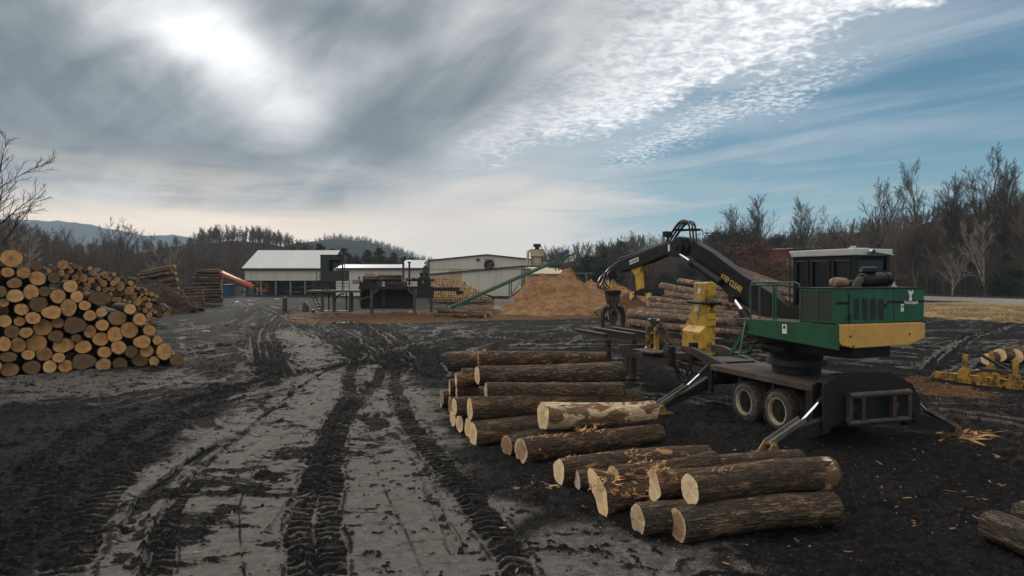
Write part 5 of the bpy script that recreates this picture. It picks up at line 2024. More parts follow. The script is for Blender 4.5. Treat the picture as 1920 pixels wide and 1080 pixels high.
    mb.cyl(R(1.25, -.38, .62), R(1.25, .06, .62), .06, n=12)
    mb.cyl(R(-.25, -.366, 1.25), R(-.25, -.362, 1.25), .1, n=6)
    mb.build('rear_crossmember', M['black_steel'], root, bevel=.01)
    mb = MB()
    mb.box(R, -1.22, -1.0, .12, .38, .55, 1.17)
    mb.box(R, 1.0, 1.22, .12, .38, .55, 1.17)
    mb.split_build('frame_post', M['black_steel'], root)
    bp = MB()
    y = -.52
    bp.tube([R(-.86, y, 1.20), R(.88, y, 1.20)], .075, 12)
    bp.tube([R(-.84, y, .60), R(.86, y, .60)], .065, 12)
    for x in (-.83, -.48, .40, .84):
        bp.box(R, x - .05, x + .05, y - .05, y + .05, .62, 1.16)
    for x in (-.6, .6):
        bp.box(R, x - .05, x + .05, y + .06, -.37, .85, .95)
    bp.build('rear_bumper', M['rust_steel'], root)
    # outriggers
    for (yc, zt) in ((-.16, .62), (4.45, .85)):
        for sx in (-1, 1):
            f = Vector((sx * 2.62, yc, .14))
            leg = MB()
            a = (sx * 1.22, yc, zt)
            h = .34 if yc < 0 else .12
            # tapering arm
            q = [R(sx * 1.10, yc - .09, zt + .10), R(sx * 1.10, yc - .09, zt - .26), R(sx * 2.58, yc - .09, .10), R(sx * 2.62, yc - .09, .24), R(sx * 1.95, yc - .09, (.5 if yc < 0 else .52))]
            leg.prism(q, R(0, .18, 0) - R(0, 0, 0))
            lo = leg.build('outrigger', M['black_steel'], root, bevel=.008)
            ch = MB()
            # light worn channel on top of the arm
            p0_, p1_ = R(sx * 2.66, yc, .22), R(sx * 1.78, yc, .66 if yc < 0 else .70)
            ch.bar(p0_, p1_, .20, .03)
            for dy in (-.10, .10):
                d_ = R(0, dy, 0) - R(0, 0, 0)
                ch.bar(p0_ + d_ + Vector((0, 0, .03)), p1_ + d_ + Vector((0, 0, .03)), .02, .10)
            ch.build('arm_channel', M['worn_steel'], lo)
            MB().cyl(p1_, R(sx * 1.22, yc, 1.12), .035, n=10).build('piston_rod', M['chrome'], lo, smooth=True)
            MB().cyl(R(sx * 1.34, yc, 1.02), R(sx * 1.06, yc, 1.26), .06, n=12).build('outrigger_cylinder', M['black_paint'], lo, smooth=True)
            ft = MB()
            for dy in (-.16, .13):
                ft.prism([R(sx * 2.45, yc + dy, .03), R(sx * 2.85, yc + dy, .03), R(sx * 2.66, yc + dy, .27), R(sx * 2.60, yc + dy, .27)], R(0, .03, 0) - R(0, 0, 0))
            ft.box(R, min(sx * 2.35, sx * 2.95), max(sx * 2.35, sx * 2.95), yc - .24, yc + .24, -.01, .03)
            ft.cyl(R(sx * 2.63, yc - .2, .2), R(sx * 2.63, yc + .2, .2), .035, n=10)
            ft.build('outrigger_foot', M['yellow_dirty'], lo)
    return root


build_loader()


# ------------------------------------------------------------------ slasher saw in front of the trailer
def build_slasher():
    o = R(.2, 8.5, 0)
    root = thing('slasher_saw', "rusty steel slasher saw bed with a yellow saw housing standing under the loader boom", 'slasher saw', (o.x, o.y, 0))

    def ibeam(x, y0, y1, z0, z1, w=.22):
        b = MB()
        b.box(R, x - w / 2, x + w / 2, y0, y1, z1 - .035, z1)
        b.box(R, x - .02, x + .02, y0, y1, z0 + .035, z1 - .035)
        b.box(R, x - w / 2, x + w / 2, y0, y1, z0, z0 + .035)
        b.box(R, x - w / 2, x + w / 2, y0 - .03, y0 - .002, z0, z1)
        return b
    for x, y0, y1 in ((-.25, 10.4, 14.0), (.60, 10.1, 13.9)):
        ibeam(x, y0, y1, 1.34, 1.70).build('bed_beam', M['rust_steel'], root)
    ibeam(-.75, 11.8, 14.6, 1.40, 1.60, .2).build('bed_beam', M['rust_steel'], root)
    fr = MB()
    for x in (-.45, .65):
        fr.box(R, x - .07, x + .07, 5.6, 12.0, .86, 1.06)
    for y in (5.8, 7.4, 9.0, 10.4, 11.9):
        fr.box(R, -.38, .58, y - .06, y + .06, .88, 1.04)
    fr.box(R, -.9, 1.25, 10.25, 10.45, 1.1, 1.3)
    fr.box(R, -.9, 1.5, 8.6, 8.8, 1.07, 1.22)
    fr.build('main_frame', M['rust_steel'], root)
    pt = MB()
    pt.box(R, -.35, -.13, 10.40, 10.62, .0, 1.335)
    pt.box(R, -.50, .0, 10.3, 10.75, -.01, .05)
    pt.box(R, .50, .72, 10.0, 10.2, .95, 1.335)
    pt.box(R, -.62, -.44, 11.9, 12.1, .0, 1.35)
    pt.box(R, .55, .75, 12.5, 12.7, .0, 1.335)
    pt.split_build('support_post', M['rust_steel'], root)
    pt = MB()
    pt.box(R, -.75, -.56, 7.0, 7.18, .9, 1.55)
    pt.box(R, -.52, -.30, 6.1, 6.3, .85, 1.75)
    pt.split_build('frame_post', M['black_steel'], root)
    # bunk cradle: two pairs of bent uprights
    for yy in (9.95, 9.35):
        c = MB()
        c.box(R, .02, .18, yy - .06, yy + .06, 1.25, 2.0)
        c.prism([R(.02, yy - .06, 1.25), R(.18, yy - .06, 1.25), R(.0, yy - .06, 1.02), R(-.16, yy - .06, 1.02)], R(0, .12, 0) - R(0, 0, 0))
        co = c.build('bunk_upright', M['yellow_worn'], root)
        d = MB()
        d.bar(R(.08, yy - .14, 2.28), R(.42, yy - .14, 1.85), .16, .10)
        d.bar(R(.42, yy - .14, 1.86), R(.46, yy - .14, 1.55), .16, .10)
        d.bar(R(.44, yy - .14, 1.58), R(.98, yy - .14, 1.12), .16, .08)
        d.build('bunk_liner', M['worn_steel'], co)
    cb = MB()
    cb.box(R, .10, .30, 9.40, 9.88, 2.10, 2.30)
    cb.bar(R(.30, 9.2, 1.25), R(1.0, 8.6, 1.20), .10, .22)
    cb.build('bunk_tie', M['rust_steel'], root)
    # saw housing
    S = frame(R(1.08, 8.1, 0).x, R(1.08, 8.1, 0).y, 18.1)
    ex = lambda a, b_: S(b_, 0, 0) - S(a, 0, 0)
    h = MB()
    # base box with a sloping shoulder, then the tall guard above it
    h.prism([S(x, -.45, z) for x, z in ((-.30, 1.24), (-.30, 1.93), (-.06, 2.12), (.315, 2.12), (.315, 1.17), (.27, 1.12), (-.24, 1.18))], S(0, 1.10, 0) - S(0, 0, 0))
    h.prism([S(-.05, y, z) for y, z in ((-.42, 2.0), (-.42, 3.58), (-.38, 3.62), (.24, 3.62), (.30, 3.55), (.36, 3.0), (.46, 2.6), (.62, 2.3), (.95, 2.02), (.98, 1.95), (.6, 1.95))], ex(-.05, .24))
    h.prism([S(x, -.50, z) for x, z in ((-.02, 2.125), (-.02, 3.60), (.02, 3.64), (.27, 3.64), (.315, 3.60), (.315, 2.125))], S(0, .35, 0) - S(0, 0, 0))
    ho = h.build('saw_housing', M['yellow_paint'], root, bevel=.02)
    d = MB()
    d.box(S, -.312, -.302, -.30, .50, 1.30, 1.84)
    d.build('access_panel', M['yellow_paint'], ho, bevel=.02)
    d = MB()
    d.box(S, -.14, .22, -.462, -.452, 1.28, 1.92)
    d.build('access_panel', M['yellow_paint'], ho, bevel=.02)
    d = MB()
    d.tube([S(.45, -.56, 2.92), S(-.12, -.56, 2.92), S(-.16, -.4, 2.93), S(-.16, .5, 2.95)], .06, 10)
    d.build('cross_pipe', M['black_steel'], ho)
    d = MB()
    d.box(S, .0, .30, -.508, -.501, 2.60, 2.63)
    d.box(S, .0, .30, -.508, -.501, 2.34, 2.36)
    d.box(S, .08, .20, -.512, -.501, 2.75, 2.88)
    d.box(S, .04, .22, -.512, -.501, 2.66, 2.71)
    d.split_build('hinge_plate', M['dark_void'], ho)
    d = MB()
    d.prism([S(-.056, y, z) for y, z in ((.30, 2.62), (.12, 2.60), (-.02, 2.70), (.02, 2.86), (.22, 2.84))], ex(0, -.004))
    d.prism([S(-.056, y, z) for y, z in ((.10, 3.22), (-.12, 3.25), (-.16, 3.42), (.02, 3.45))], ex(0, -.004))
    d.split_build('torn_sticker', M['decal_white'], ho)
    # platform pieces to the right of the housing
    p = MB()
    p.box(S, .36, .80, -.3, .2, 1.62, 1.68)
    p.box(S, .40, .62, -.2, .1, .9, 1.62)
    p.build('side_shelf', M['rust_steel'], root)
    sp = MB()
    a0 = R(-.56, 6.9, 0)
    ps = [(1281, 687), (1281.5, 697), (1304, 702), (1304.5, 700), (1299, 691.5)]
    Yp = R(-.56, 7.3, 0).y
    pts = [at(x, y, Yp - (x - 1281) * .012) for x, y in ps]
    spo = sp.prism(pts, (0, .01, 0)).build('sign_plate', M['decal_white'], root)
    rd = MB()
    for k, (x0, x1, y0, y1) in enumerate([(1284, 1286, 689, 695), (1287, 1289.5, 690, 696), (1290.5, 1292.5, 690.5, 697), (1293.5, 1296, 691.5, 697.5), (1297, 1299, 693, 698.3)]):
        yy_ = lambda x: Yp - (x - 1281) * .012 - .006
        rd.prism([at(x0, y0, yy_(x0)), at(x1, y0 + .4, yy_(x1)), at(x1, y1 + .4, yy_(x1)), at(x0, y1, yy_(x0))], (0, -.003, 0))
    rd.build('red_strokes', M['decal_red'], spo)
    # dangling hoses
    hs = MB()
    for i, (a, b, sag) in enumerate([((1262, 680), (1300, 690), 58), ((1258, 672), (1308, 686), 50), ((1266, 675), (1296, 684), 45), ((1290, 668), (1330, 690), 30), ((1285, 690), (1316, 712), 34)]):
        Yh = R(-.62, 6.6 + i * .1, 0).y
        pts = []
        for k in range(9):
            t = k / 8
            pts.append(at(a[0] + (b[0] - a[0]) * t, a[1] + (b[1] - a[1]) * t + sag * 4 * t * (1 - t) * .55, Yh))
        hs.tube(smooth_poly([np.array(q) for q in pts], 3), .024, 7)
    pts = [at(x, y, 27.5) for x, y in ((1094, 628), (1100, 650), (1112, 662), (1126, 660), (1138, 640))]
    hs.tube(smooth_poly([np.array(q) for q in pts], 4), .014, 6)
    hs.build('dangling_hose', M['hose'], root, smooth=True)
    mt = MB()
    mt.cyl(R(-.4, 7.9, 1.25), R(.3, 7.9, 1.25), .16, n=16)
    mt.box(R, -.3, .5, 7.2, 7.7, 1.07, 1.3)
    mt.cyl(R(-.7, 6.6, .95), R(-.7, 6.6, 1.15), .09, n=14)
    mt.box(R, -.85, -.1, 8.0, 9.4, 1.2, 1.25)
    mt.split_build('saw_motor', M['rust_steel'], root)
    return root


build_slasher()


# ------------------------------------------------------------------ mill buildings (far)
def P3(px, py, Y):
    return at(px, py, Y)


def xw(px, Y):
    return (px - 960) / FPX * Y


def zw(py, Y):
    return CAMH + (HOR - py) * Y / FPX


def build_open_shed():
    Y0 = 149.0
    x0, x1 = xw(459, Y0), xw(641, Y0)
    ze, zr = zw(503, Y0), zw(470, Y0 + 9)
    zb = zw(526.5, Y0)
    root = thing('open_shed', "long cream metal shed with a pale ribbed roof and open bays below, left of centre", 'shed', (x0, Y0, 0))
    w = MB()
    w.box(W0, x0, x1, Y0, Y0 + .12, zb, ze)
    w.build('front_wall', M['siding'], root)
    w = MB()
    w.prism([(x0, Y0 + .122, zb), (x0, Y0 + .122, ze), (x0, Y0 + 9, zr - .1), (x0, Y0 + 18, ze), (x0, Y0 + 18, zb)], (.12, 0, 0))
    w.build('gable_wall', M['siding_side'], root)
    w = MB()
    w.box(W0, x0 + .2, x1, Y0 + 9.85, Y0 + 10, 0, ze - .1)
    w.build('back_wall', M['deck_wood'], root)
    r = MB()
    ov = .5
    xa, xb = x0 - ov, xw(637.5, Y0 + 9)
    r.hexa([(xa, Y0 - ov, ze - .05), (xb, Y0 - ov, ze - .05), (xb, Y0 + 9, zr), (xa, Y0 + 9, zr), (xa, Y0 - ov, ze + .03), (xb, Y0 - ov, ze + .03), (xb, Y0 + 9, zr + .1), (xa, Y0 + 9, zr + .1)])
    r.hexa([(xa, Y0 + 18.5, ze - .05), (xb, Y0 + 18.5, ze - .05), (xb, Y0 + 9.002, zr), (xa, Y0 + 9.002, zr), (xa, Y0 + 18.5, ze + .03), (xb, Y0 + 18.5, ze + .03), (xb, Y0 + 9.002, zr + .1), (xa, Y0 + 9.002, zr + .1)])
    r.build('roof', M['roof_sheet'], root)
    t = MB()
    t.box(W0, xa, xb, Y0 - ov - .08, Y0 - ov - .005, ze - .35, ze - .02)
    t.box(W0, x0, x1, Y0 - .06, Y0 - .003, zb - .12, zb + .06)
    t.build('eave_trim', M['dark_void'], root)
    for px in (462, 489.5, 517, 544.5, 572):
        p = MB()
        x = xw(px, Y0)
        p.box(W0, x - .14, x + .14, Y0 - .05, Y0 + .22, 0, zb - .122)
        p.build('post', M['grey_timber'], root)
    # things stored under the roof
    return root


build_open_shed()


def misc_under_shed():
    Y = 152
    t = thing('stacked_lumber', "dark lumber pieces heaped under the open cream shed", 'lumber', (xw(520, Y), Y, 0))
    rng = random.Random(3)
    for i in range(16):
        x = xw(rng.uniform(492, 590), Y)
        y = Y + rng.uniform(0, 4)
        z = rng.uniform(.1, 1.7)
        l = rng.uniform(1.5, 4)
        b = MB()
        b.bar((x, y, z), (x + l, y + rng.uniform(-1, 1), z + rng.uniform(-.5, .9)), .3, .35)
        b.build('board_bundle', M[rng.choice(['rust_steel', 'deck_wood', 'grey_timber'])], t)
    o = MB()
    F = frame(xw(478, 151), 151, 0)
    o.box(F, -1.9, -.2, 0, 1.5, .1, 1.5)
    o.box(F, -1.7, -.4, .1, 1.4, 1.5, 2.6)
    o.build('tool_cabinet', M['teal_paint'])
    tag(bpy.data.objects['tool_cabinet'], "dark teal steel cabinet standing at the left post of the open shed", 'cabinet')
    e = thing('orange_baler', "small orange machine standing in the second bay of the open shed", 'machine', (xw(493, 151.5), 151.5, 0))
    F = frame(xw(493, 151.5), 151.5, 0)
    MB().box(F, -1.2, 1.0, 0, 1.4, .6, 2.6).build('machine_body', M['orange_paint'], e)
    b = MB()
    for x in (-1, .8):
        b.box(F, x - .12, x + .12, .1, 1.2, 0, .598)
    b.box(F, -2.6, -1.21, .2, 1.2, .9, 1.2)
    b.build('machine_legs', M['black_steel'], e)
    MB().box(F, -.6, .4, -.03, -.005, 1.3, 2.2).build('machine_hatch', M['black_steel'], e)
    # orange inclined conveyor
    e = thing('orange_conveyor', "bright orange inclined conveyor between the log pile and the open shed", 'conveyor', (xw(475, 140), 140, 0))
    c = MB()
    a, b_ = at(416, 512, 146), at(475, 538, 140)
    c.bar(a, b_, .5, .55)
    ce = c.build('conveyor_trough', M['orange_paint'], e)
    c = MB()
    c.bar(a + Vector((0, 0, .45)), b_ + Vector((0, 0, .35)), .25, .1)
    c.build('conveyor_rail', M['orange_paint'], ce)
    c = MB()
    m1 = a.lerp(b_, .35)
    m2 = a.lerp(b_, .8)
    for m_ in (m1, m2):
        c.box(W0, m_.x - .1, m_.x + .1, m_.y - .4, m_.y + .4, 0, m_.z - .3)
    c.split_build('conveyor_legs', M['rust_steel'], e)
    # containers behind the log piles
    for k, (px0, px1, py0, py1, Y, mat, lab) in enumerate([
            (334, 359, 522, 548, 118, 'teal_paint', "dull teal container behind the middle log pile"),
            (417, 424, 535, 547, 130, 'blue_paint', "small blue bin right of the stacked log pile"),
            (425, 433, 534, 546, 132, 'green_paint', "small green bin beside the blue one"),
            (436, 452, 537, 550, 145, 'grey_timber', "low heap of pale pallets between the bins and the shed"),
            (602, 612, 499, 524, 160, 'dark_void', None)]):
        if lab is None:
            continue
        z0, z1 = 0, zw(py0, Y)
        xa, xb = xw(px0, Y), xw(px1, Y)
        e = thing(['container', 'waste_bin', 'waste_bin', 'pallet_heap'][k], lab, ['container', 'bin', 'bin', 'pallets'][k], ((xa + xb) / 2, Y, 0))
        b = MB()
        if k == 3:
            for j in range(6):
                b.box(W0, xa + .1 * (j % 2), xb - .12 * (j % 3), Y, Y + 1.2, j * z1 / 6 + .04, (j + .7) * z1 / 6)
                for q in range(3):
                    xx = xa + .2 + (xb - xa - .5) * q / 2
                    b.box(W0, xx, xx + .12, Y + .05, Y + 1.1, max(0, (j - .3) * z1 / 6), j * z1 / 6 + .039)
            b.build('pallet', M[mat], e)
        else:
            b.prism([(xa, Y, .1), (xb, Y, .1), (xb + .12, Y, z1), (xa - .12, Y, z1)], (0, 1.8, 0))
            bo = b.build('bin_body', M[mat], e)
            r = MB()
            r.box(W0, xa - .2, xb + .2, Y - .08, Y + 1.9, z1, z1 + .12)
            r.build('bin_rim', M['black_steel'], e)
            r = MB()
            for j in range(4):
                xx = xa + (xb - xa) * (j + .5) / 4
                r.box(W0, xx - .05, xx + .05, Y - .05, Y + .02, .15, z1 - .02)
            r.build('bin_ribs', M[mat], e)


misc_under_shed()


def build_long_shed():
    Y0 = 140.0
    x0, x1 = xw(630, Y0), xw(752.5, Y0)
    x2 = xw(792, Y0)
    zr, ze = zw(495.5, Y0 + 6), zw(502.5, Y0)
    root = thing('long_low_shed', "long low pale green metal building behind the log deck", 'building', ((x0 + x2) / 2, Y0, 0))
    MB().box(W0, x0, x2, Y0, Y0 + .12, 0, ze - .05).build('front_wall', M['siding_long'], root)
    MB().box(W0, x0, x2, Y0 + 11.9, Y0 + 12, 0, ze).build('back_wall', M['siding_long'], root)
    r = MB()
    r.hexa([(x0, Y0 - .4, ze - .06), (x2, Y0 - .4, ze - .06), (x2, Y0 + 6, zr - .06), (x0, Y0 + 6, zr - .06), (x0, Y0 - .4, ze + .02), (x2, Y0 - .4, ze + .02), (x2, Y0 + 6, zr + .02), (x0, Y0 + 6, zr + .02)])
    r.hexa([(x0, Y0 + 12.4, ze - .06), (x2, Y0 + 12.4, ze - .06), (x2, Y0 + 6.002, zr - .06), (x0, Y0 + 6.002, zr - .06), (x0, Y0 + 12.4, ze + .02), (x2, Y0 + 12.4, ze + .02), (x2, Y0 + 6.002, zr + .02), (x0, Y0 + 6.002, zr + .02)])
    r.build('roof', M['roof_sheet'], root)
    MB().box(W0, x0, x2, Y0 - .5, Y0 - .405, ze - .28, ze + .0).build('eave_trim', M['rust_steel'], root)
    # raised greenish roof between the two buildings
    g = MB()
    xa, xb = xw(754, 146), xw(793, 146)
    g.hexa([(xa, 146.5, zw(496, 146.5)), (xb, 146.5, zw(496, 146.5)), (xb, 151, zw(488, 151)), (xa, 151, zw(488, 151)), (xa, 146.5, zw(495.5, 146.5)), (xb, 146.5, zw(495.5, 146.5)), (xb, 151, zw(487.5, 151)), (xa, 151, zw(487.5, 151))])
    g.build('upper_roof', M['roof_green'], root)
    MB().box(W0, xa, xb, 151.01, 151.2, ze, zw(488.4, 151)).build('upper_wall', M['siding_long'], root)
    d = MB()
    d.box(W0, x0 + 1, xw(757, Y0), 136, 136.15, zw(494.5, 136) - .12, zw(494.5, 136) + .08)
    d.box(W0, xw(757, 136) - .3, xw(757, 136) + .1, 136, 136.3, 0, zw(489, 136))
    d.build('overhead_pipe', M['rust_steel'], root)
    return root


build_long_shed()


def build_gable():
    Y0 = 138.0
    x0, x1 = xw(804.5, Y0), xw(1028, Y0)
    pk = xw(913, Y0)
    zl, zp, zr = zw(488.6, Y0), zw(478.8, Y0), zw(490, Y0)
    D = 16.0
    root = thing('gable_building', "large grey metal mill building with a low gable, round fan and brown pipe", 'building', ((x0 + x1) / 2, Y0, 0))
    w = MB()
    w.prism([(x0, Y0, 0), (x0, Y0, zl), (pk, Y0, zp), (x1, Y0, zr), (x1, Y0, 0)], (0, .15, 0))
    w.build('front_wall', M['siding'], root)
    MB().box(W0, x0, x0 + .15, Y0 + .152, Y0 + D, 0, zl - .05).build('side_wall', M['siding_side'], root)
    MB().box(W0, x1 - .15, x1, Y0 + .152, Y0 + D, 0, zr - .05).build('side_wall', M['siding_side'], root)
    r = MB()
    r.hexa([(x0 - .3, Y0 - .4, zl - .02), (pk, Y0 - .4, zp + .08), (pk, Y0 + D, zp + .08), (x0 - .3, Y0 + D, zl - .02), (x0 - .3, Y0 - .4, zl + .13), (pk, Y0 - .4, zp + .25), (pk, Y0 + D, zp + .25), (x0 - .3, Y0 + D, zl + .13)])
    r.hexa([(pk + .001, Y0 - .4, zp + .08), (x1 + .3, Y0 - .4, zr - .02), (x1 + .3, Y0 + D, zr - .02), (pk + .001, Y0 + D, zp + .08), (pk + .001, Y0 - .4, zp + .25), (x1 + .3, Y0 - .4, zr + .13), (x1 + .3, Y0 + D, zr + .13), (pk + .001, Y0 + D, zp + .25)])
    r.build('roof', M['rust_steel'], root)
    t = MB()
    t.box(W0, x0, x1, Y0 - .05, Y0 - .004, zw(504.6, Y0) - .06, zw(504.6, Y0) + .06)
    t.build('wall_seam', simple('seam', (.22, .21, .19), .7), root)
    t = MB()
    t.bar((x0 + .2, Y0 - .25, zw(514.5, Y0)), (xw(980, Y0), Y0 - .25, zw(499, Y0)), .25, .28)
    t.build('wall_pipe', M['rust_steel'], root)
    MB().bar((x0 - .05, Y0 - .1, .1), (x0 - .05, Y0 - .1, zl), .25, .25, up=(0, 1, 0)).build('corner_pipe', M['rust_steel'], root)
    f = MB()
    fx, fz = xw(917.3, Y0), zw(496, Y0)
    f.box(W0, fx - 1.0, fx + 1.0, Y0 - .12, Y0 - .004, fz - 1.05, fz + 1.25)
    fo = f.build('fan_frame', M['concrete'], root)
    f = MB()
    f.tube([(fx, Y0 - .13, fz), (fx, Y0 - .75, fz - .05)], [.98, .94], 26, cap=False)
    f.tube([(fx, Y0 - .74, fz - .05), (fx, Y0 - .14, fz)], [.88, .90], 26, cap=False)
    f.build('fan_shroud', M['black_steel'], fo)
    f = MB()
    for k in range(5):
        a = k * 2 * math.pi / 5 + .3
        b_ = a + .55
        f.add([(fx, Y0 - .3, fz), (fx + .86 * math.cos(a), Y0 - .36, fz + .86 * math.sin(a)), (fx + .86 * math.cos(b_), Y0 - .24, fz + .86 * math.sin(b_))], [(0, 1, 2)])
    f.cyl((fx, Y0 - .45, fz), (fx, Y0 - .15, fz), .15, n=12)
    f.build('fan_blades', M['worn_steel'], fo)
    MB().cyl((fx, Y0 - .14, fz), (fx, Y0 - .13, fz), .9, n=26).build('fan_opening', M['dark_void'], fo)
    g = MB()
    gx, gz = xw(896, Y0), zw(486.6, Y0)
    g.box(W0, gx - .3, gx + .3, Y0 - .3, Y0 - .005, gz - .2, gz + .18)
    g.cyl((gx + .28, Y0 - .3, gz), (gx + .28, Y0 - .5, gz - .1), .12, n=10)
    g.build('floodlight', M['black_steel'], root)
    p = MB()
    p.box(W0, xw(841.5, Y0), xw(865, Y0), Y0 - .03, Y0 - .005, 0, zw(505.3, Y0))
    p.build('patch_panel', M['siding_beige'], root)
    return root


build_gable()


def build_annex():
    Y0 = 122.0
    x0, xm, x1 = xw(994, Y0), xw(1053, Y0), xw(1061, Y0 + 2)
    root = thing('beige_annex', "small beige metal annex behind the sawdust heap, right of the mill building", 'building', ((x0 + x1) / 2, Y0, 0))
    zt, ze = zw(505, Y0 + 4), zw(514, Y0)
    MB().box(W0, x0, xm, Y0, Y0 + .12, 0, ze - .05).build('front_wall', M['siding_beige'], root)
    MB().box(W0, xm + .002, x1, Y0 + .05, Y0 + 5, 0, ze + .3).build('side_wall', M['white_paint'], root)
    r = MB()
    r.hexa([(x0 - .3, Y0 - .4, ze - .04), (x1 + .1, Y0 - .4, ze - .04), (x1 - 1.0, Y0 + 5, zt), (x0 - .3, Y0 + 5, zt + .5), (x0 - .3, Y0 - .4, ze + .1), (x1 + .1, Y0 - .4, ze + .1), (x1 - 1.0, Y0 + 5, zt + .12), (x0 - .3, Y0 + 5, zt + .62)])
    r.build('roof', M['beige_metal'], root)
    w = MB()
    w.box(W0, xw(982, Y0), x0 - .01, Y0 + .3, Y0 + 4, 0, zw(504, Y0))
    w.build('lean_to_wall', M['siding_beige'], root)
    MB().box(W0, xw(976, Y0), x0 + .2, Y0 - .1, Y0 + 4.2, zw(504, Y0) + .002, zw(502.5, Y0)).build('lean_to_roof', M['roof_sheet'], root)
    MB().box(W0, xw(1060, 125), xw(1112, 125), 125, 125.2, zw(513.3, 125), zw(512.3, 125) + .1).build('long_pipe', M['worn_steel'], root)
    MB().box(W0, xw(1100, 125) - .12, xw(1100, 125) + .12, 125, 125.2, 0, zw(513.3, 125)).build('pipe_post', M['worn_steel'], root)
    return root


build_annex()


def build_cyclone():
    Y = 115.0
    cx = xw(1007, Y)
    root = thing('dust_cyclone', "beige steel dust cyclone on a black platform beside the mill building", 'dust collector', (cx, Y, 0))
    c = MB()
    z = lambda py: zw(py, Y)
    c.tube([(cx, Y, z(481.5)), (cx, Y, z(468))], 1.13, 28)
    b = c.build('cyclone_drum', M['beige_metal'], root, smooth=True)
    c = MB()
    c.tube([(cx, Y, z(497)), (cx, Y, z(489)), (cx, Y, z(481.6))], [.85, .98, 1.02], 28)
    c.build('cyclone_cone', M['beige_metal'], root, smooth=True)
    c = MB()
    c.tube([(cx, Y, z(482)), (cx, Y, z(481))], 1.2, 28)
    c.tube([(cx, Y, z(468.4)), (cx, Y, z(467.6))], 1.17, 28)
    c.build('drum_rim', M['rust_steel'], b)
    c = MB()
    c.box(W0, cx - .62, cx + .60, Y - .6, Y + .6, z(463), z(457.5))
    c.box(W0, cx - .35, cx + .35, Y - .35, Y + .35, z(468), z(463.02))
    c.build('outlet_hood', M['black_steel'], root)
    c = MB()
    c.tube([(cx - 1.0, Y, z(470)), (cx - 1.45, Y, z(471)), (cx - 1.55, Y, z(475)), (cx - 1.55, Y, z(497))], .24, 12)
    c.build('inlet_pipe', M['beige_metal'], root, smooth=True)
    c = MB()
    c.box(W0, xw(976, Y), xw(1051, Y), Y - 1.4, Y + 1.4, z(500.3), z(498))
    pl = c.build('platform', M['black_steel'], root)
    c = MB()
    for px in (978.5, 982.5, 1041, 1047):
        x = xw(px, Y)
        c = MB()
        c.box(W0, x - .10, x + .10, Y - 1.35, Y - 1.15, 0 if px < 1000 else z(508), z(500.4))
        c.build('platform_leg', M['rust_steel'], root)
    for x0_, x1_ in ((cx - .9, cx - .9), (cx + .9, cx + .9)):
        c = MB()
        c.box(W0, x0_ - .07, x0_ + .07, Y - .9, Y - .75, z(498), z(483))
        c.build('drum_leg', M['black_steel'], root)
    c = MB()
    c.bar((xw(982, Y), Y - 1.25, z(518)), (xw(978, Y), Y - 1.25, z(546)), .08, .08)
    c.box(W0, xw(978, Y), xw(983, Y), Y - 1.3, Y - 1.2, z(520), z(519))
    for k in range(7):
        c.box(W0, xw(978.6, Y), xw(982.4, Y), Y - 1.34, Y - 1.28, z(545 - k * 6), z(544.3 - k * 6))
    c.build('ladder_rungs', M['rust_steel'], root)
    return root


build_cyclone()


def build_conveyor():
    root = thing('green_conveyor', "long green inclined conveyor rising from the ground to above the sawdust heap", 'conveyor', tuple(gnd(880, 574)))
    a, b = at(842, 578.5, 82), at(1064, 480.5, 92)
    c = MB()
    c.bar(a, b, .34, .30)
    tr = c.build('conveyor_trough', M['green_paint'], root)
    c = MB()
    d = (b - a)
    c.bar(a + Vector((0, -.2, .26)), b + Vector((0, -.2, .26)), .05, .08)
    c.bar(a + Vector((0, .2, .26)), b + Vector((0, .2, .26)), .05, .08)
    c.build('trough_edge', M['green_dark'], tr)
    mo = MB()
    p = a.lerp(b, .955)
    mo.box(lambda x, y, z: p + Vector((x, y, z)), -1.0, -.2, -.3, .3, .35, .75)
    mo.cyl(p + Vector((-.2, 0, .6)), p + Vector((.75, 0, 1.05)), .28, n=14)
    mo.build('drive_motor', M['blue_paint'], root)
    h = MB()
    h.bar(b, b + Vector((1.1, 0, .35)), .5, .2)
    h.build('conveyor_head', M['green_dark'], root)
    for px0, py0, px1, py1 in ((948.5, 534, 948.5, 563), (952.5, 532, 952.5, 561)):
        t = (px0 - 842) / (1064 - 842)
        q = a.lerp(b, t)
        s = MB()
        s.box(lambda x, y, z: Vector((q.x + x, q.y + y, z)), -.07, .07, -.3, -.2, .9, q.z - .2)
        s.build('support_leg', M['rust_steel'], root)
    q0 = at(1011, 509, 89)
    q1 = at(953, 562, 84)
    for dy in (-.3, .3):
        s = MB()
        s.bar(q0 + Vector((0, dy, -.3)), q1 + Vector((0, dy, .1)), .10, .12)
        s.bar(q0 + Vector((-2.6, dy, -1.4)), q1 + Vector((.2, dy, .2)), .08, .08)
        s.build('support_strut', M['rust_steel'], root)
    s = MB()
    s.bar(at(908, 552, 84), at(952, 563, 84), .12, .16)
    s.build('base_beam', M['black_steel'], root)
    return root


build_conveyor()


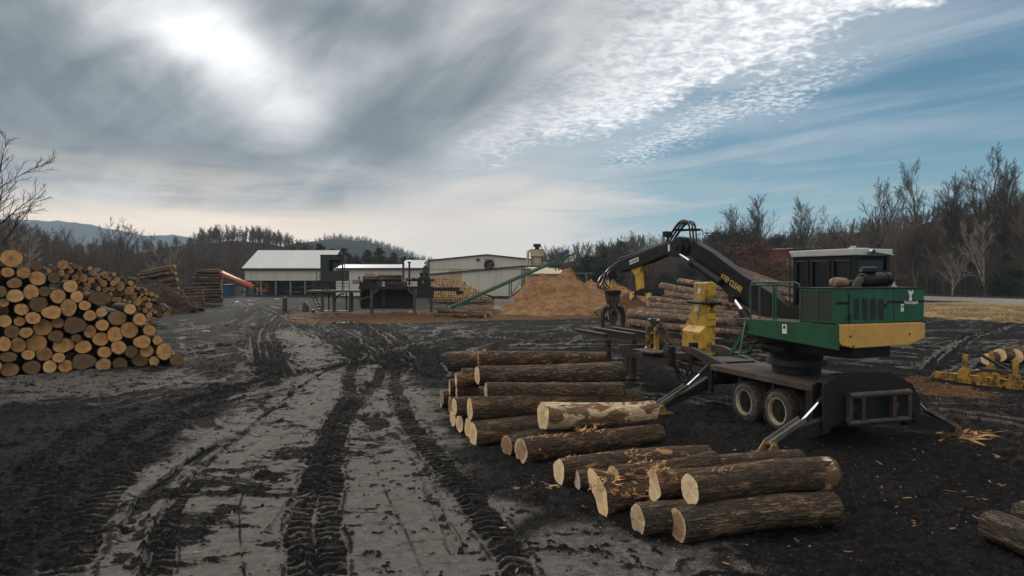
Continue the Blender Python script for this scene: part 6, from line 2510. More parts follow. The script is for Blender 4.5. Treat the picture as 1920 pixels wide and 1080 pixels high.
def build_barrier():
    p = gnd(946, 578)
    root = None
    b = MB()
    a0, a1 = at(928, 571, 80), at(967, 583, 77)
    d = (a1 - a0)
    d.z = 0
    L = d.length
    ang = math.degrees(math.atan2(d.y, d.x))
    F = frame(a0.x, a0.y, ang)
    H = 1.25
    prof = [(-.40, 0), (-.36, .2), (-.16, .5), (-.10, H), (.10, H), (.16, .5), (.36, .2), (.40, 0)]
    half = L / 2
    for i in range(2):
        x0_ = i * half + .02
        b = MB()
        b.prism([F(x0_, y, z) for y, z in prof], F(half - .04, 0, 0) - F(0, 0, 0))
        o = b.build('concrete_barrier', M['concrete'], None, bevel=.03)
        tag(o, ["left one of two stained concrete barriers at the foot of the sawdust heap", "right one of two stained concrete barriers at the foot of the sawdust heap"][i], 'barrier', "concrete barriers by the conveyor")


build_barrier()


# ------------------------------------------------------------------ log deck with operator cabin
def build_deck():
    Y = 70.0
    z = lambda py, y=Y: zw(py, y)
    x = lambda px, y=Y: xw(px, y)

    def bx(mb, px0, px1, py0, py1, y0, y1):
        return mb.box(W0, x(px0), x(px1), y0, y1, z(py1), z(py0))
    root = thing('log_deck', "rusty raised log feeding deck on timber legs in the middle of the yard", 'log deck', (x(735), Y, 0))
    b = MB()
    bx(b, 672, 782, 537, 542.5, Y, Y + 4)
    bx(b, 672, 700, 528.5, 536.8, Y + .4, Y + 2.0)
    b.build('deck_frame', M['black_steel'], root)
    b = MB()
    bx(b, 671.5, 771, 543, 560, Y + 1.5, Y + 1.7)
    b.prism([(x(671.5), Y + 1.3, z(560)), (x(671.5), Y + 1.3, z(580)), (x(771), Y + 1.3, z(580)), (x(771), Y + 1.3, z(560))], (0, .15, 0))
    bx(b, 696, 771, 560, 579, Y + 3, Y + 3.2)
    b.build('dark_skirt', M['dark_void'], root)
    for px, w in ((697.5, 2.2), (777.5, 2.2), (713, 1.2), (716.5, 1.2), (671.8, .8)):
        b = MB()
        bx(b, px - w, px + w, 542.6, 592 if w > 2 else 575, Y - .3 if w > 2 else Y + 1, Y + .15 if w > 2 else Y + 1.2)
        b.build('deck_leg', M['deck_wood'], root)
    b = MB()
    b.bar((x(699.5), Y - .1, z(551)), (x(708), Y - .1, z(543)), .25, .25)
    b.bar((x(775), Y - .1, z(551)), (x(766), Y - .1, z(543)), .25, .25)
    b.bar((x(672), Y + .2, z(562)), (x(694), Y + .2, z(556)), .2, .15)
    b.build('leg_brace', M['deck_wood'], root)
    b = MB()
    for px in (705, 721, 727, 733, 740, 748, 754):
        bx(b, px - 1.3, px + 1.3, 527.5, 536.9, Y + .5, Y + 3)
    bx(b, 690, 771, 531.5, 533, Y + .4, Y + .48)
    b.build('chain_rail', M['rust_steel'], root)
    b = MB()
    bx(b, 756, 759, 489, 536, Y + 3.5, Y + 3.8)
    bx(b, 755, 760, 489, 492, Y + 3.4, Y + 3.9)
    b.build('tall_post', M['black_steel'], root)
    b = MB()
    b.cyl((x(669.5), Y + 1, z(524)), (x(669.5), Y + 1, z(518.5)), .12, n=10)
    b.cyl((x(771), Y + 1, z(524)), (x(774), Y + 1, z(520)), .16, n=10)
    b.build('small_motor', M['blue_paint'], root)
    # lower left deck with steps
    lo = thing('lower_walkway', "low rusty walkway deck with railing and steps under the green cabin", 'walkway', (x(628), Y, 0))
    b = MB()
    bx(b, 575.5, 677, 544.5, 548.3, Y - .4, Y + 3)
    b.build('walkway_floor', M['deck_wood'], lo)
    for px, w, yy in ((605, 2.0, Y - .2), (625.5, 2.2, Y), (657, 1.9, Y - .2), (611, .8, Y + 1), (618, .9, Y + 2), (640, .8, Y + 2), (653, 1.4, Y + 1.6)):
        b = MB()
        bx(b, px - w, px + w, 548.4, 583, yy, yy + .25)
        b.build('walkway_leg', M['rust_steel'], lo)
    b = MB()
    P = []
    for k in range(9):
        a = math.pi / 2 * k / 8
        P.append((x(628.5) + (1 - math.cos(a)) * .95, Y - .02, z(565) + math.sin(a) * .78))
    b.tube([Vector(p) for p in P], .09, 8)
    b.build('curved_brace', M['black_steel'], lo)
    b = MB()
    bx(b, 600, 656, 583.2, 585.2, Y - .3, Y + 1.8)
    b.build('base_plank', M['deck_wood'], lo)
    b = MB()
    for py in (526.5, 532, 538):
        b.bar((x(573), Y + 2.8, z(py)), (x(643), Y + 2.8, z(py)), .05, .06)
    for px in (573, 590, 598, 601, 643):
        b.bar((x(px), Y + 2.8, z(544.4)), (x(px), Y + 2.8, z(526)), .06, .06, up=(0, 1, 0))
    for px0, py0, px1, py1 in ((578, 508, 580, 526), (585, 513, 600, 526), (585, 513, 585, 526), (599, 508, 599, 526), (579, 508, 579, 526)):
        b.bar((x(px0), Y + 2.8, z(py0)), (x(px1), Y + 2.8, z(py1)), .05, .06, up=(0, 1, 0))
    b.build('walkway_railing', M['rust_steel'], lo)
    b = MB()
    for dy in (0, 1.0):
        b.bar((x(583), Y - .2 + dy, z(548)), (x(598), Y - .2 + dy, z(582)), .06, .18, up=(0, 1, 0))
    for k in range(6):
        t = (k + .5) / 6
        px, py = 583 + 15 * t, 548 + 34 * t
        b.box(W0, x(px) - .22, x(px) + .18, Y - .2, Y + .8, z(py) - .03, z(py) + .02)
    b.bar((x(576), Y - .2, z(548.5)), (x(590), Y - .2, z(562)), .05, .06)
    b.build('steps', M['rust_steel'], lo)
    # cabin
    cb = thing('operator_cabin', "dark green steel operator cabin with a see-through window, standing on the walkway", 'cabin', (x(622), Y, z(526)))
    b = MB()
    y0, y1 = Y, Y + 2.4
    bx(b, 600.6, 617, 478.5, 525, y0, y0 + .08)
    bx(b, 617.01, 643.4, 478.5, 487.5, y0 + .001, y0 + .08)
    bx(b, 640.8, 643.4, 487.6, 525, y0 + .001, y0 + .08)
    bx(b, 617.01, 640.79, 508.5, 525, y0 + .001, y0 + .08)
    bx(b, 600.6, 601.6, 478.6, 525, y0 + .09, y1)
    bx(b, 600.6, 614, 478.6, 525, y1 + .01, y1 + .08)
    bx(b, 614.1, 644, 478.6, 490, y1 + .01, y1 + .08)
    bx(b, 614.1, 644, 507, 525, y1 + .01, y1 + .08)
    bx(b, 642.6, 643.4, 478.6, 489, y0 + .09, y1)
    bx(b, 642.6, 643.4, 508, 525, y0 + .09, y1)
    w = b.build('cabin_wall', M['green_dark'], cb)
    b = MB()
    bx(b, 600, 644, 477.6, 478.45, y0 - .1, y1 + .2)
    b.build('cabin_roof', M['green_dark'], cb)
    b = MB()
    b.bar((x(622), y0 + .15, z(490)), (x(622), y0 + .15, z(508)), .09, .09, up=(0, 1, 0))
    b.bar((x(636), y0 + .15, z(491)), (x(630), y0 + .15, z(506)), .07, .07, up=(0, 1, 0))
    b.bar((x(618), y0 + .3, z(495)), (x(643), y0 + .3, z(493)), .06, .10)
    b.build('window_bars', M['black_steel'], cb)
    b = MB()
    bx(b, 643.6, 646, 478, 492, y0 + .2, y0 + .4)
    bx(b, 643.9, 645.2, 492, 528, y0 + .25, y0 + .35)
    b.build('corner_post', M['worn_steel'], cb)
    # legs carrying the cabin
    b = MB()
    for px in (603, 611, 640):
        bx(b, px - .9, px + .9, 525.1, 544.4, Y + .5, Y + .7)
    bx(b, 600, 644, 525.1, 527, Y, Y + 2.4)
    b.build('cabin_stand', M['rust_steel'], cb)
    # debarker-like machine
    m = thing('deck_machine', "black steel machine with a gap in its frame right of the log deck", 'machine', (x(792), Y + 1, z(548)))
    b = MB()
    bx(b, 785, 799, 511, 514, Y + .6, Y + 1.8)
    bx(b, 786, 788, 514.1, 520, Y + .6, Y + 1.8)
    bx(b, 795, 797.5, 514.1, 520, Y + .6, Y + 1.8)
    bx(b, 782, 802, 520.1, 526, Y + .5, Y + 2)
    bx(b, 781, 786, 526.1, 537, Y + .5, Y + 2)
    bx(b, 797, 804, 526.1, 537, Y + .5, Y + 2)
    bx(b, 786.1, 796.9, 531, 537, Y + .5, Y + 2)
    mo_ = b.build('machine_frame', M['black_steel'], m, bevel=.02)
    b = MB()
    b.cyl((x(791.5), Y + .5, z(528.5)), (x(791.5), Y + 1.9, z(528.5)), .16, n=14)
    b.build('feed_roller', M['worn_steel'], m)
    b = MB()
    bx(b, 800, 802.2, 505.5, 521, Y + .8, Y + 1.0)
    b.build('machine_mast', M['rust_steel'], m)
    # roller conveyor leading right
    r = thing('roller_conveyor', "black roller conveyor running right from the log deck in front of the firewood pile", 'conveyor', (x(830), Y, 0))
    b = MB()
    bx(b, 780.5, 811, 537.2, 558, Y, Y + 1.4)
    bx(b, 811.1, 860, 539.5, 546, Y + .1, Y + 1.3)
    bx(b, 855, 867, 546.1, 552, Y + .2, Y + 1.2)
    b.build('conveyor_body', M['black_steel'], r)
    b = MB()
    for k in range(14):
        px = 813 + k * 3.4
        b.cyl((x(px), Y + .15, z(539)), (x(px), Y + 1.25, z(539)), .07, n=8)
    b.build('roller', M['worn_steel'], r)
    for px in (808,):
        b = MB()
        bx(b, px - 2, px + 2, 558.1, 586, Y + .2, Y + .5)
        b.bar((x(px), Y + .3, z(567)), (x(px - 7), Y + .3, z(559)), .18, .18, up=(0, 1, 0))
        b.build('conveyor_leg', M['rust_steel'], r)
    # log lying on the deck and slabs
    am, cm = log_meshes(301, x(750) - x(677), .33, .30, M['bark_peeled'], M['cut_pile'], 24, 20)
    e = place_log(am, cm, (x(677), Y + .9, z(523)), (x(750), Y + 1.2, z(522.5)), 0, "thick brown log lying across the top of the raised log deck", 'log')
    am, cm = log_meshes(302, 3.0, .16, .15, M['bark_peeled'], M['cut_pile'], 18, 10)
    place_log(am, cm, (x(757), Y + 1.3, z(523.5)), (x(775), Y + 1.4, z(524)), 0, "thin grey log at the right end of the raised deck beside the thick one", 'log')
    for k, (px0, px1, py, h) in enumerate(((681, 699, 514.5, 1.5), (706, 752, 516, 1.8), (657, 672, 529, 4.5))):
        b = MB()
        bx(b, px0, px1, py - h, py + h * .8, Y + .8, Y + 1.3)
        o = b.build('wood_slab', M['grey_timber'], None, bevel=.03)
        tag(o, ["short flat slab lying on top of the thick deck log at its left end", "long flat slab lying on top of the thick deck log", "stubby squared timber left of the thick deck log"][k], 'slab')
    # blue bucket, mossy stump post
    bb = thing('bucket', "blue plastic bucket on the sawdust below the walkway steps", 'bucket', tuple(gnd(587, 585)))
    q = gnd(587, 586)
    b = MB()
    b.tube([q, q + Vector((0, 0, .34))], [.15, .2], 16)
    b.build('bucket_body', M['blue_paint'], bb)
    b = MB()
    b.tube([q + Vector((-.2, -.02, .33)), q + Vector((-.15, -.1, .45)), q + Vector((0, -.12, .5)), q + Vector((.15, -.1, .45)), q + Vector((.2, -.02, .33))], .012, 5)
    b.build('bucket_handle', M['worn_steel'], bb)
    q = gnd(534, 582)
    am, cm = log_meshes(303, zw(557.5, q.y), .27, .25, M['bark_rough'], M['cut_pile'], 20, 10)
    place_log(am, cm, q, q + Vector((0.02, 0, 1)), 0, "grey stump post standing upright in the mud left of the log deck", 'post', name='stump_post')
    # drum and lumber beside the steps
    q = gnd(573, 583)
    b = MB()
    b.tube([q + Vector((0, 0, 0)), q + Vector((-.05, .1, .85))], [.35, .33], 18)
    o = b.build('steel_drum', M['rust_steel'])
    tag(o, "dark rusty drum leaning at the left foot of the walkway", 'drum')
    q = gnd(598, 583)
    b = MB()
    b.bar(at(573, 564, 68), at(583, 579, 67.5), .08, .12)
    o = b.build('loose_board', M['grey_timber'])
    tag(o, "pale board leaning from the drum down towards the blue bucket", 'board')


build_deck()


# ------------------------------------------------------------------ piles seen across the yard
ordw = ['first', 'second', 'third', 'fourth', 'fifth', 'sixth', 'seventh', 'eighth', 'ninth', 'tenth', 'eleventh', 'twelfth']


def stack_of_logs():
    rng = random.Random(11)
    prot = [log_meshes(320 + i, 1.0, .2, .2, M['bark'] if i % 2 else M['bark_peeled'], M['cut_pile'], 12, 5, bend=.0) for i in range(6)]

    def lg(p0, p1, r, lab, grp, k):
        a, c = prot[k % 6]
        e = place_log(a, c, p0, p1, rng.uniform(0, 6), lab, 'log', grp)
        L = (Vector(p1) - Vector(p0)).length
        e.scale = (L, r / .2, r / .2)
        return e
    # firewood pile at the mill wall: short logs end-on
    Y = 104
    n = 0
    fw = MB()
    for row in range(11):
        z = .22 + row * .34
        xl = 805 + (0 if row < 9 else 3)
        xr = np.interp(row, [0, 3, 6, 8, 10], [930, 905, 884, 870, 842])
        px = xl + (row % 2) * 2
        while px < xr:
            r = rng.uniform(.15, .21)
            p = at(px, 520, Y + rng.uniform(-.25, .25) + row * .12)
            p.z = z + rng.uniform(-.04, .04)
            # gap where the roller conveyor hides them is fine
            fw.cyl(p, p + Vector((rng.uniform(-.15, .15), 1.6, rng.uniform(-.08, .08))), r, r, 10, cap=False)
            fw.cyl(p, p + Vector((0, .004, 0)), r * .93, r * .93, 10, m=1)
            px += r * 2 * FPX / Y * 1.04
            n += 1
    tag(fw.build('firewood_pile', [M['bark_peeled'], M['cut_pile']]), "pile of several hundred short pale logs against the grey mill wall", kind='stuff')
    # stacked pile (third, at px 365-417)
    Yb = 96
    rows = [(366, 417, 566), (368, 417, 560.5), (370, 414, 555), (372, 416, 549.5), (385, 417, 544), (374, 415, 538), (366, 415, 532), (366, 416, 526), (363, 417, 520.5), (365, 416, 515), (370, 414, 510), (369, 412, 507.5)]
    grp = "logs of the tall stacked pile left of the open shed"
    for i, (a, b, py) in enumerate(rows):
        for j in range(3):
            Y_ = Yb + j * .55
            o = rng.uniform(-3, 3) if i > 0 else 0
            p0, p1 = at(a + o, py + rng.uniform(-1.5, 1.5), Y_), at(b + o * .3, py + rng.uniform(-1.5, 1.5), Y_)
            lab = f"{ordw[i]} log from the bottom, {['front', 'second', 'rear'][j]} layer of the tall stacked pile"
            lg(p0, p1, rng.uniform(.18, .24), lab, grp, i + j)
    # lower pile in front (338-384)
    rows = [(345, 384, 568), (350, 383, 562), (340, 382, 557), (342, 381, 551), (338, 380, 545.5), (346, 384, 541)]
    for i, (a, b, py) in enumerate(rows):
        p0, p1 = at(a, py + 1, 91 + i * .2), at(b, py - 1, 91.5 + i * .2)
        lg(p0, p1, .2, f"{ordw[i]} log from the bottom of the low pile left of the tall stacked pile", "logs of the low pile at the tall one's foot", i)
    for i, (a, b) in enumerate((((341, 543), (355, 572)), ((360, 571), (368, 556)), ((330, 560), (352, 575)), ((348, 556), (356, 570)))):
        lg(at(*a, 90), at(*b, 88), .10, f"{ordw[i]} thin crooked log from the left, poking out of the low pile", "crooked logs of the low pile", i)
    # left pile (261-334)
    rows = [(262, 316, 523, 511), (262, 322, 517, 503), (266, 326, 512, 499.5), (285, 330, 522, 512), (300, 332, 530, 524), (300, 333, 537, 533), (305, 334, 545, 541), (300, 332, 552, 549), (296, 330, 559, 556)]
    grp = "logs of the leaning pile behind the small log stack"
    for i, (a, b, y0, y1) in enumerate(rows):
        for j in range(3):
            Y_ = 80 + j * .5
            o = rng.uniform(-2, 2)
            lg(at(a + o, y0 + rng.uniform(-1, 1), Y_ + 2), at(b + o, y1 + rng.uniform(-1, 1), Y_), rng.uniform(.17, .23), f"{ordw[i]} log from the top, {['front', 'second', 'rear'][j]} layer of the leaning pile", grp, i + j)
    # five logs by the conveyor foot
    for i, (a, b, r, lab) in enumerate([
            ((822, 583), (884, 591), .31, "long bark covered log on the ground right of the deck, below the green conveyor"),
            ((815, 594), (876, 598), .20, "thin log lying in front of the long one near the green conveyor foot"),
            ((885, 592), (921, 594), .26, "stout log pointing right beside the long one near the conveyor foot"),
            ((880, 598), (910, 599), .22, "short log in front of the stout one near the conveyor foot"),
            ((893, 586), (918, 589), .18, "thin log lying behind the stout one near the conveyor foot"),
            ((735, 588), (785, 590), .26, "dark log half buried in sawdust between the deck legs")]):
        Yl = 67.5 - (i in (1, 3)) * 2.5 + (i == 4) * 2
        p0, p1 = at(*a, Yl), at(*b, Yl - 1)
        p0.z = max(p0.z, r * .9)
        p1.z = max(p1.z, r * .9)
        am, cm = log_meshes(340 + i, (p1 - p0).length, r, r * .9, M['bark_peeled'], M['cut_pile'], 20, 12)
        # near end looks right: swap so the cut face shows
        place_log(am, cm, p1, p0, 0, lab, 'log', "logs on the ground below the green conveyor")
    # long stems right of the sawdust
    S = [(630, 545, 1560, 632, 37, 28), (625, 478, 1560, 545, 42, 34), (700, 445, 1500, 500, 26, 24), (775, 400, 1560, 488, 31, 28), (792, 350, 1420, 440, 29, 26), (850, 305, 1500, 398, 32, 27),
         (880, 250, 1440, 350, 33, 28), (1025, 205, 1700, 330, 25, 24), (1590, 182, 2080, 262, 22, 18), (1560, 240, 2080, 320, 30, 24), (1500, 300, 2060, 390, 30, 24), (1300, 210, 1560, 265, 22, 20),
         (1400, 470, 1700, 520, 28, 26), (1420, 610, 1690, 650, 24, 20)]
    labs = ["lowest long log of the pile behind the slasher, lying on the mud", "thickest long log of the pile behind the slasher, second from the ground", "log just above the thickest one in the pile behind the slasher",
            "long log with an orange barkless patch, halfway up the pile behind the slasher", "mid height log tucked between two orange ones behind the slasher", "fat orange ended log third from the top behind the slasher",
            "dark butted log just below the topmost left one behind the slasher", "topmost left log of the pile, pale and crooked, behind the saw housing",
            "topmost pale log right of the boom behind the green railing", "second pale log seen through the green railing", "third log seen through the green railing, partly behind the boom",
            "short pale log end at the top just left of the boom", "log showing between the saw housing and the loader ladder", "low log end on the mud behind the loader ladder"]
    for i, (x0, y0, x1, y1, r0, r1) in enumerate(S):
        s_ = 4.364
        Y0_ = np.interp(x0, [625, 900, 1600], [50, 46, 38]) + (545 - min(y0, 545)) * .006
        Y1_ = np.interp(x1, [1400, 1700, 2080], [38, 34, 31]) + (545 - min(y0, 545)) * .006
        p0, p1 = at(1040 + x0 / s_, 480 + y0 / s_, Y0_), at(1040 + x1 / s_, 480 + y1 / s_, Y1_)
        ra, rb_ = r0 / s_ * Y0_ / FPX, r1 / s_ * Y1_ / FPX
        am, cm = log_meshes(360 + i, (p1 - p0).length, ra, rb_, M['bark_orange'], M['cut_pile'], 22, 30, lump=.05, bend=.008)
        place_log(am, cm, p0, p1, i * 1.3, labs[i], 'log', "long logs of the pile behind the slasher")
    inn = MB()
    for i in range(11):
        z0 = .4 + i * .36
        p0, p1 = Vector((11.2 + i * .25, 47 + i * .1, z0 + .5)), Vector((14.5 + i * .1, 35.5, z0 - .1 + i * .06))
        if i > 6:
            p0.x += 1.0
        p1.z = min(p1.z, 2.6)
        inn.cyl(p0 + Vector((.8, 1.0, 0)), p1 + Vector((.8, 1.0, 0)), .32, .28, 14)
    tag(inn.build('inner_logs', M['bark']), "inner logs in the shadowed heart of the long log pile", kind='stuff')


M['bark_orange'] = mat_bark('bark_orange', (.030, .018, .012), (.30, .20, .12), peel=(.42, .20, .075), peel_amt=.46, fine=.8)
stack_of_logs()


# ------------------------------------------------------------------ sawdust heaps, brush heap
def mound(name, label, cat, blobs, mat, ext, res=.16, seed=1, ridge=.14, kind=None):
    """blobs: (x, y, h, rx, ry)"""
    x0, x1, y0, y1 = ext
    xs = np.arange(x0, x1, res)
    ys = np.arange(y0, y1, res)
    X, Y = np.meshgrid(xs, ys)
    Z = np.full(X.shape, -.35, np.float32)
    for (bx_, by, h, rx, ry) in blobs:
        d = np.hypot((X - bx_) / rx, (Y - by) / ry) + fbm(X * .5, Y * .5, seed, 3) * .22
        Z = np.maximum(Z, h * np.clip(1 - d, -.3, 1) ** 1.0 * (1 + .0 * X))
    Z = Z + fbm(X * 1.1, Y * 1.1, seed + 3, 5, .6) * ridge * 1.6 * sstep(Z, 0, .5) + fbm(X * 4, Y * 4, seed + 7, 4, .6) * ridge * .6
    nr, nc = X.shape
    idx = np.arange(nr * nc).reshape(nr, nc)
    F = np.stack([idx[:-1, :-1], idx[:-1, 1:], idx[1:, 1:], idx[1:, :-1]], -1).reshape(-1, 4)
    keep = (Z.ravel()[F] > -.3).any(1)
    me = mesh_np(name, np.stack([X, Y, Z], -1).reshape(-1, 3), F[keep], mat, smooth=True)
    o = obj(name, me)
    return tag(o, label, cat, kind=kind)


def mat_heap(name, a, b_, c_):
    m, T, b = new_mat(name)
    v = coords(T)
    n = T.noise(v, 1.1, 6, .68)
    n2 = T.noise(T.mapping(v, rot=(0, .5, .4), scale=(7, 1.2, 1.2)), 2.5, 5, .65)
    f = T.noise(v, 14, 4, .7)
    c = T.mix(T.ss(T.add(T.mul(n, .6), T.mul(n2, .5)), .42, .68), a, b_)
    c = T.mix(T.mul(T.ss(f, .55, .7), .5), c, c_)
    T.put(b.inputs['Base Color'], c)
    b.inputs['Roughness'].default_value = .95
    b.inputs['Specular IOR Level'].default_value = .1
    T.put(b.inputs['Normal'], T.bump(T.add(f, n2), .9, .12))
    return m


M['sawdust'] = mat_heap('sawdust', (.30, .180, .090), (.135, .072, .036), (.065, .037, .021))
M['brush'] = mat_heap('brush', (.050, .030, .020), (.026, .017, .012), (.10, .060, .035))
g = gnd(1060, 592)
mound('sawdust_heap', "large tan orange sawdust heap with a sharp peak under the green conveyor head", 'sawdust heap',
      [(xw(1067, 80), 80, 4.6, 4.4, 6.5), (xw(1068, 80), 81, 3.4, 5.4, 7.5), (xw(1022, 84), 84, 4.2, 5.6, 8.5), (xw(1008, 83), 83, 3.7, 4.8, 7.5), (xw(988, 82), 81, 2.3, 4.0, 6), (xw(1112, 84), 84, 3.5, 5.0, 8), (xw(1136, 86), 86, 3.4, 4.6, 8), (xw(1160, 87), 87, 3.0, 4.0, 8), (xw(1180, 88), 88, 2.3, 3.2, 8), (xw(1050, 76), 75, 1.9, 8, 7.5), (xw(1110, 78), 78, 2.0, 6, 7)],
      M['sawdust'], (xw(940, 80), xw(1235, 90), 64, 98), .15, 3, .30)
mound('bark_heap', "dark brown bark heap between the sawdust and the long log pile", 'bark heap',
      [(xw(1180, 66), 66, 2.2, 4.2, 6), (xw(1205, 62), 62, 1.4, 4, 5), (xw(1175, 58), 58, .8, 4, 4)],
      mat_heap('bark_mulch', (.095, .048, .026), (.055, .028, .017), (.17, .085, .04)), (xw(1120, 66), xw(1290, 62), 52, 76), .16, 9)
mound('brush_heap', "dark heap of brush, roots and bark at the foot of the leaning log pile", 'brush heap',
      [(xw(290, 76), 76, 2.9, 3.4, 4), (xw(312, 74), 74, 2.1, 3.6, 4), (xw(275, 78), 79, 3.4, 3.2, 4), (xw(335, 74), 74, 1.1, 3.5, 3)],
      M['brush'], (xw(240, 80), xw(375, 74), 66, 86), .14, 5, .3)
mound('brown_bank', "low bank of brown soil and bark behind the feeding deck and conveyor", 'soil bank',
      [(xw(720, 67), 66, .35, 5.5, 2.5), (xw(760, 66), 66.3, .35, 4, 2.5), (xw(900, 72), 73, .5, 4, 4)],
      mat_heap('bark_soil', (.09, .050, .028), (.035, .022, .016), (.15, .085, .042)), (xw(630, 67), xw(990, 76), 62, 83), .15, 15, .12)


# sticks stuck in the brush heap
def brush_sticks():
    rng = random.Random(8)
    mb = MB()
    for i in range(260):
        px = rng.uniform(262, 372)
        top = np.interp(px, [262, 290, 330, 372], [528, 522, 545, 572])
        py = rng.uniform(top, 574)
        p = at(px, py, rng.uniform(72, 76))
        if p.z < .05:
            continue
        d = Vector((rng.uniform(-1, 1), rng.uniform(-.4, .2), rng.uniform(-.7, .5))).normalized()
        l = rng.uniform(.5, 2.0)
        mb.tube([p, p + d * l * .5 + Vector((0, 0, rng.uniform(-.1, .1))), p + d * l], [.045, .03, .012], 4)
    o = mb.build('brush_sticks', simple('stick', (.12, .085, .06), .9, var=.6, scale=.5))
    tag(o, "tangle of broken branches lying over the brush heap", kind='stuff')


brush_sticks()


# ------------------------------------------------------------------ yellow log bunk at the right edge
def build_bunk():
    # frame direction from (1748,692) to (1925,722)
    a, b = gnd(1750, 706, .1), gnd(1925, 727, .1)
    d = b - a
    ang = math.degrees(math.atan2(d.y, d.x))
    F = frame(a.x, a.y, ang)
    root = thing('log_bunk', "battered yellow steel log bunk frame with black diagonal braces at the right edge", 'log rack', (a.x, a.y, 0))
    L = d.length + 2.5
    for y in (0, 1.9):
        r = MB()
        r.prism([F(.0, y, .06), F(.05, y, .30), F(.5, y, .28), F(L, y, .28), F(L, y, .06), F(.4, y, .04)], F(0, .12, 0) - F(0, 0, 0))
        r.box(F, 0.5, L, y - .05, y + .17, .282, .30)
        r.build('bunk_rail', M['yellow_worn'], root)
    tot = d.length
    up = [tot * (1813 - 1750) / 175, tot * (1905 - 1750) / 175]
    for x in up:
        for y in (.02, 1.92):
            u = MB()
            u.box(F, x - .065, x + .065, y - .03, y + .10, .36, 1.02)
            u.prism([F(x - .28, y - .07, .0), F(x + .28, y - .07, .0), F(x + .14, y - .07, .5), F(x - .14, y - .07, .5)], F(0, .06, 0) - F(0, 0, 0))
            u.build('bunk_upright', M['yellow_worn'], root)
    for x in (1848, 1872):
        xx = tot * (x - 1750) / 175
        u = MB()
        u.prism([F(xx - .2, -.07, .0), F(xx + .2, -.07, .0), F(xx + .10, -.07, .46), F(xx - .10, -.07, .46)], F(0, .06, 0) - F(0, 0, 0))
        u.build('gusset', M['yellow_worn'], root)
    c = MB()
    c.bar(F(up[0] + .08, .95, .98), F(up[0] + 1.15, .95, .40), .12, .08)
    c.build('brace', M['black_steel'], root)
    c = MB()
    c.bar(F(up[0] + 1.1, 1.2, .40), F(up[0] + 2.2, 1.2, 1.10), .12, .08)
    c.build('brace', M['worn_steel'], root)
    c = MB()
    for x in (up[0], up[0] + 1.3, up[1]):
        c.box(F, x - .06, x + .06, .13, 1.88, .302, .40)
    c.box(F, up[0] + .2, L, .6, .75, .45, .53)
    c.build('cross_bar', M['rust_steel'], root)
    # logs behind it
    for i, (p, q, r, lab) in enumerate([((1851, 686), (1885, 679), .26, "cut log with a split pale end behind the yellow bunk frame"),
                                        ((1874, 666), (1905, 662), .30, "grey log on top behind the yellow bunk frame, left one"),
                                        ((1903, 668), (1950, 664), .34, "grey barked log on top behind the yellow bunk frame at the right edge"),
                                        ((1905, 690), (1960, 684), .28, "log lying low behind the yellow bunk frame at the right edge")]):
        Yl = 29.5 + i * .3
        p0, p1 = at(*p, Yl), at(*q, Yl + 1.5)
        p0.z = max(p0.z, r)
        am, cm = log_meshes(400 + i, 2.2, r, r * .95, M['bark_peeled'], M['cut_pale'], 22, 12)
        place_log(am, cm, p0, p0 + Vector((.8, .6, .02)) * 1.0, 0, lab, 'log', "logs behind the yellow bunk frame")


build_bunk()


# ------------------------------------------------------------------ debris
def debris():
    rng = random.Random(21)
    mb = MB()
    spots = []
    for i in range(330):
        u = rng.random()
        if u < .42:
            px, py = rng.uniform(940, 1620), rng.uniform(830, 1070)
        elif u < .72:
            px, py = rng.uniform(1640, 1920), rng.uniform(700, 1000)
        elif u < .85:
            px, py = rng.uniform(1660, 1900), rng.uniform(705, 760)
        else:
            px, py = rng.uniform(320, 900), rng.uniform(640, 1050)
        spots.append((px, py, rng.uniform(.008, .030)))
    for i in range(60):
        spots.append((rng.gauss(1815, 28), rng.gauss(817, 6), rng.uniform(.03, .10)))
    for i in range(40):
        spots.append((rng.gauss(1022, 30), rng.gauss(905, 8), rng.uniform(.03, .08)))
    for px, py, s in spots:
        p = gnd(px, py, .03)
        if p.y < 7.8:
            continue
        a = rng.uniform(0, 6.28)
        d = Vector((math.cos(a), math.sin(a), rng.uniform(-.1, .35)))
        n = Vector((-math.sin(a), math.cos(a), 0))
        L, w = s * rng.uniform(1, 3.2), s * rng.uniform(.25, .6)
        q = [p - d * L - n * w * .3, p - d * L * .2 - n * w, p + d * L, p + n * w * .8]
        q = [v + Vector((0, 0, rng.uniform(0, s * .5))) for v in q]
        mb.prism(q, (0, 0, -.012))
    o = mb.build('wood_chips', simple('chip', (.46, .28, .12), .8, var=.65, scale=.8))
    tag(o, "orange and tan wood chips and splinters strewn over the mud", kind='stuff')


debris()


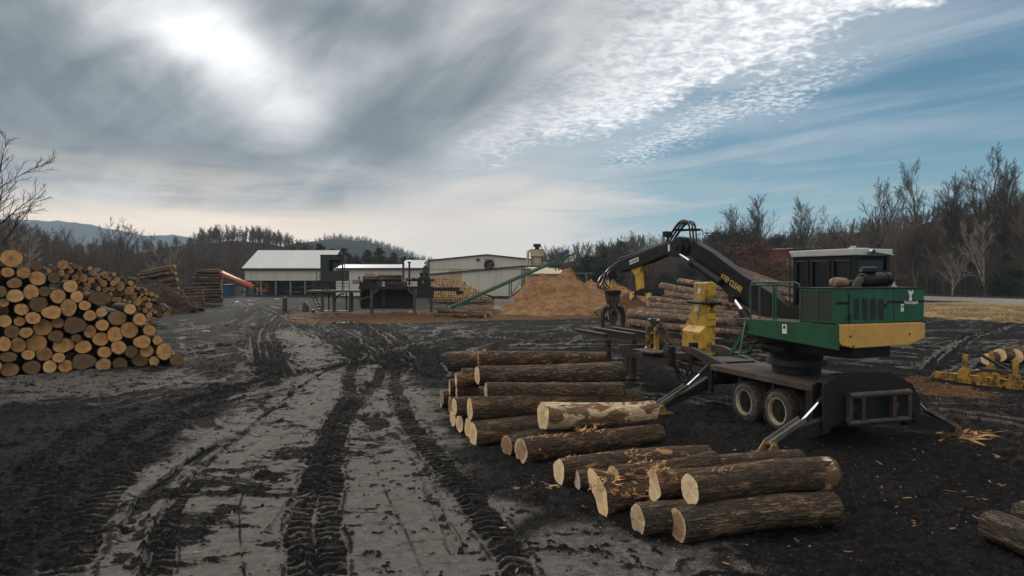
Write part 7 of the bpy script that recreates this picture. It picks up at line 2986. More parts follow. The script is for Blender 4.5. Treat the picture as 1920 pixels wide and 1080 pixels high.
# ------------------------------------------------------------------ trees
def seg_mesh(segs, sides):
    """segs: list of polylines [(points Nx3, radii N)] -> verts, quad faces"""
    V, F = [], []
    base = 0
    for P, Rr in segs:
        P = np.asarray(P)
        n = len(P)
        d = np.gradient(P, axis=0)
        d /= np.linalg.norm(d, axis=1)[:, None] + 1e-9
        ref = np.array([0, 0, 1.0]) if abs(d[0][2]) < .9 else np.array([1.0, 0, 0])
        u = np.cross(d, ref)
        u /= np.linalg.norm(u, axis=1)[:, None] + 1e-9
        w = np.cross(d, u)
        a = np.arange(sides) * 2 * np.pi / sides
        ring = (u[:, None, :] * np.cos(a)[None, :, None] + w[:, None, :] * np.sin(a)[None, :, None]) * np.asarray(Rr)[:, None, None] + P[:, None, :]
        V.append(ring.reshape(-1, 3))
        i = np.arange(n - 1)[:, None] * sides
        k = np.arange(sides)[None, :]
        k2 = (k + 1) % sides
        F.append((np.stack([i + k, i + sides + k, i + sides + k2, i + k2], -1).reshape(-1, 4)) + base)
        base += n * sides
    return np.concatenate(V), np.concatenate(F)


def bare_tree(seed, H, spread=.38, n1=13, n2=7, n3=6, fork=0.0, first=.32, up=.75, lean=.03, thin=1.0, trunk_r=None):
    """returns (trunk polylines, crown polylines) for a leafless tree of height H"""
    rng = np.random.RandomState(seed)
    tr = trunk_r or H * .014
    trunks, crown = [], []

    def path(p, d, L, n, wander, lift):
        pts = [p.copy()]
        d = d / np.linalg.norm(d)
        for i in range(n):
            d = d + rng.randn(3) * wander + np.array([0, 0, lift])
            d /= np.linalg.norm(d)
            pts.append(pts[-1] + d * L / n)
        return np.array(pts)

    def grow(stem, r0, r1, Ls, cnt, level, t0=.15):
        for k in range(cnt):
            t = t0 + (1 - t0) * (k + rng.rand() * .9) / cnt
            t = min(t, .985)
            f = t * (len(stem) - 1)
            i = int(f)
            p = stem[i] + (stem[min(i + 1, len(stem) - 1)] - stem[i]) * (f - i)
            ax = stem[min(i + 1, len(stem) - 1)] - stem[i]
            ax /= np.linalg.norm(ax) + 1e-9
            s = rng.randn(3)
            s -= ax * s.dot(ax)
            s /= np.linalg.norm(s) + 1e-9
            ang = rng.uniform(.35, .85)
            d = ax * math.cos(ang) + s * math.sin(ang) + np.array([0, 0, .18 * up])
            taper = ((1 - t) * .55 + .45) if level == 1 else ((1 - t) * .6 + .4)
            L = Ls * taper * rng.uniform(.7, 1.25)
            rb = max((r0 + (r1 - r0) * t) * .62, .012 * thin)
            yield p, d, L, rb
    # trunk(s)
    nt = 1
    base = np.zeros(3)
    d0 = np.array([rng.randn() * lean, rng.randn() * lean, 1.0])
    st = path(base, d0, H * .80, 9, .05, .02)
    stems = [(st, tr)]
    if fork > 0:
        fpt = st[int(9 * fork)]
        for k in range(rng.randint(1, 3)):
            a = rng.rand() * 6.28
            st2 = path(fpt, np.array([math.cos(a) * .38, math.sin(a) * .38, 1]), H * (1 - fork) * .92, 7, .05, .03)
            stems.append((st2, tr * .7))
    trunks = []
    for si, (s_, r_) in enumerate(stems):
        n = len(s_)
        t_ = np.linspace(0, 1, n)
        rad = r_ * (1 - t_) ** .9 + .010
        if si == 0:
            rad[0] *= 1.35
        trunks.append((s_, rad))
        for p, d, L, rb in grow(s_, r_, .015, H * spread, n1 if si == 0 else int(n1 * .7), 1, first if si == 0 else .05):
            b = path(p, d, L, 5, .09, .07 * up)
            crown.append((b, np.linspace(rb, max(rb * .18, .010 * thin), len(b))))
            for p2, d2, L2, rb2 in grow(b, rb, rb * .2, L * .50, n2, 2, .2):
                b2 = path(p2, d2, L2, 3, .11, .06 * up)
                crown.append((b2, np.linspace(max(rb2, .014 * thin), .009 * thin, len(b2))))
                for p3, d3, L3, rb3 in grow(b2, rb2, .008, L2 * .55, n3, 3, .15):
                    b3 = path(p3, d3, L3, 2, .12, .05)
                    crown.append((b3, np.array([.011, .009, .006]) * thin))
    return trunks, crown


def mat_wood(name, a, b_):
    m, T, b = new_mat(name)
    oi = T.new('ShaderNodeObjectInfo')
    n = T.noise(coords(T), 1.5, 4, .6)
    c = T.mix(T.ss(n, .35, .65), a, b_)
    c = T.mix(T.mul(oi.outputs['Random'], .45), c, tuple(k * .55 for k in a))
    T.put(b.inputs['Base Color'], c)
    b.inputs['Roughness'].default_value = .9
    b.inputs['Specular IOR Level'].default_value = .15
    return m


M['twig'] = mat_wood('twig', (.135, .108, .090), (.090, .070, .058))
M['twig_dark'] = mat_wood('twig_dark', (.082, .066, .055), (.052, .042, .036))
M['twig_far'] = mat_wood('twig_far', (.11, .088, .075), (.072, .058, .050))
M['twig_rust'] = mat_wood('twig_rust', (.13, .060, .038), (.085, .038, .026))
M['sycamore'] = mat_wood('sycamore', (.30, .27, .23), (.17, .15, .12))
M['pine'] = mat_wood('pine', (.034, .046, .025), (.020, .028, .016))
M['pine_warm'] = mat_wood('pine_warm', (.060, .038, .018), (.035, .030, .014))
M['oak_leaf'] = mat_wood('oak_leaf', (.105, .052, .030), (.065, .036, .024))

TP = []          # (trunk mesh, crown mesh, height)


def tree_proto(seed, H, tm, cm, **kw):
    tr, cr = bare_tree(seed, H, **kw)
    V, F = seg_mesh(tr, 6)
    t = mesh_np('trunk', V, F, M[tm], smooth=True)
    V, F = seg_mesh(cr, 3)
    c = mesh_np('crown', V, F, M[cm])
    return t, c, float(np.percentile(V[:, 2], 99.6))


PR = {}
for i in range(5):
    PR['tall%d' % i] = tree_proto(500 + i, 20, 'twig_dark', 'twig_dark', spread=.31, n1=19, n2=10, n3=9, fork=[.45, 0, .5, .3, .5][i], first=.38, up=.9, thin=1.25)
for i in range(5):
    PR['mid%d' % i] = tree_proto(520 + i, 12, 'twig', 'twig', spread=.42, n1=14, n2=9, n3=8, fork=[.3, .4, .2, .35, .3][i], first=.26, up=.8, thin=1.35)
for i in range(3):
    PR['dense%d' % i] = tree_proto(540 + i, 14, 'twig_dark', 'twig', spread=.46, n1=16, n2=9, n3=8, fork=[.2, .3, .35][i], first=.22, up=.65, thin=1.35)
for i in range(2):
    PR['white%d' % i] = tree_proto(550 + i, 13, 'sycamore', 'sycamore', spread=.42, n1=12, n2=7, n3=6, fork=.3, first=.3, up=.7, thin=1.7)
PR['rust0'] = tree_proto(560, 8, 'twig_rust', 'twig_rust', spread=.42, n1=14, n2=8, n3=7, fork=.2, first=.08, up=.7, thin=2.4)
PR['edge0'] = tree_proto(570, 20, 'twig_dark', 'twig_dark', spread=.50, n1=15, n2=9, n3=8, fork=.25, first=.22, up=.8, thin=1.7, trunk_r=.36)


def leafy(seed, H, R_, n, tm, lm, shape='cone', leaf=.22, first=.12):
    """evergreen or leaf-keeping tree: trunk + limbs + many small leaf faces"""
    rng = np.random.RandomState(seed)
    st = np.array([[0, 0, z] for z in np.linspace(0, H, 8)]) + np.concatenate([np.zeros((1, 3)), rng.randn(7, 3) * np.array([.06, .06, 0])])
    segs = [(st, np.linspace(H * .016, .02, 8))]
    clumps = []
    nl = 46
    for k in range(nl):
        t = first + (1 - first) * (k + rng.rand()) / nl
        z = t * H
        if shape == 'cone':
            L = R_ * (1 - t) ** .8 * rng.uniform(.6, 1.25) + .25
            lift = .12
        else:
            L = R_ * math.sqrt(max(0.02, 1 - ((t - .6) / .55) ** 2)) * rng.uniform(.6, 1.15)
            lift = .35
        a = rng.rand() * 6.28
        p0 = np.array([0, 0, z])
        p1 = p0 + np.array([math.cos(a) * L, math.sin(a) * L, L * lift])
        segs.append((np.array([p0, (p0 + p1) / 2 + [0, 0, -.05 * L], p1]), np.array([.05, .03, .012])))
        for j in range(max(2, int(L * 3.2))):
            f = rng.uniform(.25, 1.05)
            clumps.append((p0 + (p1 - p0) * f + rng.randn(3) * .12 * L * .6, .22 + .16 * L))
    V, F = seg_mesh(segs, 5)
    t = mesh_np('trunk', V, F, M[tm])
    C = np.array([c for c, _ in clumps])
    S = np.array([s for _, s in clumps])
    idx = rng.randint(0, len(C), n)
    P = C[idx] + rng.randn(n, 3) * S[idx][:, None] * np.array([.8, .8, .5])
    d1 = rng.randn(n, 3)
    d1 /= np.linalg.norm(d1, axis=1)[:, None]
    d2 = rng.randn(n, 3)
    d2 -= d1 * (d1 * d2).sum(1)[:, None]
    d2 /= np.linalg.norm(d2, axis=1)[:, None]
    l = leaf * rng.uniform(.5, 1.2, n)[:, None]
    V = np.stack([P - d1 * l, P + d2 * l * .35, P + d1 * l, P - d2 * l * .35], 1).reshape(-1, 3)
    F = np.arange(n * 4).reshape(-1, 4)
    c = mesh_np('crown', V, F, M[lm])
    return t, c, H


PR['pine0'] = leafy(600, 10, 2.6, 9000, 'twig_dark', 'pine', 'cone', .26)
PR['pine1'] = leafy(601, 10, 3.2, 9000, 'twig_dark', 'pine', 'cone', .26)
PR['pine2'] = leafy(602, 10, 3.0, 7000, 'twig_dark', 'pine_warm', 'cone', .26)
PR['oak0'] = leafy(603, 7, 3.0, 5200, 'twig_rust', 'oak_leaf', 'round', .20)
PR['oak1'] = leafy(604, 7, 3.3, 4200, 'twig_rust', 'oak_leaf', 'round', .20)
PR['ever0'] = leafy(605, 8, 3.2, 9000, 'twig_dark', 'pine', 'round', .24, .08)

_tree_n = [0]


def plant(kind, x, y, H, label, group=None, z=0.0, rot=None, name='bare_tree', cat='tree', wide=1.0):
    t, c, H0 = PR[kind]
    e = thing(name, label, cat, (x, y, z - .05), group)
    _tree_n[0] += 1
    e.rotation_euler = (0, 0, (_tree_n[0] * 2.399) % 6.283 if rot is None else rot)
    s = H / H0
    e.scale = (s * wide, s * wide, s)
    obj('trunk', t, e)
    obj('crown', c, e)
    return e


_wood = {}


def wood_label(px, Y, top, kind, words, lo, step, names):
    """a label of its own for every tree of a wood: its kind of crown, its rank and its neighbourhood"""
    sec = names[max(0, min(len(names) - 1, int((px - lo) / step)))]
    look = {'d': 'dense crowned', 'm': 'bushy', 't': 'slender tall', 'w': 'pale'}[kind[0]]
    dp = 'near' if Y < words[1] else 'far'
    k = _wood[(sec, look, dp)] = _wood.get((sec, look, dp), 0) + 1
    return f"{['first', 'second', 'third', 'fourth', 'fifth', 'sixth', 'seventh', 'eighth', 'ninth', 'tenth', 'eleventh', 'twelfth'][min(k - 1, 11)]} {look} bare tree, {dp} row of {words[0]}, {sec}"


def plant_px(kind, px, pytop, Y, label, group=None, pybase=None, **kw):
    z = 0.0 if pybase is None else zw(pybase, Y)
    return plant(kind, xw(px, Y), Y, zw(pytop, Y) - z, label, group, z=z, **kw)


rngT = random.Random(77)
# ---- big tree leaning in at the left edge
plant('edge0', -47.0, 60, 18.5, "big spreading bare tree reaching in from the left edge above the log stack", rot=.6, wide=1.15)
plant_px('white0', 55, 430, 92, "whitish sycamore standing in the wood above the big log stack", name='sycamore_tree')
plant_px('dense1', 215, 408, 118, "wide dark bare tree with rust tinted twigs standing above the left wood")
plant_px('tall1', 305, 438, 135, "slender bare tree left of the wooded hill, standing before the blue ridge")
plant_px('white1', 312, 455, 110, "pale trunked tree behind the leaning log pile", name='sycamore_tree')
plant_px('dense0', 430, 440, 178, "dark bare tree just left of the cream shed's roof")
plant_px('dense2', 397, 446, 170, "thick crowned bare tree behind the tall stacked log pile")
# ---- left wood
GL = "bare trees of the wood at the left"
kinds = ['mid0', 'mid1', 'mid2', 'mid3', 'mid4', 'dense0', 'dense1', 'dense2']
for i in range(92):
    px = -60 + i * 5.9 + rngT.uniform(-7, 7)
    Y = rngT.uniform(100, 175)
    top = np.interp(px, [-60, 60, 130, 200, 260, 330, 400, 460, 500], [392, 408, 440, 452, 460, 470, 462, 470, 486]) + rngT.uniform(-6, 30)
    if 385 < px:
        Y = rngT.uniform(176, 205)
    k_ = rngT.choice(kinds)
    plant_px(k_, px, top, Y, wood_label(px, Y, top, k_, ('the left wood', 140), -70, 80, ['outside the frame', 'at the left edge', 'above the big stack', 'above the small stack', 'before the blue ridge', 'behind the leaning pile', 'behind the tall pile', 'beside the cream shed']), GL)
# ---- right: named tall trees
big_right = [(1735, 292, 128, 'tall1', "tall dark bare tree with a double crown right of the loader cab"),
             (1838, 282, 125, 'tall3', "tallest bare tree at the right, pale scarred trunk rising behind the gravel bed"),
             (1645, 335, 135, 'tall0', "bare tree with a rounded twiggy crown just left of the loader cab's right end"),
             (1905, 322, 122, 'tall4', "dark bare tree at the right edge, clumps in its crown"),
             (1790, 330, 130, 'tall2', "bare tree between the two tallest ones on the right"),
             (1870, 305, 132, 'tall0', "slim bare tree just right of the tallest one"),
             (1500, 372, 165, 'tall3', "group forming bare tree above the red building, many slim stems"),
             (1478, 378, 168, 'tall1', "slim bare tree left of the many stemmed one above the red building"),
             (1432, 364, 160, 'tall4', "bare tree with a narrow crown above the boom's lower half"),
             (1392, 386, 165, 'tall2', "bare tree standing right of the hose arch"),
             (1340, 418, 170, 'tall0', "low bare tree directly right of the hose arch"),
             (1575, 390, 160, 'dense2', "broad bare tree above the loader cab roof"),
             (1205, 432, 190, 'dense0', "round crowned bare tree above the stick boom"),
             (1045, 458, 200, 'mid1', "bare tree just right of the beige cyclone")]
for px, top, Y, k, lab in big_right:
    plant_px(k, px, top, Y, lab)
plant_px('white1', 1846, 405, 119, "leaning white trunked tree before the right wood", name='sycamore_tree')
plant_px('white0', 1785, 470, 114, "small pale trunked tree at the edge of the right wood beside the gravel bed", name='sycamore_tree')
GR = "bare trees of the wood at the right"
for i in range(78):
    px = 1540 + i * 5.7 + rngT.uniform(-6, 6)
    Y = rngT.uniform(118, 165)
    top = np.interp(px, [1540, 1620, 1700, 1800, 1900, 2000], [440, 420, 405, 390, 380, 375]) + rngT.uniform(-8, 75)
    k_ = rngT.choice(kinds + ['tall0', 'tall2', 'tall4'])
    plant_px(k_, px, top, Y, wood_label(px, Y, top, k_, ('the right wood', 141), 1530, 65, ['above the cab', 'right of the cab', 'above the engine', 'above the emblem', 'above the gravel bed', 'by the right edge', 'outside the frame']), GR)
GM = "bare trees behind the loader boom"
for i in range(74):
    px = 1022 + i * 7.1 + rngT.uniform(-7, 7)
    Y = rngT.uniform(165, 235)
    if 1425 < px < 1510 and Y < 172:
        Y += 20
    top = np.interp(px, [1022, 1080, 1140, 1200, 1290, 1350, 1400, 1450, 1560], [470, 462, 445, 440, 445, 440, 430, 436, 425]) + rngT.uniform(-4, 40)
    k_ = rngT.choice(kinds)
    plant_px(k_, px, top, Y, wood_label(px, Y, top, k_, ('the middle wood', 200), 1015, 66, ['beside the cyclone', 'above the sawdust', 'above the grapple', 'above the stick boom', 'behind the elbow', 'behind the main boom', 'before the red building', 'behind the cab', 'right of the cab']), GM)
# ---- evergreens
ev = [(625, 468, 190, 'pine1', "dark evergreen behind the right end of the cream shed roof"), (645, 466, 200, 'pine0', "evergreen with a broken top just right of the green cabin"),
      (690, 470, 205, 'pine1', "ragged evergreen above the long low shed"), (712, 466, 198, 'pine0', "slim pointed evergreen above the middle of the long low shed"), (738, 474, 205, 'pine2', "brownish evergreen right of the slim pointed one"),
      (670, 482, 190, 'pine2', "low brown green evergreen between two taller ones over the long shed"), (757, 482, 200, 'pine1', "small evergreen at the right end of the long shed roof"),
      (572, 462, 200, 'pine2', "brown tinted evergreen showing over the ridge of the cream shed"), (600, 458, 210, 'pine0', "dark evergreen rising over the ridge of the cream shed"), (548, 464, 205, 'pine1', "evergreen top above the middle of the cream shed ridge"),
      (772, 484, 206, 'pine0', "rightmost small evergreen before the grey gable building"), (655, 478, 186, 'pine1', "bushy evergreen behind the green cabin's right corner"), (725, 486, 188, 'ever0', "low round evergreen directly over the long shed roof"),
      (1130, 478, 170, 'ever0', "round dark evergreen left of the stick boom"), (1155, 470, 175, 'pine1', "dark evergreen above the sawdust heap's right shoulder"), (1108, 486, 168, 'ever0', "low evergreen above the long pipe"),
      (1150, 462, 200, 'ever0', "evergreen crown standing high in the wood left of the boom"), (1290, 500, 130, 'ever0', "dark round evergreen seen under the boom"), (1245, 515, 122, 'ever0', "low dark evergreen under the stick boom"),
      (1392, 440, 175, 'ever0', "large dark evergreen to the right of the elbow hoses"), (1360, 446, 175, 'ever0', "dark evergreen just right of the boom elbow"), (1443, 452, 178, 'ever0', "dark evergreen behind the red building's left end"),
      (1900, 500, 112, 'ever0', "dark evergreen bush beside the gravel bed at the right edge"), (1875, 512, 114, 'ever0', "low dark evergreen bush left of the one at the right edge"), (1610, 470, 150, 'pine1', "dark evergreen mass behind the loader cab")]
for px, top, Y, k, lab in ev:
    plant_px(k, px, top, Y, lab, "evergreens round the mill yard", name='evergreen_tree', wide=1.15)
ok = [(1402, 462, 125, 'oak0', "rust brown leaved tree behind the boom, left of the red building"), (1440, 490, 112, 'oak1', "low rust brown leaved bush left of the loader cab"), (1215, 500, 140, 'oak1', "orange brown leaved bush seen under the stick boom"),
      (1690, 520, 122, 'oak1', "rust leaved bush right of the loader's air cleaner"), (1585, 450, 160, 'oak1', "rust brown leaved tree above the cab roof"),
      (1165, 532, 100, 'oak1', "tan round bush on the far side of the sawdust heap"), 
      (1475, 500, 110, 'oak1', "reddish leaved bush touching the loader cab's left side")]
for px, top, Y, k, lab in ok:
    plant_px(k, px, top, Y, lab, "trees keeping rusty leaves", name='oak_tree', wide=1.1)


# ------------------------------------------------------------------ far wood, brush, hills
def mat_hill(name, a, b_, c_, scale):
    m, T, b = new_mat(name)
    v = coords(T)
    n = T.noise(v, scale, 7, .68)
    n2 = T.noise(T.mapping(v, scale=(1, 1, .35)), scale * 7, 5, .7)
    c = T.mix(T.ss(T.add(T.mul(n, .55), T.mul(n2, .5)), .40, .64), a, b_)
    c = T.mix(T.ss(n2, .6, .72), c, c_)
    T.put(b.inputs['Base Color'], c)
    b.inputs['Roughness'].default_value = 1.0
    b.inputs['Specular IOR Level'].default_value = 0.0
    T.put(b.inputs['Normal'], T.bump(n2, 1.0, .3 / scale))
    return m


def hill(name, label, prof, Y, depth, mat, seed, rough, nx=260, ny=34, back=None):
    """ridge whose crest is seen along prof (photo px) from depth Y; falls to the ground in front and behind"""
    pxs = np.linspace(prof[0][0], prof[-1][0], nx)
    pys = np.interp(pxs, [p[0] for p in prof], [p[1] for p in prof])
    X = (pxs - 960) / FPX * Y
    Zc = CAMH + (HOR - pys) * Y / FPX
    v = np.linspace(-1, 1, ny)
    yy = Y + v * depth
    XX, VV = np.meshgrid(X, v)
    YY = Y + VV * depth
    prof_v = np.cos(np.abs(VV) * np.pi / 2) ** .85
    ZZ = Zc[None, :] * prof_v * (1 + fbm(XX / depth * 2.5, VV * 2.2 + seed, seed, 4) * .22 * (1 - prof_v)) - 1.0 * (1 - prof_v)
    s_ = rough
    ZZ = ZZ + fbm(XX / (s_ * 3), YY / (s_ * 3), seed + 3, 4, .6) * s_ * .7 * prof_v
    idx = np.arange(nx * ny).reshape(ny, nx)
    F = np.stack([idx[:-1, :-1], idx[:-1, 1:], idx[1:, 1:], idx[1:, :-1]], -1).reshape(-1, 4)
    me = mesh_np(name, np.stack([XX, YY, ZZ], -1).reshape(-1, 3), F, mat, smooth=True)
    o = obj(name, me)
    tag(o, label, kind='structure')
    return X, Zc


mh = mat_hill('wooded_slope', (.060, .047, .040), (.036, .029, .025), (.090, .068, .055), .05)
mh2 = mat_hill('wooded_ridge', (.050, .045, .036), (.026, .030, .022), (.075, .060, .048), .02)
mh3 = mat_hill('far_ridge', (.052, .046, .038), (.034, .034, .028), (.07, .058, .048), .008)
hill('far_hill', "long blue far ridge at the left horizon", [(-500, 470), (-200, 430), (40, 414), (150, 420), (230, 436), (285, 449), (330, 443), (372, 450), (440, 470), (560, 500), (700, 519)], 2600, 900, mh3, 1, 14, 420)
hill('blue_hill', "blue wooded hill right of the big left hill", [(520, 500), (570, 468), (610, 454), (650, 449), (700, 457), (745, 470), (785, 486), (830, 497), (900, 508), (1000, 517)], 1100, 350, mh2, 2, 7, 420)
hill('left_hill', "wooded hill rising behind the cream shed", [(-200, 486), (100, 478), (300, 476), (355, 466), (400, 457), (450, 452), (520, 461), (570, 474), (610, 484), (680, 502), (760, 517)], 330, 90, mh, 3, 2.4, 320)
hill('right_hill', "wooded rise behind the boom and loader", [(1000, 506), (1060, 494), (1120, 480), (1200, 470), (1290, 474), (1340, 474), (1420, 470), (1520, 470), (1600, 440), (1700, 428), (1800, 408), (1900, 384), (2050, 360), (2400, 350)], 240, 55, mh, 4, 2.0, 420)
hill('far_right_hill', "faint blue far ridge showing between the right trees", [(960, 512), (1100, 494), (1250, 478), (1350, 462), (1450, 452), (1540, 438), (1620, 440), (1800, 430), (2100, 430)], 1700, 500, mh2, 5, 9, 320)


def forest(name, label, spots, mat, protos, seed):
    """one mass of far trees: many small bare trees merged in one mesh"""
    rng = np.random.RandomState(seed)
    Vs, Fs = [], []
    base = 0
    for (x, y, z, H) in spots:
        V, F = protos[rng.randint(len(protos))]
        a = rng.rand() * 6.28
        c, s = math.cos(a), math.sin(a)
        W = V * H
        W = np.stack([W[:, 0] * c - W[:, 1] * s + x, W[:, 0] * s + W[:, 1] * c + y, W[:, 2] + z], -1)
        Vs.append(W)
        Fs.append(F + base)
        base += len(W)
    me = mesh_np(name, np.concatenate(Vs), np.concatenate(Fs), mat)
    o = obj(name, me)
    tag(o, label, kind='stuff')
    return o


def small_protos(seed, thin, n=5, n1=9, n2=5, n3=3, spread=.34, first=.3):
    out = []
    for i in range(n):
        tr, cr = bare_tree(seed + i, 1.0, spread=spread, n1=n1, n2=n2, n3=n3, first=first, thin=thin, up=1.0, trunk_r=.012)
        tr = [(p, np.maximum(r - .012, 0) + .006) for p, r in tr]
        V, F = seg_mesh(tr + cr, 3)
        out.append((V, F))
    return out


SP = small_protos(700, .14, n=8, n1=14, n2=8, n3=5, spread=.42, first=.38)
SPD = small_protos(720, .26, n1=12, n2=6, n3=4, spread=.50, first=.12)
rngF = random.Random(9)


def crest(prof, px):
    return np.interp(px, [p[0] for p in prof], [p[1] for p in prof])


# trees on the left hill's crest and slope
pl = [(355, 466), (400, 457), (450, 452), (520, 461), (570, 474), (610, 484), (680, 502)]
sp = []
for i in range(150):
    px = rngF.uniform(352, 625)
    Y = 330 + rngF.uniform(-14, 16)
    zc = zw(crest(pl, px), 330)
    sp.append((xw(px, Y), Y, zc - 2.0 - abs(Y - 330) * .12, rngF.uniform(7.5, 12.2) * np.interp(px, [352, 400, 480, 540, 620], [.95, 1.05, 1.05, .9, .5])))
for i in range(360):
    px = rngF.uniform(120, 690)
    v = rngF.uniform(.10, .85)
    Y = 330 - 90 * v
    zc = zw(crest([(-200, 486), (100, 478), (300, 470)] + pl + [(760, 517)], px), 330) * math.cos(v * math.pi / 2) ** .85
    sp.append((xw(px, Y), Y, zc - 1, rngF.uniform(5, 8)))
forest('hill_trees', "leafless trees crowding the crest and slope of the left hill", sp, M['twig_far'], SP, 1)
# right rise
pr = [(1000, 506), (1060, 494), (1120, 480), (1200, 470), (1290, 474), (1340, 474), (1420, 470), (1520, 470), (1600, 440), (1700, 428), (1800, 408), (1900, 384), (2050, 360)]
sp = []
for i in range(520):
    px = rngF.uniform(1010, 2040)
    v = rngF.uniform(-.15, .8)
    Y = 240 - 55 * v
    zc = zw(crest(pr, px), 240) * math.cos(abs(v) * math.pi / 2) ** .85
    sp.append((xw(px, Y), Y, zc - .8, rngF.uniform(4, 7.5)))
forest('rise_trees', "leafless trees covering the rise behind the boom and the right wood", sp, M['twig_far'], SPD, 2)
# crest fuzz on the blue hill and far ridges
pb = [(570, 468), (610, 454), (650, 449), (700, 457), (745, 470), (785, 486), (830, 497)]
sp = [(xw(px, 1100), 1100 + rngF.uniform(-60, 30), zw(crest(pb, px), 1100) - 6, rngF.uniform(9, 16)) for px in [rngF.uniform(575, 835) for _ in range(260)]]
forest('ridge_trees', "tiny trees along the crest of the blue hill", sp, M['twig_far'], SPD, 3)
# undergrowth at the wood edges
sp = []
for i in range(420):
    px = rngF.uniform(-80, 470)
    Y = rngF.uniform(84 if px < 230 else 104, 150) if px < 375 else rngF.uniform(172, 190)
    sp.append((xw(px, Y), Y, -.1, rngF.uniform(2.2, 5.5)))
forest('undergrowth_left', "grey brown undergrowth at the foot of the left wood", sp, M['twig'], SPD, 4).name = 'undergrowth'
sp = []
for i in range(520):
    px = rngF.uniform(1120, 2060)
    lim = np.interp(px, [1120, 1500, 1700, 1920, 2060], [185, 150, 122, 108, 104])
    Y = lim + rngF.uniform(2, 38)
    if 1430 < px < 1490 and Y < 170:
        continue
    sp.append((xw(px, Y), Y, -.1, rngF.uniform(2.2, 5.0)))
forest('undergrowth', "dark brown undergrowth along the far side of the gravel bed", sp, M['twig_dark'], SPD, 5)


# ------------------------------------------------------------------ railway and verge
def railway():
    pts = [(1000, 536.5), (1180, 541.5), (1420, 549.5), (1735, 561.5), (1920, 568.5), (2400, 588)]
    P = [gnd(*p) for p in pts]
    P = [Vector(p) for p in smooth_poly([np.array(p) for p in P], 5)]
    mg, T, b = new_mat('gravel')
    v = coords(T)
    d = T.voro(v, 9.0)
    c = T.mix(T.ss(d, .1, .5), (.34, .33, .31), (.14, .135, .13))
    T.put(b.inputs['Base Color'], T.mix(T.ss(T.noise(v, .6, 4), .5, .7), c, (.20, .18, .16)))
    b.inputs['Roughness'].default_value = .95
    T.put(b.inputs['Normal'], T.bump(d, .8, .05))
    n = len(P)
    V, F = [], []
    prof = [(-2.9, -.05), (-1.9, .62), (1.9, .62), (2.9, -.05)]
    nrm = []
    for i, p in enumerate(P):
        t = (P[min(i + 1, n - 1)] - P[max(i - 1, 0)]).normalized()
        s = Vector((-t.y, t.x, 0))
        if s.y > 0:
            s = -s
        nrm.append(s)
        for a, z in prof:
            q = p + s * a
            V.append((q.x, q.y, z))
    for i in range(n - 1):
        for k in range(3):
            F.append((i * 4 + k, i * 4 + k + 1, (i + 1) * 4 + k + 1, (i + 1) * 4 + k))
    me = bpy.data.meshes.new('gravel_bed')
    me.from_pydata(V, [], F)
    me.materials.append(mg)
    o = obj('gravel_bed', me)
    tag(o, "pale gravel railway bed crossing behind the yard", kind='structure')
    e = thing('railway_track', "rusty railway track lying on the pale gravel bed", 'railway track', tuple(P[n // 2]))
    for side in (-.72, .72):
        mb = MB()
        for i in range(n - 1):
            mb.bar(P[i] + nrm[i] * side + Vector((0, 0, .78)), P[i + 1] + nrm[i + 1] * side + Vector((0, 0, .78)), .12, .16)
        mb.build('rail', M['rust_steel'], e)
    mb = MB()
    L = 0
    for i in range(n - 1):
        seg = (P[i + 1] - P[i]).length
        k = int(seg / .9)
        for j in range(k):
            c = P[i].lerp(P[i + 1], j / k)
            if c.x / c.y < .45 and c.y > 160:
                continue
            s = nrm[i]
            mb.bar(c - s * 1.25 + Vector((0, 0, .66)), c + s * 1.25 + Vector((0, 0, .66)), .22, .1)
    so = mb.build('sleepers', M['deck_wood'], e)
    so['kind'] = 'stuff'


railway()


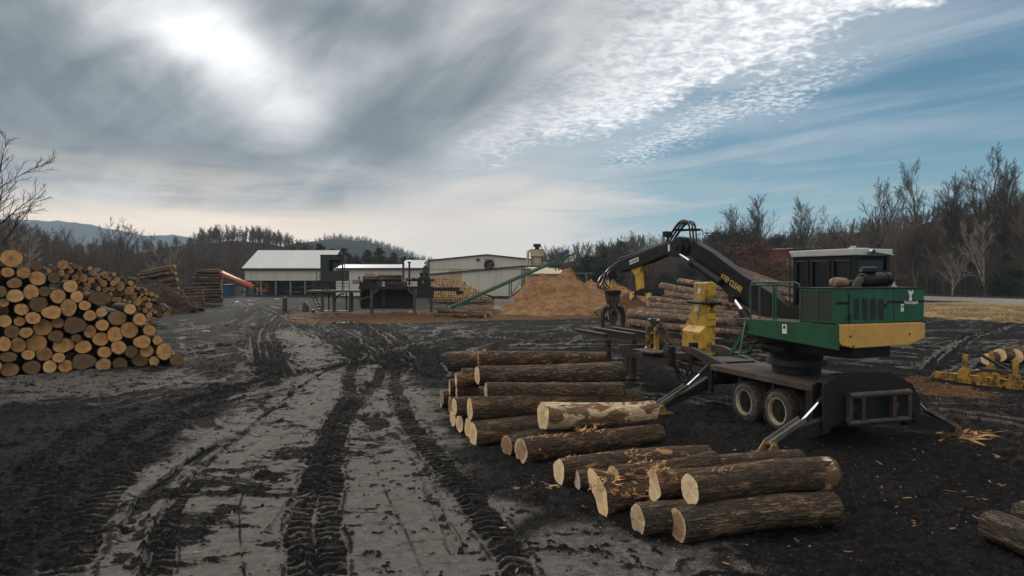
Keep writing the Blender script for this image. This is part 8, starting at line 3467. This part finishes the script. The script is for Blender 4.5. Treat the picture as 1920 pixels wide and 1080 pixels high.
def red_building():
    Y = 167
    z = lambda py: zw(py, Y)
    x = lambda px: xw(px, Y)
    root = thing('red_building', "red walled building with a white roof edge half hidden by the loader cab", 'building', (x(1490), Y, 0))
    MB().box(W0, x(1443), x(1560), Y, Y + .2, z(487), z(468.5)).build('upper_wall', M['red_wall'], root)
    MB().box(W0, x(1446), x(1560), Y + .02, Y + .18, 0, z(487.02)).build('lower_wall', M['concrete'], root)
    MB().box(W0, x(1443), x(1443) + .2, Y + .21, Y + 12, 0, z(468.5)).build('side_wall', M['red_wall'], root)
    r = MB()
    r.hexa([(x(1441), Y - .5, z(468.4)), (x(1562), Y - .5, z(464.4)), (x(1562), Y + 12, z(464)), (x(1441), Y + 12, z(468)), (x(1441), Y - .5, z(466.4)), (x(1562), Y - .5, z(462.2)), (x(1562), Y + 12, z(462)), (x(1441), Y + 12, z(466))])
    r.build('roof', M['white_paint'], root)


red_building()


# dry grass tufts along the verge
def verge():
    rng = np.random.RandomState(4)
    n = 30000
    px = rng.uniform(1500, 2150, n)
    py = np.interp(px, [1500, 1735, 1920, 2150], [557, 569, 577, 590]) + rng.rand(n) ** 1.3 * np.interp(px, [1500, 1735, 1920, 2150], [5, 22, 26, 30])
    Y = CAMH * FPX / (py - HOR)
    X = (px - 960) / FPX * Y
    cl = fbm(X * .22, Y * .22, 3, 4)
    k = cl > -.02
    X, Y = X[k], Y[k]
    n = len(X)
    h = rng.uniform(.12, .42, n)
    a = rng.rand(n) * 6.28
    w = .035
    V = np.stack([np.stack([X - np.cos(a) * w, Y - np.sin(a) * w, X * 0 - .02], -1), np.stack([X + np.cos(a) * w, Y + np.sin(a) * w, X * 0 - .02], -1),
                  np.stack([X + rng.randn(n) * .1, Y + rng.randn(n) * .1, h], -1)], 1).reshape(-1, 3)
    me = mesh_np('dry_grass', V, np.arange(n * 3).reshape(-1, 3), simple('straw', (.34, .25, .13), .9, var=.5, scale=.3))
    tag(obj('dry_grass', me), "dry straw coloured grass between the yard and the gravel bed", kind='stuff')


verge()

# utility pole behind the stick boom's left and small birds in the edge tree
mb = MB()
q = at(1228, 540, 230)
# ------------------------------------------------------------------ haze
hz = MB()
hz.box(W0, -3300, 3300, -300, 3600, -3, 245)
hm = bpy.data.materials.new('haze')
hm.use_nodes = True
T = NT(hm.node_tree)
T.n.clear()
out = T.new('ShaderNodeOutputMaterial')
pv = T.new('ShaderNodeVolumePrincipled')
pv.inputs['Color'].default_value = (.60, .80, 1.0, 1)
pv.inputs['Density'].default_value = .00019
pv.inputs['Anisotropy'].default_value = .1
T.l.new(pv.outputs[0], out.inputs['Volume'])
ho = hz.build('haze', hm)
tag(ho, "thin blue air over the whole valley", kind='stuff')
